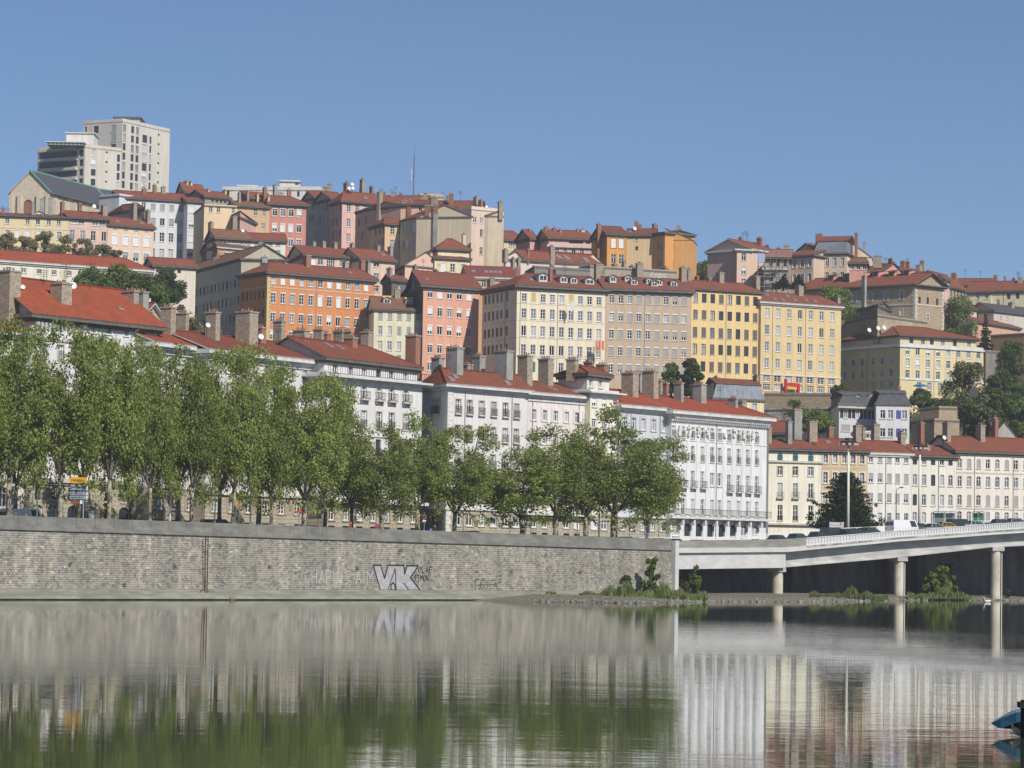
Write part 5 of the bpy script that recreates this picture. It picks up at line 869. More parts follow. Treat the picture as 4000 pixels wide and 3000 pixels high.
def f7_orn():
    root, q, zb, ze, fs, loc = f7; f = fs[1]; k = MB(); rr = random.Random(3); m = plaster((240, 238, 230))
    for px in (2651, 2688, 2725, 2763, 2829, 2866, 2903, 2939):
        s, z = f.hit(px, 1650); z = f.hit(2669, 1680)[1]
        for i in range(9):
            a = rr.uniform(-.32, .32); b = rr.uniform(-.7, .6); r = rr.uniform(.1, .2)
            k.prism([tuple(Vector((*v, 0)) - loc)[:2] for v in f.q(s + a - r, s + a + r, -.28 - rr.random() * .12, -.003)], z + b - r - zb, z + b + r - zb, m)
        k.prism([tuple(Vector((*v, 0)) - loc)[:2] for v in f.q(s - .28, s + .28, -.09, -.003)], z - 12 - zb, z - .9 - zb, plaster((238, 240, 242)))
    k.build('carved_bracket', root)
    k = MB()                       # modillions under the cornice
    n = 46
    for i in range(n):
        s = f.L * (i + .5) / n; k.prism([tuple(Vector((*v, 0)) - loc)[:2] for v in f.q(s - .12, s + .12, -.75, -.003)], ze - 1.15 - zb, ze - .93 - zb, EAVEW())
    k.build('modillion', root)
    k = MB(); z = P(2624, 2018, q[1].y).z
    for i in range(80):
        s = f.L * i / 79; k.prism([tuple(Vector((*v, 0)) - loc)[:2] for v in f.q(s - .02, s + .02, -.95, -.91)], z + .2 - zb, z + 1.1 - zb, IRON())
    k.prism([tuple(Vector((*v, 0)) - loc)[:2] for v in f.q(0, f.L, -.97, -.89)], z + 1.1 - zb, z + 1.16 - zb, IRON()); k.build('railing', root)
    for i in range(8):             # big stone consoles below the balcony
        s, _ = f.hit(2652 + i * 44, 2040); k = MB(); k.prism([tuple(Vector((*v, 0)) - loc)[:2] for v in f.q(s - .2, s + .2, -.8, -.003)], z - 1.1 - zb, z - .16 - zb, EAVEW()); k.build('console', root)
f7_orn()
def modill():
    root = [o for o in bpy.data.objects if (o.get('label') or '').startswith('white quay house with a bright orange-red')][0]
    loc = root.location; a = Vector((loc.x, loc.y, 0)); z = P(126, 1226, a.y).z; D2 = D_for_z(615, 1286, z); b_ = P(615, 1286, D2); b_.z = 0; f = Face(a, b_, 0, z); k = MB(); n = 34
    for i in range(n):
        s = f.L * (i + .5) / n; k.prism([tuple(Vector((*v, 0)) - loc)[:2] for v in f.q(s - .16, s + .16, -.7, -.003)], z - 1.35 - loc.z, z - .85 - loc.z, plaster((210, 205, 196)))
    k.build('modillion', root)
    k = MB(); zz = P(330, 1838, f.a.y).z; s0 = f.hit(326, 1838)[0]; s1 = f.hit(390, 1838)[0]; k.prism([tuple(Vector((*v, 0)) - loc)[:2] for v in f.q(s0, s1, -.5, -.42)], zz - .5 - loc.z, zz + .3 - loc.z, WHITE()); bo = k.build('banner', root)
    cu = bpy.data.curves.new('banner_lettering', 'FONT'); cu.body = 'A  EBB'; cu.size = .62; t = bpy.data.objects.new('t', cu); me = bpy.data.meshes.new_from_object(t); bpy.data.objects.remove(t)
    me.materials.append(IRON()); o = put(me, 'lettering', bo); p = f.pt(s0 + .1, zz - .32, -.53) - loc; o.location = p; o.rotation_euler = (R(90), 0, f.rz)
modill()
bldg('narrow grey rendered stair block in shade, between the ornate white house and the cream house', [(2980, 1668, 486), (3004, 1668, 486)], 486, 2110, (150, 148, 146), 'flat', rise=.3, back=8, ov=.05)  # added block; its grey stands in for a house side in shade
# ---- the row behind the ramp
bldg('cream quay house with turquoise shutters in its top storey, left end of the right-hand row', [(3003, 1750), (3210, 1756, 499)], 496, 2125, (248, 244, 222), 'gable', yr=(3080, 1720), back=11, ov=.5, rc=RED, eave=EB,
     faces=[dict(cols=[3047, 3107, 3167], rows=[1780], w=19, h=38, pool='s3', sm=solid('turquoise_shutter', (0.07, 0.27, 0.36, 1)), rail=(.1, 0)), dict(cols=[3047, 3107, 3167], rows=[1839], w=20, h=36, pool='f1', sur=.12), dict(cols=[3047, 3107, 3167], rows=[1915], w=20, h=58, pool='c1f1', rail=(.35, .1), bars=1), dict(cols=[3047, 3107, 3167], rows=[2003], w=20, h=62, pool='f1', bars=2, rail=(.1, 0))],
     bands=[(1801, .35, .3), (2046, .3, .5)], chim=[(3002, 1666, 20, 's', .3, 1.4), (3082, 1642, 24, 'c', .3, 1.2), (3113, 1596, 44, 'c', .9, 1.4)])
bldg('tan quay house with white-edged arched windows, second in the right-hand row', [(3211, 1756), (3388, 1765, 501)], 499.2, 2125, (226, 200, 158), 'gable', yr=(3250, 1714), back=12, ov=.5, rc=RED, faces=[dict(cols=[3225, 3262, 3298, 3333, 3368], rows=[1787, 1866, 1945, 2022], w=17, h=44, pool='f3c1b1', bars=2, sur=.2, tm=plaster((248, 240, 215)), arch=.15, bm=BLINDG())],
     bands=[(1826, .1, .05)], chim=[(3173, 1642, 44, 's', .4, 1.6), (3244, 1666, 26, 'b', .7), (3349, 1657, 32, 's', .45, 1.6), (3371, 1668, 14, 's', .6)], sky=[(3240, .7)])
bldg('plain white quay house with grey blinds, middle of the right-hand row', [(3389, 1766), (3562, 1776, 504)], 501.2, 2125, (246, 244, 236), 'gable', yr=(3420, 1722), back=11, ov=.4, rc=RED, eave=EW, hr=.05, faces=[dict(cols=[3402, 3438, 3474, 3506, 3540], rows=[1790], w=17, h=32, pool='f2b1h1', bm=BLINDG()), dict(cols=[3402, 3438, 3474, 3506, 3540], rows=[1866, 1944], w=18, h=36, pool='b2h2', bm=BLINDG()), dict(cols=[3402, 3438, 3474, 3506, 3540], rows=[2020], w=16, h=36, pool='f2c1')],
     pipes=[3459], chim=[(3420, 1652, 34, 's', .8, 1.3)])
bldg('white quay house with slightly arched windows, fourth in the right-hand row', [(3563, 1776), (3736, 1784, 507)], 504.2, 2125, (246, 242, 228), 'gable', yr=(3600, 1740), back=11, ov=.5, rc=RED, faces=[dict(cols=[3574, 3610, 3645, 3680, 3713], rows=[1797], w=17, h=36, pool='f2g2', arch=.12), dict(cols=[3574, 3610, 3645, 3680, 3713], rows=[1874, 1952, 2022], w=17, h=44, pool='c3f2g1', arch=.12)],
     pipes=[3665], chim=[(3522, 1685, 28, 's', .4, 1.4), (3598, 1647, 22, 'b', 1.0), (3622, 1737, 16, 's', .25)])
bldg('taller white quay house with arched windows and pink bands, right end of the right-hand row', [(3737, 1760), (4100, 1772, 514)], 507.2, 2125, (248, 240, 228), 'gable', yr=(3760, 1706), back=12, ov=.5, rc=RED, faces=[dict(cols=(3749, 4078, 10), rows=[1810], w=17, h=38, pool='f3c1b1', arch=.15, bm=BLINDG()), dict(cols=(3749, 4078, 10), rows=[1880, 1953, 2018], w=17, h=42, pool='f2c2b1', arch=.15, bm=BLINDG())],
     bands=[(1845, .2, .05), (1985, .25, .05)], pipes=[3806, 3957], chim=[(3698, 1647, 22, 's', .35, 1.8), (3830, 1657, 28, 's', .4, 1.8), (3887, 1638, 20, 'b', .9, 1.2)], dishes=[(3688, 1710, 9)])
# ================================================================ QUAY, WATER, TERRAIN, RAMP
QTOP = lambda x: 8.1 - 0.7 * x / WL            # parapet top above the river, x metres along the wall
qs = rubble('quay_stone', (0.43, 0.40, 0.34, 1), (0.35, 0.345, 0.325, 1), (0.24, 0.235, 0.22, 1), 0.38, 0.22, True)
cop = noise_mat('coping_stone', (0.15, 0.15, 0.137, 1), (0.245, 0.242, 0.222, 1), (0.5, 0.5, 1.5), 0.9, c3=(0.10, 0.105, 0.10, 1), s3=(.3, .3, .3))
foot = noise_mat('footing_concrete', (0.17, 0.175, 0.145, 1), (0.28, 0.28, 0.235, 1), (0.4, 0.4, 3), 0.85, c3=(0.14, 0.15, 0.11, 1))
slime = noise_mat('waterline_slime', (0.015, 0.017, 0.012, 1), (0.05, 0.05, 0.035, 1), (1, 1, 1))
quay = empty('quay_wall', WA, WRZ, label='long coursed stone quay wall with a plain grey parapet, rising from the river', cat='quay wall')
X0, X1 = -90.0, WL
def strip(b, prof, mat, xs):
    """prof(x) -> list of (y, z); quads between stations"""
    for i in range(len(xs) - 1):
        p, q = prof(xs[i]), prof(xs[i + 1])
        for j in range(len(p) - 1): b.poly([(xs[i], *p[j]), (xs[i + 1], *q[j]), (xs[i + 1], *q[j + 1]), (xs[i], *p[j + 1])], mat)
XS = [X0 + (X1 - X0) * i / 24 for i in range(25)]
b = MB(); strip(b, lambda x: [(-0.25, 1.1), (0.0, QTOP(x) - 1.38)], qs, XS); b.poly([(X1, -0.25, 1.1), (X1, 2, 1.1), (X1, 2, QTOP(X1) - 1.38), (X1, 0, QTOP(X1) - 1.38)], qs); b.build('wall', quay)
b = MB(); strip(b, lambda x: [(0.62, QTOP(x) - 1.2), (0.62, QTOP(x)), (-0.02, QTOP(x)), (-0.02, QTOP(x) - .95), (-0.2, QTOP(x) - .97), (-0.2, QTOP(x) - 1.36), (0.05, QTOP(x) - 1.38)], cop, XS)
for i in range(60):
    x = X0 + 2.4 * i + .7
    if x < X1 - .3: b.box(x, x + .03, -0.026, .1, QTOP(x) - .93, QTOP(x) - .02, slime)
b.poly([(X1, -.2, QTOP(X1) - 1.4), (X1, .62, QTOP(X1) - 1.4), (X1, .62, QTOP(X1)), (X1, -.02, QTOP(X1))], cop); b.build('parapet', quay)
b = MB(); strip(b, lambda x: [(-0.25, 1.1), (-0.55, 1.09), (-0.6, 0.72), (-1.5, 0.42), (-1.8, 0.12)], foot, XS); strip(b, lambda x: [(-1.8, 0.12), (-1.72, 0.1), (-1.7, -0.8)], slime, XS); b.build('footing', quay)
for px, py in ((267, 2202), (675, 2210), (478, 2285), (855, 2130), (1048, 2214), (1557, 2150), (1388, 2222), (1990, 2230), (2260, 2235), (2125, 2165)):
    s, z = hit(px, py, WA, WB); k = MB(); pts = [(s + .16 * math.cos(t), -.3, z + .16 * math.sin(t)) for t in [2 * math.pi * i / 10 for i in range(11)]]; k.tube(pts, .035, IRON(), 5); k.build('mooring_ring', quay)
# graffiti: painted strokes lying on the stones
LET = {'F': [[(0, 0), (0, 1), (.6, 1)], [(0, .55), (.5, .55)]], '.': [[(0, 0), (.08, .05)]], 'C': [[(.6, .9), (.35, 1), (.05, .75), (.05, .3), (.3, 0), (.6, .1)]], 'H': [[(0, 0), (0, 1)], [(.55, 0), (.55, 1)], [(0, .5), (.55, .5)]],
       'A': [[(0, 0), (.3, 1), (.6, 0)], [(.12, .35), (.48, .35)]], 'P': [[(0, 0), (0, 1), (.4, 1), (.58, .8), (.4, .5), (0, .5)]], 'U': [[(0, 1), (.05, .2), (.3, 0), (.5, .2), (.55, 1)]], 'I': [[(.1, 0), (.1, 1)]], 'S': [[(.55, .95), (.2, 1), (.05, .75), (.5, .4), (.45, .1), (.05, 0)]],
       'M': [[(0, 0), (.05, 1), (.35, .4), (.65, 1), (.7, 0)]], 'O': [[(.3, 0), (.05, .3), (.05, .75), (.3, 1), (.55, .75), (.55, .3), (.3, 0)]], 'L': [[(0, 1), (0, 0), (.45, 0)]], 'T': [[(.3, 0), (.3, 1)], [(0, 1), (.6, 1)]], 'K': [[(0, 0), (0, 1)], [(.55, 1), (0, .45), (.55, 0)]],
       'E': [[(.5, 0), (0, 0), (0, 1), (.5, 1)], [(0, .5), (.4, .5)]], 'N': [[(0, 0), (0, 1), (.5, 0), (.5, 1)]], 'G': [[(.6, .85), (.3, 1), (.05, .6), (.1, .2), (.35, 0), (.6, .2), (.6, .45), (.35, .45)]], 'B': [[(0, 0), (0, 1), (.4, .95), (.4, .6), (0, .5), (.5, .4), (.45, .05), (0, 0)]], 'R': [[(0, 0), (0, 1), (.45, .9), (.4, .55), (0, .5), (.5, 0)]]}
def stroke(b, pts, w, mat, fn):
    for (a, c) in zip(pts, pts[1:]):
        a = Vector(a); c = Vector(c); d = (c - a)
        if d.length < 1e-4: continue
        d.normalize(); n = Vector((-d.y, d.x)) * w / 2; a2 = a - d * w * .3; c2 = c + d * w * .3
        b.poly([fn(a2 + n), fn(c2 + n), fn(c2 - n), fn(a2 - n)], mat)
def wallfn(off): return lambda p: (p[0], -0.25 * (1 - (p[1] - 1.1) / 5.6) - off, p[1])
def word(b, txt, px, py, hpx, w, mat, off, sp=.95, fn=None):
    s, z = hit(px, py, WA, WB); m = abs(hit(px, py, WA, WB)[1] - hit(px, py - hpx, WA, WB)[1]); x = s; fn = fn or wallfn(off)
    for ch in txt:
        for st in LET.get(ch, []): stroke(b, [(x + u * m * sp, z + v * m) for u, v in st], w, mat, fn)
        x += m * sp * (.85 if ch not in 'I. ' else .5)
wp = solid('white_spray', (0.52, 0.52, 0.5, 1), .8); bp_ = solid('black_spray', (0.03, 0.03, 0.035, 1), .8); sp_ = noise_mat('silver_spray', (.27, .275, .29, 1), (.40, .405, .42, 1), (3, 3, 3))
g = MB(); word(g, 'F.CHAPUIS AIM', 1138, 2278, 50, .07, wp, .03, .93); g.build('graffiti', quay)
g = MB(); s2 = lambda px, py: hit(px, py, WA, WB)
V = lambda cx, cy: (1200 + cx * .2712, 2150 + cy * .2712)
def gpoly(b, pts, mat, off): b.poly([wallfn(off)(s2(*V(*p))) for p in pts], mat)
gpoly(g, [(935, 210), (1040, 210), (1090, 400), (1010, 570)][:3] + [(1170, 470), (1140, 560), (1025, 560)], sp_, .025)
gpoly(g, [(1150, 210), (1380, 210), (1385, 330), (1420, 220), (1585, 220), (1465, 390), (1480, 410)][:6] + [(1600, 560), (1140, 560), (1095, 420)], sp_, .02)
for pl in ([(935, 212), (1040, 212), (1095, 400), (1150, 212), (1375, 215), (1385, 340), (1425, 220), (1585, 222), (1465, 390), (1590, 560)], [(940, 215), (1028, 570)], [(1140, 560), (1250, 260), (1255, 570)], [(1180, 560), (1185, 490), (1215, 465), (1240, 500), (1245, 560), (1215, 580), (1180, 560)], [(1370, 470), (1435, 570)], [(1585, 560), (1600, 575)]):
    stroke(g, [s2(*V(*p)) for p in pl], .17 if len(pl) > 6 else .12, bp_, wallfn(.04))
word(g, 'OLAF', 1630, 2236, 22, .07, bp_, .045, 1.1); word(g, 'STMOK', 1612, 2268, 22, .07, bp_, .045, .95); g.build('graffiti', quay)
g = MB(); rr = random.Random(5)
for pl in ([(110, 1230), (115, 1140), (150, 1135)], [(150, 1230), (160, 1150), (185, 1130), (200, 1150), (195, 1230)], [(210, 1225), (225, 1140)], [(240, 1225), (240, 1145), (290, 1140)], [(130, 1185), (280, 1180)], [(300, 1170), (340, 1160)], [(265, 1220), (285, 1160), (300, 1220)], [(105, 1060), (150, 1080)], [(115, 1085), (145, 1055)]):
    stroke(g, [s2(1800 + x * .452, 1750 + y * .452) for x, y in pl], .06, bp_, wallfn(.03))
g.build('graffiti', quay)
# ladder down the wall
b = MB(); s, zt = hit(794, 2088, WA, WB)
for dx in (-.17, .17): b.box(dx - .04, dx + .04, -.62, -.54, .35, zt - .1, RUST())
for i in range(20): b.box(-.17, .17, -.6, -.56, .5 + i * .3, .54 + i * .3, RUST())
for z in (1.5, 3.2, 4.9): b.box(-.17, -.12, -.54, -.02, z, z + .05, RUST()); b.box(.12, .17, -.54, -.02, z, z + .05, RUST())
b.tube([(-.9, -.7, .85), (-.4, -.75, 1.15), (0, -.75, .9), (.5, -.8, 1.05), (.9, -.9, .8)], .03, RUST(), 5)
o = b.build('ladder'); o.location = WA + WU * s; o.rotation_euler = (0, 0, WRZ); tag(o, 'rusty iron ladder fixed to the quay wall, reaching down to the water', 'ladder')
# river
wm = bpy.data.materials.new('river_water'); wm.use_nodes = True; nt = wm.node_tree; bs = nt.nodes['Principled BSDF']; L = nt.links.new
bs.inputs['Base Color'].default_value = (0.045, 0.06, 0.032, 1); bs.inputs['Roughness'].default_value = 0.022; bs.inputs['IOR'].default_value = 1.6; bs.inputs['Specular IOR Level'].default_value = 0.5
tc = N(nt, 'ShaderNodeTexCoord'); mp = N(nt, 'ShaderNodeMapping'); mp.inputs['Scale'].default_value = (0.28, 1.0, 1)
n1 = N(nt, 'ShaderNodeTexNoise', Scale=1.5, Detail=3.0, Roughness=0.55); n2 = N(nt, 'ShaderNodeTexNoise', Scale=0.014, Detail=2.0); n3 = N(nt, 'ShaderNodeTexNoise', Scale=0.22, Detail=2.0)
r2 = N(nt, 'ShaderNodeValToRGB'); r2.color_ramp.elements[0].position = .42; r2.color_ramp.elements[1].position = .62; r2.color_ramp.elements[0].color = (.25, .25, .25, 1)
mm = N(nt, 'ShaderNodeMath', operation='MULTIPLY'); ad = N(nt, 'ShaderNodeMath', operation='MULTIPLY_ADD'); ad.inputs[1].default_value = 2.2
L(tc.outputs['Object'], mp.inputs[0]); L(mp.outputs[0], n1.inputs['Vector']); L(tc.outputs['Object'], n2.inputs['Vector']); L(mp.outputs[0], n3.inputs['Vector'])
L(n2.outputs['Fac'], r2.inputs[0]); L(n3.outputs['Fac'], ad.inputs[0]); L(n1.outputs['Fac'], ad.inputs[2]); L(ad.outputs[0], mm.inputs[0]); L(r2.outputs[0], mm.inputs[1])
bp = N(nt, 'ShaderNodeBump', Strength=1.0, Distance=0.0065); L(mm.outputs[0], bp.inputs['Height']); L(bp.outputs[0], bs.inputs['Normal'])
b = MB(); b.poly([(-700, -140, 0), (780, -140, 0), (780, 1240, 0), (-700, 1240, 0)], wm); o = b.build('river'); tag(o, 'calm grey-green river mirroring the quay and the houses', kind='structure')
# ---- viaduct
def vp(px, D): p = P(px, 2150, D); return Vector((p.x, p.y, 0))
VP = [(2630, 360), (3078, 386), (3510, 402), (3885, 410), (4200, 412), (4700, 402)]
VXY = [vp(*a) for a in VP]
ZT = [P(2630, 2112, 360).z, P(3078, 2106, 386).z, P(3510, 2073, 402).z, P(3885, 2045, 410).z]; ZT += [ZT[3] + .9, ZT[3] + 1.6]
ZB = [P(2630, 2160, 360).z, P(3078, 2156, 386).z, P(3510, 2115, 402).z, P(3885, 2088, 410).z]; ZB += [ZB[3] + .9, ZB[3] + 1.6]
ZG = [P(2630, 2224, 360).z, P(3078, 2218, 386).z, P(3510, 2180, 402).z, P(3885, 2138, 410).z]; ZG += [ZG[3] + .7, ZG[3] + 1.4]
def catmull(v, t):
    i = min(int(t), len(v) - 2); f = t - i; p0 = v[max(i - 1, 0)]; p1 = v[i]; p2 = v[i + 1]; p3 = v[min(i + 2, len(v) - 1)]
    return 0.5 * ((2 * p1) + (p2 - p0) * f + (2 * p0 - 5 * p1 + 4 * p2 - p3) * f * f + (3 * p1 - p0 - 3 * p2 + p3) * f ** 3)
NS = 61; TT = [i * 5 / (NS - 1) for i in range(NS)]
def lerpl(v, t): i = min(int(t), len(v) - 2); return v[i] + (v[i + 1] - v[i]) * (t - i)
VC = [catmull(VXY, t) if t > 1 else VXY[0].lerp(VXY[1], t) for t in TT]; VT = []
for i in range(NS): d = (VC[min(i + 1, NS - 1)] - VC[max(i - 1, 0)]).normalized(); VT.append(d)
def vn(i): return Vector((-VT[i].y, VT[i].x, 0))
zt_ = [lerpl(ZT, t) for t in TT]; zb_ = [lerpl(ZB, t) for t in TT]; zg_ = [lerpl(ZG, t) for t in TT]
via = empty('viaduct', VXY[0], label='pale concrete road viaduct on round piers, climbing to the right beside the quay', cat='viaduct'); VL = VXY[0]
def vsweep(b, prof, mat, i0=0, i1=NS - 1, closed=True):
    """prof(i) -> list of (offset inward, z)"""
    S = []
    for i in range(i0, i1 + 1): S.append([VC[i] + vn(i) * y + Vector((0, 0, z)) - VL for y, z in prof(i)])
    k = len(S[0])
    for a, c in zip(S, S[1:]):
        for j in range(k if closed else k - 1): b.poly([a[j], c[j], c[(j + 1) % k], a[(j + 1) % k]], mat)
    if closed: b.poly(S[0], mat); b.poly(list(reversed(S[-1])), mat)
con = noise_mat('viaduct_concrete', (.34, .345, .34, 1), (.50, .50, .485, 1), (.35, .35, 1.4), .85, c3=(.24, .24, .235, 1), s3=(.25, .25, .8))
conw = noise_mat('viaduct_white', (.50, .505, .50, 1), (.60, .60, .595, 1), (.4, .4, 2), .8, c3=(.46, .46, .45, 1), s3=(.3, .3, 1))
cond = noise_mat('viaduct_stained', (.20, .20, .19, 1), (.46, .45, .42, 1), (.5, .5, .8), .9, contrast=(.42, .6))
rl = solid('railing_white', (.66, .67, .68, 1), .5)
IA = 14     # station where the concrete parapet turns into the railing
b = MB(); vsweep(b, lambda i: [(0, zb_[i] + .55), (0, zb_[i]), (1.2, zb_[i] - .05), (12.5, zb_[i] - .05), (12.5, zb_[i] + .6), (.0, zb_[i] + .6)], conw); b.build('deck', via)
b = MB(); vsweep(b, lambda i: [(-.04, zb_[i] + .56), (-.04, zb_[i] + .34), (0.3, zb_[i] + .34), (.3, zb_[i] + .56)], cond, IA); b.build('stained_edge', via)
b = MB(); vsweep(b, lambda i: [(.05, zb_[i] + .602), (.3, zb_[i] + .602), (.3, zt_[i]), (.05, zt_[i])], noise_mat('parapet_grey', (.22, .21, .19, 1), (.33, .315, .28, 1), (.3, .3, 2), c3=(.2, .2, .19, 1), s3=(.4, .4, .4)), 0, IA); b.build('parapet', via)
b = MB(); vsweep(b, lambda i: [(.1, zt_[i] - .08), (.2, zt_[i] - .08), (.2, zt_[i]), (.1, zt_[i])], rl, IA); vsweep(b, lambda i: [(.1, zb_[i] + .62), (.2, zb_[i] + .62), (.2, zb_[i] + .72), (.1, zb_[i] + .72)], rl, IA)
for i in range(IA, NS - 1):
    for f in (0, .33, .66):
        c = VC[i].lerp(VC[i + 1], f) + vn(i) * .15 - VL; z0, z1 = zb_[i], zt_[i]; t = VT[i] * .06; n = vn(i) * .06; q4 = [c - t - n, c + t - n, c + t + n, c - t + n]; b.prism([(v.x, v.y) for v in q4], zb_[i] + .6 + (zb_[i + 1] - zb_[i]) * f, zt_[i] - .05 + (zt_[i + 1] - zt_[i]) * f + .06, noise_mat('railing_panel', (.52, .53, .54, 1), (.58, .59, .60, 1), (3, 3, .3)))
    a = VC[i] + vn(i) * .19 - VL; c = VC[i + 1] + vn(i + 1) * .19 - VL
    b.poly([a + Vector((0, 0, zb_[i] + .7)), c + Vector((0, 0, zb_[i + 1] + .7)), c + Vector((0, 0, zt_[i + 1] - .06)), a + Vector((0, 0, zt_[i] - .06))], noise_mat('railing_panel', (.52, .53, .54, 1), (.58, .59, .60, 1), (3, 3, .3)))
b.build('railing', via)
b = MB()       # far-side railing
for i in range(4, NS - 1):
    for (za, zc) in ((.75, .85), (1.0, 1.08), (1.25, 1.33)):
        a = VC[i] + vn(i) * 12.2 - VL; c = VC[i + 1] + vn(i + 1) * 12.2 - VL; b.poly([a + Vector((0, 0, zb_[i] + za + .45)), c + Vector((0, 0, zb_[i + 1] + za + .45)), c + Vector((0, 0, zb_[i + 1] + zc + .45)), a + Vector((0, 0, zb_[i] + zc + .45))], rl)
    c = VC[i] + vn(i) * 12.2 - VL; b.box(c.x - .06, c.x + .06, c.y - .06, c.y + .06, zb_[i] + .6, zb_[i] + 1.8, rl)
b.build('railing', via)
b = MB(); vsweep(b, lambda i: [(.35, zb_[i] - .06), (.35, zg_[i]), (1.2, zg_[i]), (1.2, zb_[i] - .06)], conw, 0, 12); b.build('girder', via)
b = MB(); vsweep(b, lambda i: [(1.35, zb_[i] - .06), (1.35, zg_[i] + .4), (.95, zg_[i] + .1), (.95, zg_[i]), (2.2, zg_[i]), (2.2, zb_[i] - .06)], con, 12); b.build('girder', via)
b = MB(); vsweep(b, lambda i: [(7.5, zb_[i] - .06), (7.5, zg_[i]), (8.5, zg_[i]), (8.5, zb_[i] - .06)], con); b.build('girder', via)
for i in (12, 26, 38):           # vertical joints and end blocks
    pass
pier_m = noise_mat('pier_concrete', (.42, .38, .29, 1), (.60, .56, .46, 1), (.6, .6, .5), .85)
for px in (3078, 3510, 3885, 4290):
    D = np.interp(px, [a[0] for a in VP], [a[1] for a in VP]) + 1.2; c = P(px, 2300, D); j = min(range(NS), key=lambda i: (VC[i] - Vector((c.x, c.y, 0))).length); c = VC[j] + vn(j) * 1.6; zz = zg_[j]; r = .68; k = MB()
    k.tube([(c.x - VL.x, c.y - VL.y, -1.5), (c.x - VL.x, c.y - VL.y, zz - .55)], r, pier_m, 20); po = k.build('pier', via); k = MB()
    t = VT[j] * .95; n = vn(j) * .8; v = c - VL; k.prism([((v + a).x, (v + a).y) for a in (-t - n, t - n, t + n * 1.2, -t + n * 1.2)], zz - .55, zz - .002, con); k.build('pier_cap', po)
    k = MB(); t = VT[j]; v = c - VL + t * (r + .12) - vn(j) * .35; k.tube([(v.x, v.y, .2), (v.x, v.y, zz)], .06, rl, 6); k.build('drainpipe', po)
# abutment post where the quay wall meets the viaduct
b = MB(); a = VC[0] + VT[0] * .1 - VL; t = VT[0] * .45; n = vn(0) * .5; b.prism([((a + q_).x, (a + q_).y) for q_ in (-t - n, t - n, t + n, -t + n)], 1.2, zt_[0] + .02, conw); b.build('abutment', via)
# retaining wall behind the viaduct, in shade
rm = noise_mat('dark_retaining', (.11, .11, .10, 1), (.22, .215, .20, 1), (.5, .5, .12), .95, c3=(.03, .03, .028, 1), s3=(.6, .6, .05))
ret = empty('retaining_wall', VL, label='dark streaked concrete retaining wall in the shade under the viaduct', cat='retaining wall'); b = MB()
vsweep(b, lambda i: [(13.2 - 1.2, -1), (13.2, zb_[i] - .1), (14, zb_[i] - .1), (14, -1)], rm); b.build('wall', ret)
for px in (2950, 3340, 3690, 3760):
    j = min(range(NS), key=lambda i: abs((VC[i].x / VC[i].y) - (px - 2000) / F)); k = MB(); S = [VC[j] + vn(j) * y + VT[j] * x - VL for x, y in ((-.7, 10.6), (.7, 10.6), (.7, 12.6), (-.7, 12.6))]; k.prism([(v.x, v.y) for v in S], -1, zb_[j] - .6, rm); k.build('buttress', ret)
# gravel shore under the viaduct
FR = [(2080, 2352), (2300, 2354), (2500, 2358), (2750, 2352), (3100, 2352), (3300, 2351), (3500, 2347), (3700, 2345), (3900, 2347), (4300, 2349)]
b = MB(); rr = random.Random(9); rows = []
for k_ in range(0, 112):
    px = 2080 + k_ * 20; y = np.interp(px, [f[0] for f in FR], [f[1] for f in FR]) + rr.uniform(-.12, .12); p = P(px, y, D_for_z(px, y, 0.0)); 
    inn = (Vector((-.35, .94, 0)) if px > 2700 else WN)
    ramp = min(1, (px - 2080) / 240); rows.append([Vector((p.x, p.y, -.25)), Vector((p.x, p.y, .02)) + inn * .5, Vector((p.x, p.y, .25 * ramp + rr.uniform(-.05, .05))) + inn * 1.6, Vector((p.x, p.y, .55 * ramp + rr.uniform(-.08, .08))) + inn * 4, Vector((p.x, p.y, .8 * ramp)) + inn * (9 if px < 2640 else 22)])
gm = noise_mat('gravel', (.08, .078, .06, 1), (.24, .22, .18, 1), (4, 4, 4), .95, contrast=(.4, .6), bump=.5)
for a, c in zip(rows, rows[1:]):
    for j in range(4): b.poly([a[j], c[j], c[j + 1], a[j + 1]], gm)
o = b.build('gravel_bank'); tag(o, 'low gravel shore below the quay wall and the viaduct', kind='structure')
b = MB(); 
for i in range(420):
    px = rr.uniform(2100, 4050); y = np.interp(px, [f[0] for f in FR], [f[1] for f in FR]); p = P(px, y, D_for_z(px, y, 0.0)); off = abs(rr.gauss(.5, .9)); c = p + Vector((-.3, .9, 0)) * off; c.z = .1 + off * .08; r = rr.uniform(.07, .26); pts = []
    m_ = rr.choice([gm, gm, foot, cop])
    top = [(c.x + r * rr.uniform(.5, .8) * math.cos(t), c.y + r * .6 * math.sin(t), c.z + r * rr.uniform(.4, .7)) for t in [i2 * 2 * math.pi / 6 for i2 in range(6)]]; bot = [(c.x + r * 1.3 * math.cos(t), c.y + r * math.sin(t), c.z - r * .5) for t in [i2 * 2 * math.pi / 6 for i2 in range(6)]]
    b.poly(top, m_)
    for j in range(6): b.poly([bot[j], bot[(j + 1) % 6], top[(j + 1) % 6], top[j]], m_)
tag(b.build('shore_stones'), 'pale stones scattered along the waterline of the gravel shore', kind='stuff')
# sloping stone apron at the end of the quay wall
b = MB(); a = P(2700, 2262, 372); c = P(2760, 2345, 370); e = P(2620, 2300, 362); b.poly([P(2665, 2265, 371), P(2695, 2290, 371), P(2775, 2350, 368), P(2700, 2352, 362), P(2640, 2330, 360)], foot); tag(b.build('stone_apron'), 'sloping pale stone apron at the foot of the viaduct abutment', kind='structure')
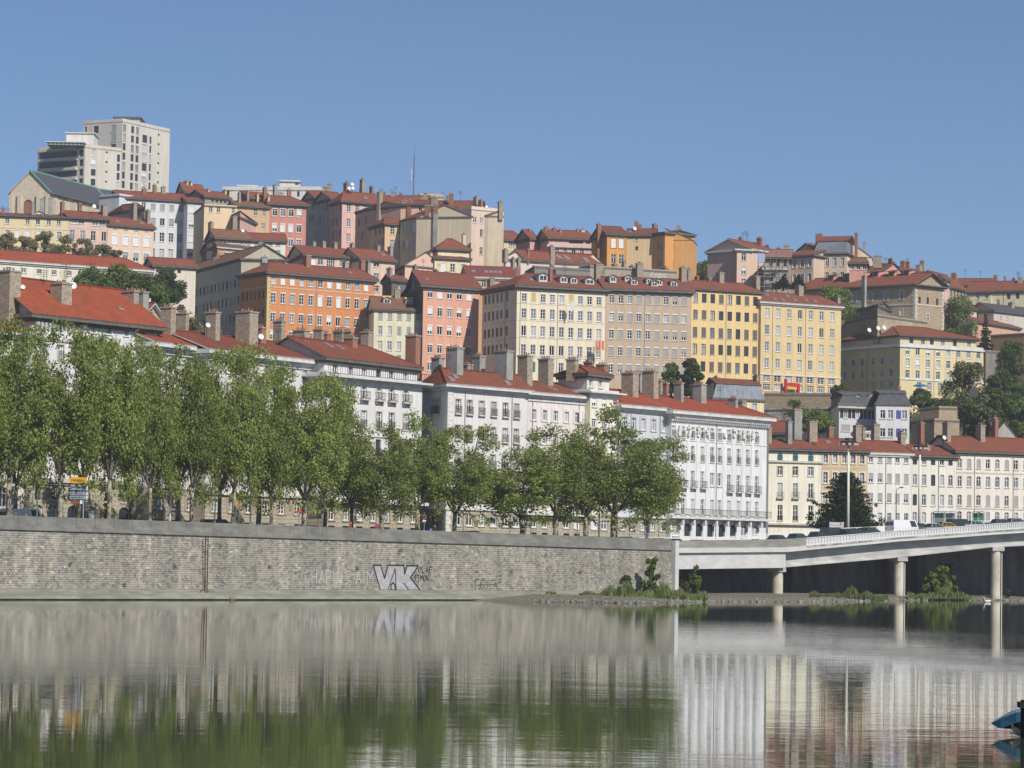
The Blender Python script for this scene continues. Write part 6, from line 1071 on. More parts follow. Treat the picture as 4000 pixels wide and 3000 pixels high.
# ---- roads on the quay
asph = noise_mat('asphalt', (.045, .045, .047, 1), (.07, .07, .07, 1), (2, 2, 2)); pav = noise_mat('pavement', (.22, .21, .19, 1), (.30, .29, .27, 1), (1, 1, 1))
def qstrip(name, y0, y1, dz, mat, lab, thick=.3):
    b = MB()
    for i in range(24):
        xa, xb = X0 - 40 + (WL + 90) * i / 24, X0 - 40 + (WL + 90) * (i + 1) / 24; za, zc = QTOP(xa) - 1.1 + dz, QTOP(xb) - 1.1 + dz; p = [WA + WU * x + WN * y for x, y in ((xa, y0), (xb, y0), (xb, y1), (xa, y1))]
        b.slab([(p[0].x, p[0].y, za), (p[1].x, p[1].y, zc), (p[2].x, p[2].y, zc), (p[3].x, p[3].y, za)], thick, mat)
    o = b.build(name); tag(o, lab, kind='structure')
qstrip('quay_pavement', .63, 9, .13, pav, 'tree-planted pavement behind the quay parapet'); qstrip('road', 9, 24.5, 0, asph, 'asphalt quay road between the trees and the houses'); qstrip('house_pavement', 24.5, 29.9, .13, pav, 'pavement in front of the quay houses')
# ---- the hill, fitted through the foot of every building
for x in range(-130, 130, 14):
    for y in (10, 20, 29): p = WA + WU * x + WN * y; GROUND.append((p.x, p.y, QTOP(x) - 1.45))
for i in range(0, NS, 4):
    for y in (16, 40, 70): p = VC[i] + vn(i) * y; GROUND.append((p.x, p.y, 7.2 if y < 50 else 8.2))
GA = np.array(GROUND)
def ground_z(X, Y):
    X = np.atleast_1d(X).astype(float); Y = np.atleast_1d(Y).astype(float)
    d2 = (X[:, None] - GA[None, :, 0]) ** 2 + (Y[:, None] - GA[None, :, 1]) ** 2 + 60.0; w_ = 1 / d2 ** 2.2; return (w_ * GA[None, :, 2]).sum(1) / w_.sum(1)
def terrain():
    st = 7.0; xs = np.arange(-420, 520, st); ys = np.arange(200, 1250, st); GX, GY = np.meshgrid(xs, ys); Z = ground_z(GX.ravel(), GY.ravel())
    rx = GX.ravel() - WA.x; ry = GY.ravel() - WA.y; off = rx * WN.x + ry * WN.y; al = rx * WU.x + ry * WU.y
    rp = np.array([[(VC[i] + vn(i) * 16).x, (VC[i] + vn(i) * 16).y] for i in range(NS)]); lim = np.interp(GX.ravel(), rp[:, 0], rp[:, 1], left=0, right=rp[-1, 1])
    ok = np.where(GX.ravel() < rp[0, 0] + 1, off > 9.5, GY.ravel() > lim)
    nx = len(xs); f = []
    for j in range(len(ys) - 1):
        for i in range(nx - 1):
            a = j * nx + i
            if ok[a] and ok[a + 1] and ok[a + nx] and ok[a + nx + 1]: f.append((a, a + 1, a + nx + 1, a + nx))
    Z = Z - np.clip((off - 30) / 12, 0, 1) * 4.5
    me = bpy.data.meshes.new('hillside'); me.from_pydata(np.stack([GX.ravel(), GY.ravel(), Z], 1).tolist(), [], f); me.materials.append(noise_mat('hill_ground', (.035, .045, .02, 1), (.095, .085, .055, 1), (.15, .15, .15), .95, c3=(.2, .17, .12, 1), s3=(.03, .03, .03))); me.update()
    o = put(me, 'hillside'); tag(o, 'steep hillside of scrub and streets rising behind the quay', kind='structure')
terrain()
# ================================================================ TREES AND PLANTS
def quads_mesh(name, C, A, B, mats, mi=None):
    n = len(C); V = np.empty((n, 4, 3), np.float32); V[:, 0] = C - A; V[:, 1] = C - B * .7 + A * .1; V[:, 2] = C + A; V[:, 3] = C + B * .7 + A * .1
    me = bpy.data.meshes.new(name); me.vertices.add(n * 4); me.vertices.foreach_set('co', V.ravel()); me.loops.add(n * 4); me.loops.foreach_set('vertex_index', np.arange(n * 4, dtype=np.int32)); me.polygons.add(n); me.polygons.foreach_set('loop_start', np.arange(0, n * 4, 4, dtype=np.int32))
    try: me.polygons.foreach_set('loop_total', np.full(n, 4, np.int32))
    except Exception: pass
    for m in mats: me.materials.append(m)
    if mi is not None: me.polygons.foreach_set('material_index', mi.astype(np.int32))
    me.update(); me.validate(); return me
def leaves(name, cen, rad, n, size, rng, mats, flat=.75, droop=0.0):
    """n leaves spread through clumps (centres cen, radii rad)"""
    cen = np.array(cen, float); rad = np.array(rad, float); p = rad ** 2; p = p / p.sum(); k = rng.choice(len(cen), n, p=p)
    d = rng.normal(size=(n, 3)); d /= np.linalg.norm(d, axis=1)[:, None]; r = rng.random(n) ** .45; off = d * (r * rad[k])[:, None]; off[:, 2] *= flat; off[:, 2] -= droop * rng.random(n) * rad[k]
    C = cen[k] + off; nrm = rng.normal(size=(n, 3)) + np.array([0, 0, .7]); nrm /= np.linalg.norm(nrm, axis=1)[:, None]
    a = np.cross(nrm, rng.normal(size=(n, 3))); a /= np.linalg.norm(a, axis=1)[:, None]; b = np.cross(nrm, a); s = size * rng.uniform(.6, 1.25, n)[:, None]
    return quads_mesh(name, C, a * s * .5, b * s * .5, mats, rng.integers(0, len(mats), n))
BARK = lambda: noise_mat('plane_bark', (.10, .09, .07, 1), (.42, .38, .28, 1), (1.6, 1.6, .9), .9, contrast=(.42, .6))
BARKD = lambda: noise_mat('dark_bark', (.04, .035, .03, 1), (.10, .085, .065, 1), (2, 2, 1), .95)
LF1 = lambda: leafmat('plane_leaf', (.135, .175, .045, 1), (.30, .36, .095, 1), .45, .35)
LF2 = lambda: leafmat('plane_leaf_pale', (.24, .30, .09, 1), (.42, .47, .16, 1), .45, .35)
LF3 = lambda: leafmat('leaf_deep', (.042, .072, .03, 1), (.115, .16, .06, 1), .2, .3)
LF4 = lambda: leafmat('leaf_fresh', (.10, .17, .035, 1), (.22, .32, .07, 1), .35, .6)
LF5 = lambda: leafmat('leaf_brown', (.26, .21, .13, 1), (.40, .34, .21, 1), .2, .5)
LF6 = lambda: leafmat('needle_dark', (.010, .020, .014, 1), (.026, .045, .028, 1), .05, .8)
LF7 = lambda: leafmat('willow_leaf', (.15, .19, .08, 1), (.29, .33, .16, 1), .3, .4)
def make_plane(seed, H_=19.0, RC=5.6, fork=4.6):
    rng = np.random.default_rng(seed); rr = random.Random(seed); tr = MB(); lean = rr.uniform(-.05, .05)
    base = [(0, 0, -.4), (lean * 1, 0, 1.2), (lean * 2 + rr.uniform(-.1, .1), .05, 2.6), (lean * 4, 0, fork)]; tr.tube(base, [.52, .40, .36, .34], BARK(), 9)
    cl = []; rd = []; nl = rr.randint(4, 6)
    for i in range(nl):
        a = 2 * math.pi * (i + rr.uniform(-.3, .3)) / nl; reach = RC * rr.uniform(.45, .95); top = fork + (H_ - fork) * rr.uniform(.45, .93); st = Vector(base[-1]); pts = [st]
        mid1 = st + Vector((math.cos(a) * reach * .35, math.sin(a) * reach * .35, (top - fork) * .22)); mid2 = st + Vector((math.cos(a) * reach * .62 + rr.uniform(-.5, .5), math.sin(a) * reach * .62 + rr.uniform(-.5, .5), (top - fork) * .6)); end = st + Vector((math.cos(a) * reach * .7, math.sin(a) * reach * .7, top - fork))
        tr.tube([st, mid1, mid2, end], [.22, .17, .11, .04], BARK(), 6)
        for f in (.2, .35, .5, .65, .8, .95):
            q = mid1.lerp(mid2, (f - .1) / .5) if f < .6 else mid2.lerp(end, (f - .6) / .4)
            for _ in range(2):
                b = a + rr.uniform(-1.5, 1.5); l = RC * rr.uniform(.22, .6); e = q + Vector((math.cos(b) * l, math.sin(b) * l, rr.uniform(-.6, 1.8)))
                if (Vector((e.x, e.y)).length > RC * 1.05): e = e.lerp(Vector((0, 0, e.z)), .25)
                tr.tube([q, q.lerp(e, .55) + Vector((0, 0, .35)), e], [.07, .05, .02], BARK(), 4); cl.append(tuple(e)); rd.append(rr.uniform(1.0, 2.0)); cl.append(tuple(q.lerp(e, .6))); rd.append(rr.uniform(.8, 1.5))
        cl.append(tuple(end)); rd.append(rr.uniform(.9, 1.5))
    for i in range(44):     # outer skin clumps, uneven
        t = rr.uniform(0, 2 * math.pi); z = rr.uniform(.02, 1); w_ = math.sin(math.pi * min(.97, (z * .86 + .16))) ** .6; r = RC * w_ * rr.uniform(.7, 1.08); cl.append((r * math.cos(t), r * math.sin(t), fork + (H_ - fork) * z)); rd.append(rr.uniform(.8, 1.8))
    for i in range(14):      # low drooping sprays
        t = rr.uniform(0, 2 * math.pi); r = RC * rr.uniform(.45, .95); cl.append((r * math.cos(t), r * math.sin(t), fork + rr.uniform(-1.4, .6))); rd.append(rr.uniform(.5, 1.0))
    lv = leaves('crown', cl, rd, 17500, .38, rng, [LF1(), LF1(), LF2()], .8, .25)
    return tr.mesh('trunk', True), lv, H_, RC
PV = [make_plane(s, H_, RC, fk) for s, H_, RC, fk in ((11, 20, 5.4, 4.8), (12, 19, 5.8, 4.3), (13, 20.5, 5.0, 5.2), (14, 17, 6.0, 4.0), (15, 18, 5.2, 4.6))]
def plane_tree(px, ytop, rpx, off, var, label, rz=0.0, sx=1.0):
    p = QP(px, off); tr, lv, H_, RC = PV[var]; x = (p - WA).dot(WU); z0 = QTOP(x) - .97; m = F / p.y; zt = P(px, ytop, p.y).z
    o = empty('plane_tree', (p.x, p.y, z0), rz, label=label, cat='tree', group='plane trees along the quay'); sz = (zt - z0) / (H_ + .6); r = rpx / m / RC; s = (.55 * sz + .45 * r)
    a = put(tr, 'trunk', o); c = put(lv, 'crown', o)
    o.scale = (r * 1.0, r * 1.0, sz)
NEAR, FARR = 4.5, 13.0
PT = [(-150, 1260, 150, NEAR, 1, 'plane tree partly outside the frame, left of every other quay tree'), (-60, 1240, 140, FARR, 2, 'plane tree of the back row whose crown enters at the left edge'),
 (32, 1232, 150, NEAR, 0, 'plane tree with two pale stems, first whole trunk at the left edge'), (58, 1330, 120, FARR, 3, 'back-row plane tree close behind the leftmost trunk'), (233, 1235, 150, NEAR, 2, 'tall plane tree with a crooked dark trunk, left of the orange direction sign'),
 (322, 1255, 125, FARR, 1, 'plane tree with forking pale limbs, right behind the orange direction sign'), (425, 1300, 125, NEAR, 4, 'plane tree wrapped in bushy sprouts, right of the direction sign'), (509, 1310, 120, FARR, 0, 'slim plane tree with a side stump, before the blue arched doors'),
 (584, 1345, 118, NEAR, 3, 'plane tree with a straight pale trunk, right of the blue arched doors'), (695, 1335, 130, FARR, 2, 'dark-trunked plane tree between two arched windows, left of the parked dark people carrier'), (747, 1390, 110, NEAR, 4, 'pale-trunked plane tree just left of the dark people carrier'),
 (857, 1322, 130, FARR, 1, 'dark plane tree rising behind the dark people carrier'), (911, 1345, 120, NEAR, 0, 'plane tree beside the triangular warning sign'), (1010, 1335, 135, FARR, 2, 'tall plane tree right of the triangular warning sign'), (1060, 1420, 110, NEAR, 3, 'shorter plane tree with a pale leafy trunk, right of the warning sign'),
 (1189, 1455, 165, NEAR, 1, 'leaning plane tree beside the orange and white board'), (1270, 1440, 110, FARR, 4, 'back-row plane tree under the railed attic balcony'), (1372, 1590, 105, FARR, 2, 'low back-row plane tree below the railed attic house'), (1490, 1650, 150, NEAR, 3, 'plane tree with a slender dark trunk, before the two shaded balconies'),
 (1630, 1605, 120, NEAR, 0, 'plane tree with a knobbly trunk, left of the round no-parking sign'), (1777, 1640, 145, NEAR, 1, 'plane tree with a wide fork, at the corner of the large white house'), (2042, 1735, 160, NEAR, 4, 'broad plane tree right of the corner house, with a low spreading fork'),
 (2170, 1650, 130, NEAR, 2, 'plane tree in front of the red-flowered balcony'), (2288, 1650, 120, NEAR, 0, 'plane tree left of the orange blind'), (2398, 1585, 200, NEAR, 3, 'largest and rightmost plane tree of the quay row, branches spreading wide to the right')]
for i, t in enumerate(PT): plane_tree(*t[:6], rz=i * 1.37)
# right-hand crown of the last tree reaches over the road: a second, lower crown on the same stem would be wrong, so its neighbour is set lower
plane_tree(2530, 1690, 135, 9.0, 1, 'plane tree right behind the largest one, crown hanging low toward the viaduct', rz=2.2)
GREEN = {}
def hill_tree(px, yb, yt, hw, D, kind, label, name='tree', cat='tree', group=None, n=None):
    b0 = P(px, yb, D); t0 = P(px, yt, D); m = F / D; Hh = t0.z - b0.z; R_ = hw / m; rng = np.random.default_rng(int(px * 7 + yt)); rr = random.Random(px + yt); tr = MB(); cl = []; rd = []
    mats = {'green': [LF1(), LF4(), LF3()], 'deep': [LF3(), LF3(), LF1()], 'brown': [LF5(), LF5(), LF1()], 'fresh': [LF4(), LF4(), LF2()], 'conifer': [LF6()], 'willow': [LF7(), LF7(), LF2()], 'cedar': [LF6(), LF6(), LF3()], 'mixed': [LF3(), LF5(), LF1(), LF3()]}[kind]
    if kind in ('conifer', 'cedar'):
        tr.tube([(0, 0, -1), (0, 0, Hh * .93)], [.28, .05], BARKD(), 6); lv = 16 if kind == 'conifer' else 15
        for i in range(lv):
            z = Hh * (.06 + .92 * i / lv); t_ = i / lv; w_ = R_ * ((1 - t_) ** (.8 if kind == 'conifer' else .62)) * rr.uniform(.82, 1.15)
            for j in range(9 if kind == 'cedar' else 7):
                a = 2 * math.pi * (j + rr.random()) / 8; l = w_ * rr.uniform(.65, 1.1)
                if kind == 'cedar':
                    for f in (.35, .65, .92): cl.append((math.cos(a) * l * f, math.sin(a) * l * f, z + l * f * .35 + rr.uniform(-.2, .2))); rd.append(max(.45, .34 * l * (1.25 - f)))
                else:
                    for f in (.4, .75, 1): cl.append((math.cos(a) * l * f, math.sin(a) * l * f, z - l * f * .25)); rd.append(max(.2, .25 * l))
        cl.append((0, 0, Hh * .95)); rd.append(.4); N_ = n or 9000; me = leaves('crown', cl, rd, N_, .34 if kind == 'cedar' else .4, rng, mats, .55)
    else:
        tr.tube([(0, 0, -1.5), (.1, 0, Hh * .3), (0, 0, Hh * .6)], [.3, .22, .1], BARKD(), 6); k = 46 if kind != 'brown' else 30
        for i in range(k):
            t = rr.uniform(0, 2 * math.pi); z = rr.uniform(.12 if kind != 'willow' else .05, .96); w_ = math.sin(math.pi * min(.96, z * .8 + .2)) ** .55 if kind != 'willow' else (1 - z ** 3) ** .5; r = R_ * w_ * math.sqrt(rr.random()) * 1.0; e = (r * math.cos(t), r * math.sin(t), Hh * z); cl.append(e); rd.append(R_ * rr.uniform(.24, .46) * (.75 if kind == 'brown' else 1))
            if i % 2 == 0: tr.tube([(0, 0, Hh * min(.6, z * .5)), (e[0] * .5, e[1] * .5, Hh * z * .8), e], [.1, .07, .03], BARKD(), 4)
        me = leaves('crown', cl, rd, n or (7000 if kind == 'brown' else 11000), .5 if kind != 'brown' else .36, rng, mats, .85 if kind != 'willow' else 1.3, .0 if kind != 'willow' else .6)
    o = empty(name, b0, label=label, cat=cat, group=group); put(tr.mesh('trunk', True), 'trunk', o); put(me, 'crown', o)
hg = 'trees on the hillside'
for a in [(350, 1245, 1052, 75, 585, 'green', 'leftmost of three green trees by the long white building'), (450, 1250, 1036, 85, 580, 'green', 'tallest green tree before the long white building, middle of three'), (545, 1250, 1065, 62, 578, 'green', 'right-hand green tree at the end of the long orange roof'), (650, 1235, 1045, 66, 640, 'deep', 'dark green tree beside the shaded grey tenement'), (610, 1275, 1120, 48, 560, 'green', 'low green tree behind the small beige gabled house'),
          (2620, 1545, 1413, 32, 600, 'green', 'thin airy tree before the beige apartment house'), (2700, 1550, 1402, 45, 598, 'deep', 'larger dark leafy tree before the beige and yellow houses'), (2752, 1115, 1030, 52, 775, 'green', 'green tree on the skyline between the orange and the rose house'), (3260, 1250, 1130, 75, 700, 'fresh', 'bright green tree left of the small stone hut'),
          (3742, 1330, 1160, 66, 722, 'willow', 'pale drooping tree right of the ochre stone building'), (3765, 1700, 1395, 92, 606, 'mixed', 'huge dark tree before the beige hotel-like block'), (3890, 1640, 1520, 48, 612, 'deep', 'round dark green tree right of the huge dark tree'), (3950, 1465, 1342, 62, 690, 'deep', 'dense green tree top above the buttress wall, right edge'),
          (3690, 1700, 1560, 45, 585, 'deep', 'low dark ivy-clad tree at the foot of the huge tree'), (3830, 1720, 1590, 60, 590, 'deep', 'dark green scrub tree lower right of the huge tree'), (3190, 1690, 1612, 56, 540, 'fresh', 'lime green tree below the ochre retaining wall'), (3970, 1720, 1570, 60, 600, 'green', 'green scrub tree at the right edge below the buttress wall')]:
    hill_tree(*a, group=hg)
for i, a in enumerate([(20, 1030, 915, 55, 'at the left edge'), (95, 1030, 928, 50, 'second from the left edge'), (170, 1030, 906, 58, 'the tallest one'), (250, 1035, 922, 50, 'under the cream and pink house join'), (325, 1035, 936, 52, 'under the wide dark eave'), (400, 1040, 950, 46, 'under the peach terrace house'), (455, 1050, 976, 34, 'lowest, at the right end')]):
    hill_tree(a[0], a[1], a[2], a[3], 655 + i, 'brown', 'sparse brownish budding tree above the orange roof, ' + a[4], group='budding trees above the orange roof')
hill_tree(3850, 1362, 1222, 34, 716, 'conifer', 'dark ragged spruce standing before the salmon terrace', 'spruce_tree', n=3500)
hill_tree(3302, 2110, 1838, 152, 452, 'cedar', 'big dark conifer behind the viaduct lamp mast', 'conifer_tree', n=30000)
for a in [(3060, 1120, 1076, 40, 716, 'conifer'), (3120, 1120, 1072, 36, 712, 'conifer')]: hill_tree(*a, 'dark low pine before the scaffolded house' + (', under its balcony' if a[0] < 3100 else ', the right one of two'), 'pine_tree', n=1800)
def bush(px, yb, yt, hw, D, mats, label, n=1500, size=.3, name='bush', kind=None, group=None):
    b0 = P(px, yb, D); m = F / D; Hh = (yb - yt) / m; R_ = hw / m; rng = np.random.default_rng(int(px + yb)); rr = random.Random(px); cl = []; rd = []; k = 34; st = MB()
    for i in range(k):
        t = rr.uniform(0, 2 * math.pi); z = rr.uniform(.05, .92); r = R_ * math.sqrt(rr.random()) * (1.08 - z ** 2 * .75); e = (r * math.cos(t), r * math.sin(t) * .6, Hh * z); cl.append(e); rd.append(min(R_, Hh) * rr.uniform(.16, .34)); st.tube([(0, 0, -.2), (e[0] * .5, e[1] * .5, e[2] * .6), e], [.05, .035, .015], BARKD(), 4)
    o = empty(name, b0, label=label, cat='bush', group=group); put(leaves('foliage', cl, rd, n, size, rng, mats, .9), 'foliage', o); put(st.mesh('stems', False), 'stem', o)
bush(755, 1300, 1240, 42, 545, [LF5(), LF4(), LF5()], 'orange-tinged bush behind the quay chimneys', 1400); bush(845, 1300, 1278, 26, 540, [LF5(), LF5()], 'small rusty bush right of the orange-tinged one', 600)
bush(2548, 2318, 2168, 38, 352, [LF4()], 'bright green sapling at the right end of the quay wall', 5200, .3); bush(2444, 2330, 2242, 26, 349, [LF1(), LF3()], 'grey-green bush on the shore, left of the bright sapling', 3400, .28)
bush(2690, 2320, 2188, 48, 366, [LF1(), LF1(), LF3()], 'green bush in front of the white abutment panel', 6000, .3); bush(3668, 2345, 2205, 62, 410, [LF4(), LF1()], 'rounded green bush on the shore between the two right-hand piers', 7000, .32); bush(3700, 2345, 2190, 40, 413, [LF3(), LF1()], 'darker upright bush behind the rounded shore bush', 4200, .3)
bush(3935, 2345, 2300, 16, 414, [LF3()], 'small dark bush right of the last pier', 500, .2); bush(2150, 2345, 2312, 36, 337, [LF1(), LF4()], 'low weedy clump alone at the foot of the quay wall', 900, .2)
bush(3600, 1580, 1545, 50, 640, [LF3(), LF1()], 'hedge-like shrubs below the beige block terrace', 1500, .4); bush(3960, 1505, 1468, 36, 660, [LF3(), LF1()], 'green shrub on the ledge below the dense tree top', 900, .4); bush(3105, 1632, 1560, 42, 590, [LF1(), LF3()], 'ivy hanging over the retaining walls', 1300, .35, 'ivy_bush')
bush(425, 2030, 1920, 26, FD(425, 2000, 5), [LF1(), LF2()], 'bushy sprouts around a plane trunk on the quay', 900, .3)
def grass(px0, px1, yb, hpx, n, lab, spread=3.0):
    rng = np.random.default_rng(int(px0)); C = []; A = []; B = []
    for i in range(n):
        px = rng.uniform(px0, px1); t = (px - px0) / (px1 - px0); D = D_for_z(px, yb, 0.0) + rng.uniform(.4, spread); m = F / D; h = hpx / m * rng.uniform(.3, 1) * (.35 + .9 * abs(math.sin(px * .043) * math.sin(px * .0171 + 1))) * (.45 + .55 * math.sin(math.pi * min(1, max(0, t * 1.1)))) ; p = P(px, yb, D); z0 = min(.7, .1 + (D - D_for_z(px, yb, 0.0)) * .12); a = rng.uniform(0, 6.28); le = rng.uniform(-.3, .3)
        C.append((p.x, p.y, z0 + h / 2)); A.append((le * h * .5 * math.cos(a), le * h * .5 * math.sin(a), h / 2)); B.append((math.cos(a) * .09, math.sin(a) * .09, 0))
    me = quads_mesh('grass', np.array(C), np.array(A), np.array(B), [LF1(), LF7(), LF3()], rng.integers(0, 3, n)); tag(put(me, 'shore_grass'), lab, kind='stuff')
grass(2275, 2765, 2352, 62, 9000, 'rough green grass and weeds on the shore at the end of the quay wall', 4.5); grass(3160, 3470, 2349, 44, 4500, 'low weeds on the shore between the first two piers', 3.5); grass(3545, 3800, 2346, 42, 4000, 'low weeds on the shore between the last two piers', 3.5)
# extra trees and scrub on the right-hand slope
for a in [(3600, 1600, 1530, 46, 655, 'deep', 'low dark tree left of the huge dark tree'), (3645, 1660, 1560, 40, 625, 'mixed', 'brownish green tree hugging the left side of the huge tree'), (3905, 1560, 1450, 50, 660, 'deep', 'dark tree in the gully right of the buttress wall'), (3985, 1600, 1500, 50, 650, 'green', 'leafy tree at the right edge beneath the dense tree top'), (3860, 1680, 1600, 42, 585, 'mixed', 'ragged scrub tree between the huge tree and the grey gable'), (3275, 1560, 1505, 36, 645, 'deep', 'dark tree at the right foot of the soft yellow house'), (1640, 1075, 1040, 22, 760, 'green', 'tiny green tree at the foot of the tall tan slab')]:
    hill_tree(*a, group=hg)
def undergrowth():
    rng = np.random.default_rng(77); N_ = 5200; X = rng.uniform(75, 215, N_); Y = rng.uniform(520, 735, N_); Z = ground_z(X, Y) - 4.5; r = rng.uniform(.6, 2.0, N_); cen = np.stack([X, Y, Z + r * .4], 1)
    me = leaves('undergrowth', cen, r, 52000, .75, rng, [LF3(), LF3(), LF1(), LF5()], .8); tag(put(me, 'undergrowth'), 'dense dark scrub and ivy covering the right-hand slope between the houses', kind='stuff')
    X = rng.uniform(-120, 75, 3000); Y = rng.uniform(430, 660, 3000); Z = ground_z(X, Y) - 4.5; r = rng.uniform(.6, 1.6, 3000)
    me = leaves('undergrowth', np.stack([X, Y, Z + r * .3], 1), r, 26000, .7, rng, [LF3(), LF1(), LF5()], .8); tag(put(me, 'undergrowth'), 'garden scrub covering the slope behind the quay houses', kind='stuff')
undergrowth()
# ================================================================ VEHICLES, SIGNS, LAMPS, PEOPLE, SMALL THINGS
def car_proto(kind, body):
    """mesh dict for one car kind, along local x, front at +x, wheels on z=0"""
    d = {}; L, W, Hh, hood = {'hatch': (4.0, 1.7, 1.46, .62), 'saloon': (4.5, 1.75, 1.42, .68), 'estate': (4.5, 1.75, 1.48, .64), 'people_carrier': (4.7, 1.85, 1.75, .6), 'van': (5.2, 1.95, 2.1, .75)}[kind]
    a = L / 2; b = MB(); w2 = W / 2; wl = .78 if kind != 'van' else .95
    prof = [(-a, .28), (-a - .03, .62), (-a + .04, wl + .08), (a - 1.15 if kind != 'van' else a - .8, wl + .1), (a - .12, wl - .18), (a, .55), (a - .03, .28)]
    def shell(pr, yw, mat, top=None):
        n = len(pr); l = [(x, -yw, z) for x, z in pr]; r = [(x, yw, z) for x, z in pr]
        b.poly(l, mat); b.poly(list(reversed(r)), mat)
        for i in range(n): j = (i + 1) % n; b.poly([l[i], r[i], r[j], l[j]], mat)
    shell(prof, w2, body)
    back = {'hatch': -a + .25, 'saloon': -a + .85, 'estate': -a + .1, 'people_carrier': -a + .1, 'van': -a + .02}[kind]; fr = a - 1.15 if kind != 'van' else a - .8
    z0 = wl + .08; rf = [(back, z0), (back + (.35 if kind in ('hatch', 'saloon') else .12), Hh - .05), (fr - .95 if kind != 'van' else fr - .45, Hh), (fr, z0 + .02)]
    y0, y1 = w2 - .03, w2 - .2; bl = [(rf[0][0], -y0, rf[0][1]), (rf[1][0], -y1, rf[1][1]), (rf[2][0], -y1, rf[2][1]), (rf[3][0], -y0, rf[3][1])]; br_ = [(x, -y, z) for x, y, z in bl]
    for i in range(4): j = (i + 1) % 4; b.poly([bl[i], br_[i], br_[j], bl[j]], body if i == 1 or kind == 'van' and i == 0 else GLASS())
    b.poly(bl, body); b.poly(list(reversed(br_)), body); b.poly([(rf[1][0], -y1, rf[1][1] + .02), (rf[2][0], -y1, rf[2][1] + .02), (rf[2][0], y1, rf[2][1] + .02), (rf[1][0], y1, rf[1][1] + .02)], body)
    d['body'] = b.mesh('body'); g = MB()
    for s in (-1, 1):
        segs = ((.08, .36), (.40, .68), (.71, .95)) if kind != 'van' else ((.72, .95),)
        for (t0, t1) in segs:
            pts = []
            for t, zf in ((t0, .08), (t1, .08), (t1, .88), (t0, .88)):
                x0_ = rf[0][0] + (rf[3][0] - rf[0][0]) * t; x1_ = rf[1][0] + (rf[2][0] - rf[1][0]) * t; x = x0_ + (x1_ - x0_) * zf; y = y0 + (y1 - y0) * zf + .012; pts.append((x, s * y, z0 + (Hh - .03 - z0) * zf))
            g.poly(pts, GLASS())
    if kind == 'van':
        for s in (-.45, .45): g.box(-a - .05, -a - .02, s - .32, s + .32, 1.25, 1.75, GLASS())
    d['side_window'] = g.mesh('side_window'); wv = MB(); k = 14; r = .31
    ring = [(r * math.cos(t), r * math.sin(t)) for t in [2 * math.pi * i / k for i in range(k)]]; ty = solid('tyre', (.02, .02, .02, 1), .9); al = solid('wheel_metal', (.4, .4, .42, 1), .4, .6)
    wv.poly([(x, -.1, z) for x, z in ring], ty); wv.poly([(x * .6, -.11, z * .6) for x, z in ring], al); wv.poly([(x, .1, z) for x, z in reversed(ring)], ty)
    for i in range(k): j = (i + 1) % k; wv.poly([(ring[i][0], -.1, ring[i][1]), (ring[j][0], -.1, ring[j][1]), (ring[j][0], .1, ring[j][1]), (ring[i][0], .1, ring[i][1])], ty)
    d['wheel'] = wv.mesh('wheel'); lm = MB(); lm.box(-.03, .03, -.16, .16, -.06, .06, solid('lamp_red', (.4, .02, .02, 1), .3)); d['tail'] = lm.mesh('tail_light'); lm = MB(); lm.box(-.03, .03, -.17, .17, -.07, .07, solid('lamp_clear', (.6, .6, .6, 1), .2)); d['head'] = lm.mesh('headlight'); d['dim'] = (L, W, wl); return d
CP = {}
def paint(c): return solid('car_paint_%d_%d_%d' % c, lin(c, .8), .25, .1, .6)
def car(kind, c, p, rz, label, group, name='parked_car', cat='car'):
    key = (kind, c)
    if key not in CP: CP[key] = car_proto(kind, paint(c))
    d = CP[key]; L, W, wl = d['dim']; o = empty(name, p, rz, label=label, cat=cat, group=group); put(d['body'], 'body', o); put(d['side_window'], 'side_window', o)
    for sx in (-1, 1):
        for sy in (-1, 1): put(d['wheel'], 'wheel', o, (sx * L * .31, sy * (W / 2 - .1), .31), 0 if sy < 0 else math.pi)
    for sy in (-1, 1): put(d['tail'], 'tail_light', o, (-L / 2 - .01, sy * (W / 2 - .22), wl - .1)); put(d['head'], 'headlight', o, (L / 2 - .06, sy * (W / 2 - .25), wl - .25))
def qroad(px, off): p = QP(px, off); x = (p - WA).dot(WU); p.z = QTOP(x) - 1.1; return p
cg = 'vehicles on the quay road'
car('van', (236, 236, 234), qroad(90, 12), WRZ, 'long white van roof just above the parapet at the left edge', cg, 'white_van', 'van')
car('people_carrier', (40, 55, 95), qroad(858, 11), WRZ, 'dark blue people carrier parked behind the parapet between plane trunks', cg)
car('hatch', (52, 62, 58), qroad(1225, 12), WRZ, 'low dark car roof beneath the orange and white board', cg)
car('estate', (70, 80, 84), qroad(1850, 11.5), WRZ, 'grey estate car with roof rails, right of the corner plane tree', cg)
car('hatch', (45, 60, 56), qroad(2455, 10.8), WRZ, 'dark green car parked left of the round blue sign', cg)
car('hatch', (150, 40, 44), qroad(2580, 12.5), WRZ, 'red car showing just over the parapet near the viaduct', cg); car('saloon', (45, 50, 52), qroad(2640, 11), WRZ, 'dark saloon behind the parapet corner at the viaduct start', cg)
car('saloon', (60, 62, 66), qroad(2730, 12), WRZ, 'dark car below the arches of the ornate white house', cg); car('hatch', (42, 52, 96), qroad(2830, 12), WRZ, 'blue car near the left end of the viaduct', cg); car('hatch', (200, 200, 205), qroad(2910, 12), WRZ, 'silver car near the left end of the viaduct', cg)
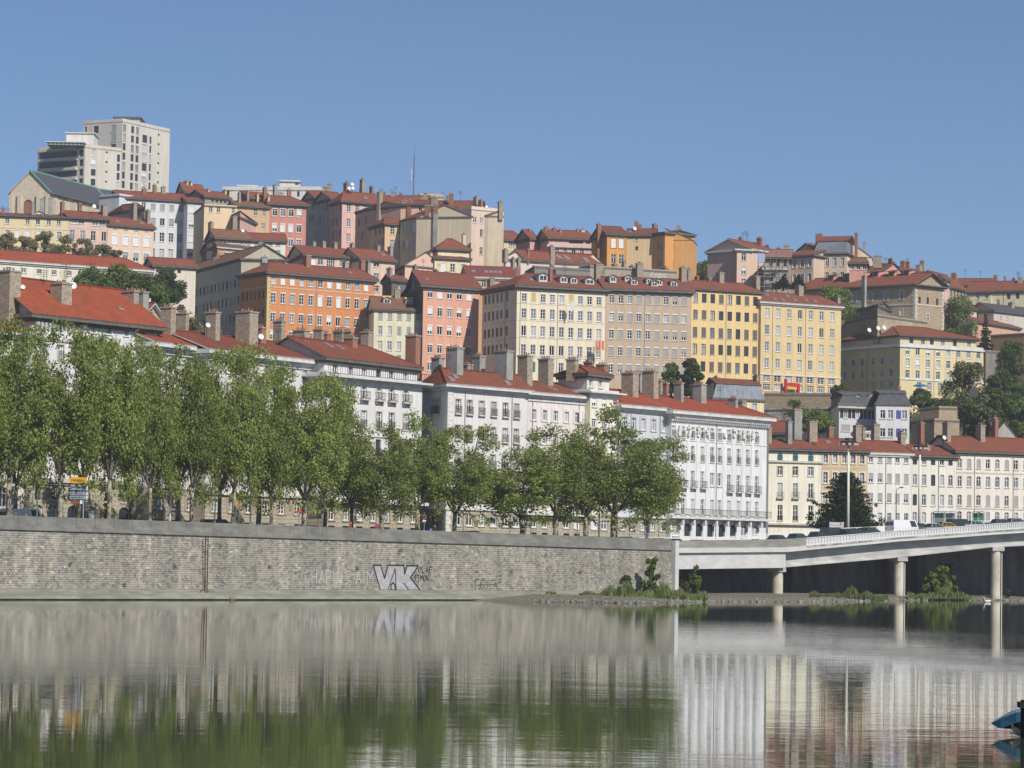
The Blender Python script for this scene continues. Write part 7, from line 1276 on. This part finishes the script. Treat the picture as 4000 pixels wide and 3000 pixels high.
def vroad(px, off):
    j = min(range(NS), key=lambda i: abs((VC[i] + vn(i) * off).x / (VC[i] + vn(i) * off).y - (px - 2000) / F)); p = VC[j] + vn(j) * off; k = 1 if (p.x / p.y) < (px - 2000) / F else -1; j2 = max(0, min(NS - 1, j + k)); q = VC[j2] + vn(j2) * off
    s, _ = hit(px, 2050, p, q); p2 = p + (q - p).normalized() * s; z = zb_[j] + (zb_[j2] - zb_[j]) * min(1, s / max(.1, (q - p).length)) + .605; slope = math.atan2(zb_[min(j + 1, NS - 1)] - zb_[j], (VC[min(j + 1, NS - 1)] - VC[j]).length); return Vector((p2.x, p2.y, z)), math.atan2(VT[j].y, VT[j].x), slope
vg = 'cars on the viaduct'
for px, kind, c, off, lab in ((3045, 'hatch', (80, 50, 54), 3.2, 'dark maroon car, first on the viaduct'), (3124, 'hatch', (60, 110, 104), 3.0, 'teal green car where the viaduct railing begins'), (3206, 'hatch', (50, 62, 60), 3.2, 'dark car half hidden behind the railing below the white direction boards'), (3262, 'people_carrier', (52, 66, 62), 5.0, 'dark green taller car left of the tall lamp mast'), (3342, 'estate', (50, 62, 60), 3.2, 'dark estate car just right of the tall lamp mast'), (3400, 'saloon', (66, 78, 76), 4.2, 'grey green saloon behind the dark estate car'),
                               (3600, 'hatch', (58, 66, 64), 6.4, 'dark car directly in front of the white van'), (3655, 'saloon', (150, 155, 155), 3.4, 'silver saloon right of the white van'), (3706, 'hatch', (196, 160, 50), 4.0, 'yellow car between the silver and the dark car on the viaduct'), (3758, 'people_carrier', (44, 50, 54), 4.4, 'tall dark car under the green banner on the viaduct'), (3812, 'saloon', (176, 180, 182), 3.6, 'pale silver car right of the tall dark one'), (3912, 'saloon', (66, 76, 72), 4.5, 'dark car second from the right edge of the viaduct'), (3972, 'saloon', (60, 70, 66), 4.2, 'dark car nearest the right edge of the viaduct')):
    p, a, sl_ = vroad(px, off); car(kind, c, p, a, lab, vg)
p, a, _ = vroad(3532, 6.0); car('van', (238, 238, 242), p, a, 'white panel van seen from behind on the viaduct', vg, 'white_van', 'van')
# lamp masts and street lamps
def mast(px, yt, D, z0, label, headw=2.2, hh=.5):
    b0 = P(px, 2060, D); top = P(px + 3, yt, D); o = empty('lamp_mast', (b0.x, b0.y, z0), label=label, cat='lamp mast', group='tall lamp masts by the viaduct'); h = top.z - z0; m = solid('mast_cream', (.66, .64, .54, 1), .5)
    b = MB(); b.tube([(0, 0, 0), (0, 0, h)], [.26, .16], m, 12); b.build('pole', o, smooth=True); b = MB(); b.tube([(0, 0, h - .05), (0, 0, h + .25)], [headw * .95, headw], IRON(), 14)
    for i in range(8): t = i * math.pi / 4; b.box(headw * math.cos(t) - .22, headw * math.cos(t) + .22, headw * math.sin(t) - .22, headw * math.sin(t) + .22, h - .35, h - .05, GLASS3())
    b.build('lamp_head', o); b = MB(); b.tube([(0, 0, h + .4), (0, 0, h + .75)], [headw * .5, headw * .4], IRON(), 10); b.build('crown_ring', o)
mast(3312, 1730, 440, 7.5, 'tall cream lamp mast with a dark ring of lamps, in front of the dark conifer', 1.25); mast(3591, 1747, 470, 7.5, 'second tall lamp mast with a dark ring of lamps, before the plain white houses', 1.0)
def lamp(px, off, hgt, col, label, arm=1.2):
    p = qroad(px, off); o = empty('street_lamp', p, WRZ, label=label, cat='street lamp', group='street lamps on the quay'); m = solid('lamp_post_' + col, {'green': (.10, .17, .12, 1), 'white': (.62, .62, .6, 1), 'grey': (.25, .26, .26, 1)}[col], .5)
    b = MB(); b.tube([(0, 0, 0), (0, 0, 1.0), (0, 0, hgt)], [.13, .09, .06], m, 8); b.tube([(0, 0, hgt), (0, -arm * .5, hgt + .3), (0, -arm, hgt + .35)], .04, m, 6); b.build('post', o); b = MB(); b.box(-.12, .12, -arm - .5, -arm, hgt + .27, hgt + .42, IRON()); b.build('lantern', o)
for a in ((143, 7, 9, 'green', 'thin green street lamp left of the crooked plane trunk'), (28, 7, 9, 'green', 'thin green street lamp at the left edge'), (664, 8, 8, 'white', 'slim white post between arched windows, left of the dark people carrier'), (838, 8.5, 8, 'white', 'slim white post behind the dark people carrier'), (977, 8, 8, 'white', 'slim white post right of the triangular sign'), (1712, 7, 9.5, 'green', 'pale green street lamp at the corner house'), (2340, 7.5, 9, 'grey', 'dark street lamp left of the largest plane tree'), (1655, 8, 9, 'green', 'green street lamp beside the round no-parking sign')): lamp(*a)
b = MB(); p, a, _ = vroad(3500, 11.5); b.tube([(0, 0, 0), (0, 0, 6.3), (.6, 0, 6.6)], [.08, .05, .05], IRON(), 6); b.box(.5, 1.0, -.1, .1, 6.5, 6.65, IRON()); o = b.build('street_lamp'); o.location = p; tag(o, 'small dark lamp post on the far side of the viaduct above the white van', 'street lamp')
# signs
BL = solid('sign_blue', (.02, .10, .42, 1), .4); RDm = solid('sign_red', (.52, .03, .03, 1), .4); WHm = solid('sign_white', (.7, .7, .7, 1), .4); YL = solid('sign_amber', (.62, .30, .015, 1), .45); GRM = solid('sign_grey_blue', (.26, .30, .36, 1), .5); BRm = solid('sign_brown', (.20, .075, .03, 1), .5)
def disc(b, x, z, r, y, mat, k=18): b.poly([(x + r * math.cos(2 * math.pi * i / k), y, z + r * math.sin(2 * math.pi * i / k)) for i in range(k)], mat)
def sign_root(name, px, off, label, cat='sign'): p = qroad(px, off); p.z += .13; o = empty(name, p, math.atan2(-(p.x), p.y), label=label, cat=cat); return o, p
def zat(px, py, p): return P(px, py, p.y).z - p.z
def text(body, size, mat, parent, loc, align='CENTER'):
    cu = bpy.data.curves.new('lettering', 'FONT'); cu.body = body; cu.size = size; cu.align_x = align; t = bpy.data.objects.new('t', cu); me = bpy.data.meshes.new_from_object(t); bpy.data.objects.remove(t); me.materials.clear(); me.materials.append(mat); o = put(me, 'lettering', parent); o.location = loc; o.rotation_euler = (R(90), 0, 0); return o
o, p = sign_root('direction_sign', 302, 3.0, 'stacked direction boards, amber on top of three grey-blue ones, on a dark post', 'direction sign'); m = F / p.y
b = MB(); b.tube([(-.1, .1, 0), (-.1, .1, zat(300, 1865, p))], .09, IRON(), 8); b.tube([(.55, .12, 0), (.55, .12, zat(300, 1870, p))], .07, GRM, 8); b.build('post', o)
for (ya, yb, mt, nm) in ((1864, 1888, YL, 'amber_board'), (1893, 1914, GRM, 'grey_board'), (1921, 1934, GRM, 'grey_board'), (1937, 1950, GRM, 'grey_board')):
    b = MB(); b.box(-32 / m, 32 / m, -.03, .03, zat(302, yb, p), zat(302, ya, p), mt); q_ = b.build(nm, o); b = MB(); rr = random.Random(int(ya))
    for k in range(9): x = -28 / m + k * 5.6 / m; b.box(x, x + rr.uniform(.05, .11), -.045, -.032, zat(302, (ya + yb) / 2 + 3, p), zat(302, (ya + yb) / 2 - 3, p), IRON())
    b.build('lettering', q_)
    b = MB(); b.box(32.5 / m, 37 / m, .0, .25, zat(302, yb, p), zat(302, ya, p), WHm); b.build('board_edge', q_)
b = MB(); b.box(20 / m, 30 / m, -.046, -.032, zat(302, 1911, p), zat(302, 1896, p), BL); b.build('blue_square', o)
o, p = sign_root('brown_sign', 290, 2.5, 'small brown board on a black post under the direction boards', 'sign'); m = F / p.y; b = MB(); b.tube([(0, .06, 0), (0, .06, zat(288, 1956, p))], .07, IRON(), 8); b.build('post', o); b = MB(); b.box(-17 / m, 20 / m, -.03, .03, zat(288, 1967, p), zat(288, 1956, p), BRm); b.box(20.5 / m, 29 / m, -.03, .03, zat(288, 1968, p), zat(288, 1954, p), WHm); b.build('board', o)
def round_sign(px, py, rpx, off, ring, inner, slash, label, extra=None):
    o, p = sign_root('round_sign', px, off, label); m = F / p.y; z = zat(px, py, p); r = rpx / m; b = MB(); b.tube([(0, .05, -.2), (0, .05, z)], .035, GRM, 6); b.build('post', o); b = MB(); disc(b, 0, z, r, -.01, ring); disc(b, 0, z, r * .72, -.016, inner)
    if slash: n = .09 * r / .3; b.poly([(-r * .6, -.022, z + r * .6 - n), (-r * .6 + n, -.022, z + r * .6), (r * .6, -.022, z - r * .6 + n), (r * .6 - n, -.022, z - r * .6)], slash)
    b.build('disc', o)
    if extra: b = MB(); b.box(-r * .7, r * .7, -.02, .02, z - r * 1.9, z - r * 1.15, WHm); b.build('plate', o)
round_sign(1657, 2020, 9.5, 3, RDm, BL, RDm, 'round red and blue no-parking sign before the corner house door', True); round_sign(1473, 2056, 9.5, 2.5, RDm, BL, RDm, 'low round no-parking sign behind the parapet, left of the knobbly plane trunk'); round_sign(1727, 2078, 6, 3, RDm, BL, RDm, 'small round no-parking sign just above the parapet near the standing person')
round_sign(2523, 2081, 8, 3, BL, BL, WHm, 'round blue sign under the black signal box near the viaduct')
o, p = sign_root('signal_box', 2522, 3.4, 'black traffic signal box on a post above the round blue sign', 'traffic signal'); m = F / p.y; b = MB(); b.tube([(0, .1, -.2), (0, .1, zat(2522, 2050, p))], .05, GRM, 6); b.build('post', o); b = MB(); b.box(-9 / m, 9 / m, 0, .3, zat(2522, 2052, p), zat(2522, 2030, p), IRON()); b.build('housing', o)
o, p = sign_root('signal_board', 1240, 3, 'black square board on a wooden post behind the parapet', 'signal board'); m = F / p.y; b = MB(); b.tube([(.05, .1, -.2), (.05, .1, zat(1240, 2020, p))], .07, solid('post_wood', (.2, .12, .06, 1)), 6); b.build('post', o); b = MB(); b.box(-13 / m, 14 / m, -.04, .08, zat(1240, 2026, p), zat(1240, 2000, p), IRON()); b.build('board', o)
o, p = sign_root('orange_board', 1167, 4.5, 'orange and white board hanging beside the leaning plane tree', 'board'); m = F / p.y; b = MB(); b.tube([(0, .06, -.2), (0, .06, zat(1167, 1995, p))], .04, GRM, 6); b.build('post', o); b = MB(); b.box(-11 / m, 10 / m, -.03, .03, zat(1167, 2004, p), zat(1167, 1993, p), solid('sign_orange', (.75, .13, .02, 1))); b.box(-10 / m, 9 / m, -.03, .03, zat(1167, 2017, p), zat(1167, 2005, p), WHm); b.build('board', o)
o, p = sign_root('warning_sign', 933, 3, 'triangular orange-edged warning sign on a green post', 'warning sign'); m = F / p.y; z = zat(933, 1962, p); b = MB(); b.tube([(0, .05, -.2), (0, .05, z)], .04, solid('lamp_post_green', (.1, .17, .12, 1)), 6); b.build('post', o); b = MB(); b.poly([(-11 / m, -.01, z - 9 / m), (11 / m, -.01, z - 9 / m), (0, -.01, z + 15 / m)], YL); b.poly([(-6.5 / m, -.016, z - 6 / m), (6.5 / m, -.016, z - 6 / m), (0, -.016, z + 9 / m)], BRm); b.build('triangle', o)
o, p = sign_root('parking_sign', 1684, 2.2, 'square blue P parking sign just above the parapet', 'parking sign'); m = F / p.y; z = zat(1684, 2070, p); b = MB(); b.tube([(0, .05, -.2), (0, .05, z)], .035, GRM, 6); b.build('post', o); b = MB(); b.box(-6 / m, 6 / m, -.02, .02, z - 6 / m, z + 6 / m, BL); bo = b.build('board', o); text('P', 10 / m, WHm, bo, (0, -.03, z - 4 / m))
# white direction boards by the viaduct
p, a, _ = vroad(3268, 10.5); D = p.y; m = F / D; o = empty('direction_sign', p, math.atan2(-p.x, p.y), label='white direction boards with a small red mark beside the tall lamp mast', cat='direction sign'); b = MB(); b.tube([(-.9, .1, -2), (-.9, .1, 2.2)], .07, GRM, 6); b.tube([(.9, .1, -2), (.9, .1, 2.2)], .07, GRM, 6); b.build('post', o)
for (ya, yb) in ((2040, 2052), (2053, 2060), (2061, 2069)):
    b = MB(); b.box(-28 / m, 28 / m, -.03, .03, P(3268, yb, D).z - p.z, P(3268, ya, D).z - p.z, noise_mat('board_pale', (.4, .4, .42, 1), (.6, .6, .61, 1), (3, 3, 3))); b.build('board', o)
b = MB(); b.box(12 / m, 20 / m, -.045, -.032, P(3268, 2049, D).z - p.z, P(3268, 2043, D).z - p.z, RDm); b.build('red_mark', o)
# green and grey bus-stop frames behind the far railing
for px, w_, colr, lab in ((3690, 88, solid('shelter_grey', (.18, .24, .22, 1), .4), 'grey glass shelter frame behind the viaduct, left of the green one'), (3822, 44, solid('shelter_green', (.05, .22, .10, 1), .4), 'green panelled shelter behind the viaduct')):
    p, a, _ = vroad(px, 15); p.z = 7.6; D = p.y; m = F / D; o = empty('shelter', p, math.atan2(-p.x, p.y), label=lab, cat='shelter'); w2 = w_ / m / 2; zt = P(px, 2000, D).z - p.z; b = MB()
    for x in (-w2, 0, w2): b.box(x - .06, x + .06, -.06, .06, -.6, zt, GRM)
    b.box(-w2, w2, -.7, .7, zt, zt + .1, GRM); b.build('frame', o); b = MB(); b.box(-w2 * .9, -.1, -.02, .02, zt - 1.6, zt - .15, colr); b.box(.1, w2 * .9, -.02, .02, zt - 1.6, zt - .15, colr if px > 3800 else GLASS2()); b.build('panel', o)
# radio mast
p = P(1615, 775, 850); t = P(1613, 562, 850); o = empty('radio_mast', p - Vector((0, 0, 8)), label='very thin lattice radio mast with guy wires, alone on the skyline', cat='radio mast'); b = MB(); hh = t.z - p.z + 8; mm_ = solid('mast_steel', (.16, .17, .19, 1), .5)
for dx, dy in ((-.22, -.13), (.22, -.13), (0, .25)): b.tube([(dx, dy, 0), (dx * .4, dy * .4, hh * .86)], .06, mm_, 4)
for i in range(26): z = hh * .86 * i / 26; b.box(-.2, .2, -.05, .05, z, z + .08, mm_)
b.tube([(0, 0, hh * .86), (0, 0, hh)], [.07, .03], mm_, 5); b.build('lattice', o)
b = MB(); 
for a_ in (0, 2.1, 4.2): b.tube([(0, 0, hh * .8), (9 * math.cos(a_), 9 * math.sin(a_), 0)], .03, mm_, 3)
b.build('guy_wire', o); b = MB(); b.tube([(-.7, 0, hh * .55), (-.7, 0, hh * .7)], .1, WHm, 6); b.box(-.7, 0, -.03, .03, hh * .6, hh * .61, mm_); b.build('aerial', o)
# scaffolding on the grey green house
p0 = P(2962, 1105, 733); o = empty('scaffolding', p0, label='pipe scaffolding with plank decks around the corner of the grey green house', cat='scaffolding'); b = MB(); m = F / 733
for i in range(6):
    for y in (0, 1.2): b.box(i * 1.5 - .05, i * 1.5 + .05, y - .05, y + .05, -6, 8.5, mm_)
for z in (-3.4, -.9, 1.6, 4.1, 6.6): b.box(-.3, 7.8, -.06, 1.26, z, z + .1, solid('planks', (.3, .28, .24, 1))); b.box(-.3, 7.8, -.05, 0, z + 1, z + 1.06, mm_)
b.build('frame', o); b = MB(); b.box(-.4, 1.6, -.12, -.05, 5.2, 7.4, solid('tarpaulin', (.35, .42, .62, 1))); b.build('tarpaulin', o)
# red shop, laundry, parasol, awnings
def on_building(key): return [x for x in bpy.data.objects if x.parent is None and (x.get('label') or '').startswith(key)][0]
rb = on_building('soft yellow six-storey'); D = 673; b = MB(); rd = solid('shop_red', (.50, .03, .035, 1), .5); x0 = P(3060, 1500, D); x1 = P(3118, 1500, D + 3); f = Face(Vector((x0.x, x0.y, 0)), Vector((x1.x, x1.y, 0)), 0, 0); zb1 = P(3060, 1530, D).z; z1 = P(3060, 1492, D).z; z2 = P(3060, 1480, D).z
L3 = lambda v: v - rb.location
def fbox(b, f, s0, s1, y0, y1, z0, z1, mat, loc): b.prism([tuple((Vector((*v, 0)) - loc)[:2]) for v in f.q(s0, s1, y0, y1)], z0 - loc.z, z1 - loc.z, mat)
fbox(b, f, 0, .6, -.7, -.3, zb1, z2, rd, rb.location); fbox(b, f, .6, f.L, -.6, -.3, z1 - .9, z1 - .1, rd, rb.location); fbox(b, f, f.L - .7, f.L, -.6, -.3, zb1, z1 - .91, rd, rb.location); fbox(b, f, .8, f.L - .9, -.5, -.3, zb1 + .6, z1 - .95, solid('shop_yellow', (.6, .42, .08, 1)), rb.location); so = b.build('shopfront', rb)
tx = text('CAFE', .55, solid('shop_yellow', (.6, .42, .08, 1)), so, (0, 0, 0)) if False else None
b = MB(); cb = on_building('large cream apartment'); c = P(2338, 1338, 655); rr = random.Random(2)
for i in range(5): w_ = rr.uniform(.25, .5); x = -.9 + i * .42; b.box(x, x + w_, -.2, -.12, -1.2 - rr.random() * .8, .3, solid('towel_orange', (.75, .12, .03, 1)) if i % 3 else solid('towel_pale', (.7, .5, .4, 1)))
o = b.build('laundry'); o.location = c + Vector((0, -.6, 0)); tag(o, 'orange and pale laundry hanging from a window of the cream apartment house', 'laundry')
b = MB(); c = P(2234, 1190, 653); 
for i in range(4): x = -.3 + i * .2; b.box(x, x + .18, -.25, -.18, -2.2 + i * .5, .9 - (i % 2) * .4, solid('towel_white', (.68, .7, .78, 1)))
o = b.build('laundry'); o.location = c + Vector((0, -.6, 0)); tag(o, 'white sheet hanging from a top-floor window of the cream apartment house', 'laundry')
c = P(3592, 1515, 686); o = empty('parasol', c, label='blue parasol open on the terrace of the beige block', cat='parasol'); b = MB(); b.tube([(0, -1.5, -1.4), (0, -1.5, 1.0)], .04, WHm, 6); b.build('pole', o); b = MB(); bm_ = solid('parasol_blue', (.05, .20, .46, 1), .6); k = 8; rim = [(1.7 * math.cos(2 * math.pi * i / k), -1.5 + 1.7 * math.sin(2 * math.pi * i / k), .45) for i in range(k)]
for i in range(k): b.poly([(0, -1.5, 1.05), rim[i], rim[(i + 1) % k]], bm_); b.poly([rim[i], (rim[i][0], rim[i][1], .28), (rim[(i + 1) % k][0], rim[(i + 1) % k][1], .28), rim[(i + 1) % k]], bm_)
b.build('canopy', o)
cb = on_building('pale cream small house'); ym = solid('awning_yellow', (.75, .48, .05, 1), .6)
for px, py in ((1511, 1163), (1598, 1169)):
    c = P(px, py, 667); b = MB(); b.slab([(-1.0, -.3, .1), (1.0, -.3, .1), (1.0, .9, .55), (-1.0, .9, .55)], .08, ym); o = b.build('awning', cb); o.location = c - cb.location
# graffiti on the long grey wall
gr, q, zb, ze, fs, loc = gw; g = MB(); pk = solid('pink_spray', (.50, .22, .18, 1)); rr = random.Random(8)
def fn2(p2): return fs[1].pt(p2[0], p2[1], -.03) - loc
for x0_, txt, mt, hpx, py in ((2385, 'BSKS', pk, 17, 1086), (2430, 'BOM', pk, 22, 1090), (2510, 'SIL', pk, 15, 1088), (2540, 'COPS', WHm, 24, 1092), (2352, 'B', IRON(), 22, 1072)):
    s, z = fs[1].hit(x0_, py); s2_, z2_ = fs[1].hit(x0_, py - hpx); mm2 = z2_ - z; x = s
    for ch in txt:
        for st in LET.get(ch, []): stroke(g, [(x + u * mm2, z + v * mm2) for u, v in st], .12, mt, fn2)
        x += mm2 * .8
g.build('graffiti', gr)
# black lettering on the low white parapet above the white row
b = MB(); bo = bldg('low white parapet wall with black painted letters, above the plain white row house', [(3352, 1688, 516), (3420, 1690, 517)], 516, 1760, (235, 232, 225), 'flat', rise=.1, back=1.0, ov=.03, ch=.05, name='parapet_wall', cat='wall', ground=False)
f = bo[4][1]; g = MB(); s, z = f.hit(3360, 1708); mm2 = f.hit(3360, 1694)[1] - z; x = s
for ch in 'BUORCU':
    for st in LET.get(ch, []): stroke(g, [(x + u * mm2, z + v * mm2) for u, v in st], .14, IRON(), lambda p2: f.pt(p2[0], p2[1], -.03) - bo[5])
    x += mm2 * .75
g.build('lettering', bo[0])
# people on the quay, one continuous skinned body each
def person(px, off, label, cloth, skin=(.42, .26, .19, 1), rz=0.0, legs=(.05, .05, .07, 1)):
    p = qroad(px, off); p.z += .13; V_ = [(0, 0, .98), (0, 0, 1.2), (0, -.01, 1.42), (0, 0, 1.53), (0, -.02, 1.66), (0, -.01, 1.76), (-.2, 0, 1.42), (-.27, .02, 1.15), (-.25, -.1, .92), (.2, 0, 1.42), (.27, .02, 1.15), (.24, -.12, .93), (-.1, 0, .9), (-.11, -.03, .5), (-.12, .02, .08), (-.12, -.14, .04), (.1, 0, .9), (.12, .03, .5), (.13, .08, .08), (.13, -.08, .04)]
    E = [(0, 1), (1, 2), (2, 3), (3, 4), (4, 5), (2, 6), (6, 7), (7, 8), (2, 9), (9, 10), (10, 11), (0, 12), (12, 13), (13, 14), (14, 15), (0, 16), (16, 17), (17, 18), (18, 19)]
    RR = [.15, .15, .17, .06, .1, .08, .075, .055, .04, .075, .055, .04, .1, .07, .05, .045, .1, .07, .05, .045]
    me = bpy.data.meshes.new('person'); me.from_pydata(V_, E, []); o = bpy.data.objects.new('person', me); COL.objects.link(o); md = o.modifiers.new('skin', 'SKIN'); me.skin_vertices.new() if not me.skin_vertices else None
    for v, r in zip(me.skin_vertices[0].data, RR): v.radius = (r, r)
    me.skin_vertices[0].data[0].use_root = True; o.modifiers.new('sub', 'SUBSURF').levels = 1; dg = bpy.context.evaluated_depsgraph_get(); m2 = bpy.data.meshes.new_from_object(o.evaluated_get(dg)); bpy.data.objects.remove(o)
    m2.materials.clear(); m2.materials.append(solid('cloth_%d' % px, cloth)); m2.materials.append(solid('skin_%d' % int(skin[0] * 100), skin)); m2.materials.append(solid('trousers_%d' % px, legs)); m2.materials.append(solid('hair_dark', (.03, .02, .015, 1)))
    for pl in m2.polygons: z = pl.center.z; pl.material_index = 3 if (z > 1.68 or (z > 1.55 and pl.center.y > .02)) else 1 if z > 1.5 else (1 if z < .96 and abs(pl.center.x) > .19 and z > .85 else 2 if z < .95 else 0); pl.use_smooth = True
    o = put(m2, 'person', None, p, rz); tag(o, label, 'person', 'people walking on the quay')
person(1698, 2.4, 'person in black with dark hair standing beside the blue parking sign', (.02, .02, .022, 1)); person(1370, 3.0, 'person in a dark red coat walking behind the parapet', (.22, .04, .04, 1), rz=1.2); person(1490, 6, 'person in a plum jacket walking left of the knobbly plane tree', (.16, .06, .12, 1), rz=-1.0)
# swan and duck on the water
def bird(p, s, col, label, neck=True):
    V_ = [(0, 0, .1), (.25, 0, .12), (-.25, 0, .16), (-.42, 0, .26), (.36, 0, .25), (.38, 0, .48), (.46, 0, .62), (.56, 0, .6), (.66, 0, .56)] if neck else [(0, 0, .08), (.18, 0, .1), (-.2, 0, .14), (-.3, 0, .18), (.24, 0, .2), (.28, 0, .28), (.32, 0, .3), (.38, 0, .28), (.43, 0, .27)]
    E = [(0, 1), (0, 2), (2, 3), (1, 4), (4, 5), (5, 6), (6, 7), (7, 8)]; RR = [.2, .17, .17, .06, .07, .05, .05, .06, .02]; me = bpy.data.meshes.new('b'); me.from_pydata(V_, E, []); o = bpy.data.objects.new('b', me); COL.objects.link(o); o.modifiers.new('skin', 'SKIN')
    for v, r in zip(me.skin_vertices[0].data, RR): v.radius = (r, r * .85)
    o.modifiers.new('s', 'SUBSURF').levels = 1; m2 = bpy.data.meshes.new_from_object(o.evaluated_get(bpy.context.evaluated_depsgraph_get())); bpy.data.objects.remove(o); m2.materials.clear(); m2.materials.append(solid('feather_%d' % int(col[0] * 100), col)); m2.materials.append(solid('beak', (.5, .16, .03, 1)))
    for pl in m2.polygons: pl.material_index = 1 if pl.center.x > (.6 if neck else .39) else 0
    o = put(m2, 'swan' if neck else 'duck', None, p, math.pi); o.scale = (s, s, s); tag(o, label, 'swan' if neck else 'duck')
bird(P(3858, 2353, D_for_z(3858, 2353, 0)), 1.05, (.72, .72, .7, 1), 'white swan swimming left beside the rightmost pier'); bird(P(910, 2345, D_for_z(910, 2345, 0)), 1.0, (.22, .15, .09, 1), 'brown duck at the foot of the quay wall right of the ladder', False)
# blue boat bow and mooring post, lower right
Dp = D_for_z(3905, 2868, 0); p = P(3872, 2850, Dp); z0 = 0; o = empty('blue_boat', (p.x, p.y, 0), label='blue moored boat whose pointed bow enters at the right edge', cat='boat'); bl = solid('boat_blue', (.035, .13, .22, 1), .35); bd = solid('boat_dark', (.012, .02, .03, 1), .5); gn = solid('boat_deck', (.12, .20, .28, 1), .5)
def hull(b, lx, ly, lz):
    st = [(0, 0, .34, .30), (.22, .22, .24, .42), (.6, .5, .12, .60), (1.2, .72, .02, .78), (3.2, .8, -.05, .8)]; ringv = []
    for x, w_, zk, zg in st: ringv.append([(x, -w_, zg), (x, -w_ * .92, zg - .26 if x > 0 else zg - .02), (x + .05, -w_ * .6, zk), (x + .05, w_ * .6, zk), (x, w_ * .92, zg - .26 if x > 0 else zg - .02), (x, w_, zg)])
    for a_, c_ in zip(ringv, ringv[1:]):
        for j in range(5): b.poly([a_[j], c_[j], c_[j + 1], a_[j + 1]], bl if j in (0, 4) else bd)
        b.poly([a_[5], c_[5], c_[0], a_[0]], gn)
    b.poly(ringv[-1], bd)
b = MB(); hull(b, 0, 0, 0); b.build('hull', o); b = MB(); b.tube([(.22, -.22, .45), (.6, -.5, .63), (1.2, -.72, .81), (3.2, -.8, .83)], .02, solid('boat_rail', (.25, .32, .38, 1)), 5); b.build('rubbing_strake', o)
p2 = P(4010, 2845, Dp - 1.5); b = MB(); b.tube([(0, 0, -1.2), (0, 0, 1.0)], .16, solid('tarred_wood', (.012, .012, .014, 1), .8), 10); b.box(-.22, .22, -.22, .22, .8, .95, solid('tarred_wood', (.012, .012, .014, 1), .8)); mo = b.build('mooring_post'); mo.location = (p2.x, p2.y, 0); tag(mo, 'black tarred mooring post at the right edge beside the blue boat', 'mooring post')
b = MB(); cr = solid('rope_cream', (.62, .60, .42, 1), .8); rr = random.Random(4); q0 = P(3945, 2855, Dp - 1.2)
pts = [(0, 0, .12)]
for i in range(16): t = i / 15; pts.append((.08 + t * .34 + .1 * math.cos(i * 1.9), -.02 + .06 * math.sin(i * 2.3), .20 + .13 * math.sin(i * 1.7) - t * .16))
b.tube(pts, .035, cr, 6); b.tube([(.38, 0, -.05), (.36, 0, .32), (.46, 0, .62), (.5, 0, .8)], .03, cr, 6); ro = b.build('mooring_rope'); ro.location = (q0.x, q0.y, 0); tag(ro, 'cream coiled mooring rope between the blue boat and the black post', 'rope')
# thin air haze round the whole scene
hz = MB(); hz.box(-760, 840, -200, 1300, -1.0, 190, None) if False else None
hm = bpy.data.materials.new('haze'); hm.use_nodes = True; nt = hm.node_tree; nt.nodes.clear(); vo = nt.nodes.new('ShaderNodeVolumePrincipled'); vo.inputs['Density'].default_value = HAZE; vo.inputs['Color'].default_value = (.93, .95, 1, 1); vo.inputs['Anisotropy'].default_value = .2; mo_ = nt.nodes.new('ShaderNodeOutputMaterial'); nt.links.new(vo.outputs[0], mo_.inputs['Volume'])
b = MB(); b.box(-760, 840, -200, 1300, -1.0, 190, hm); o = b.build('haze'); tag(o, 'thin pale haze in the air over the river and the hill', kind='stuff'); o.display_type = 'WIRE'
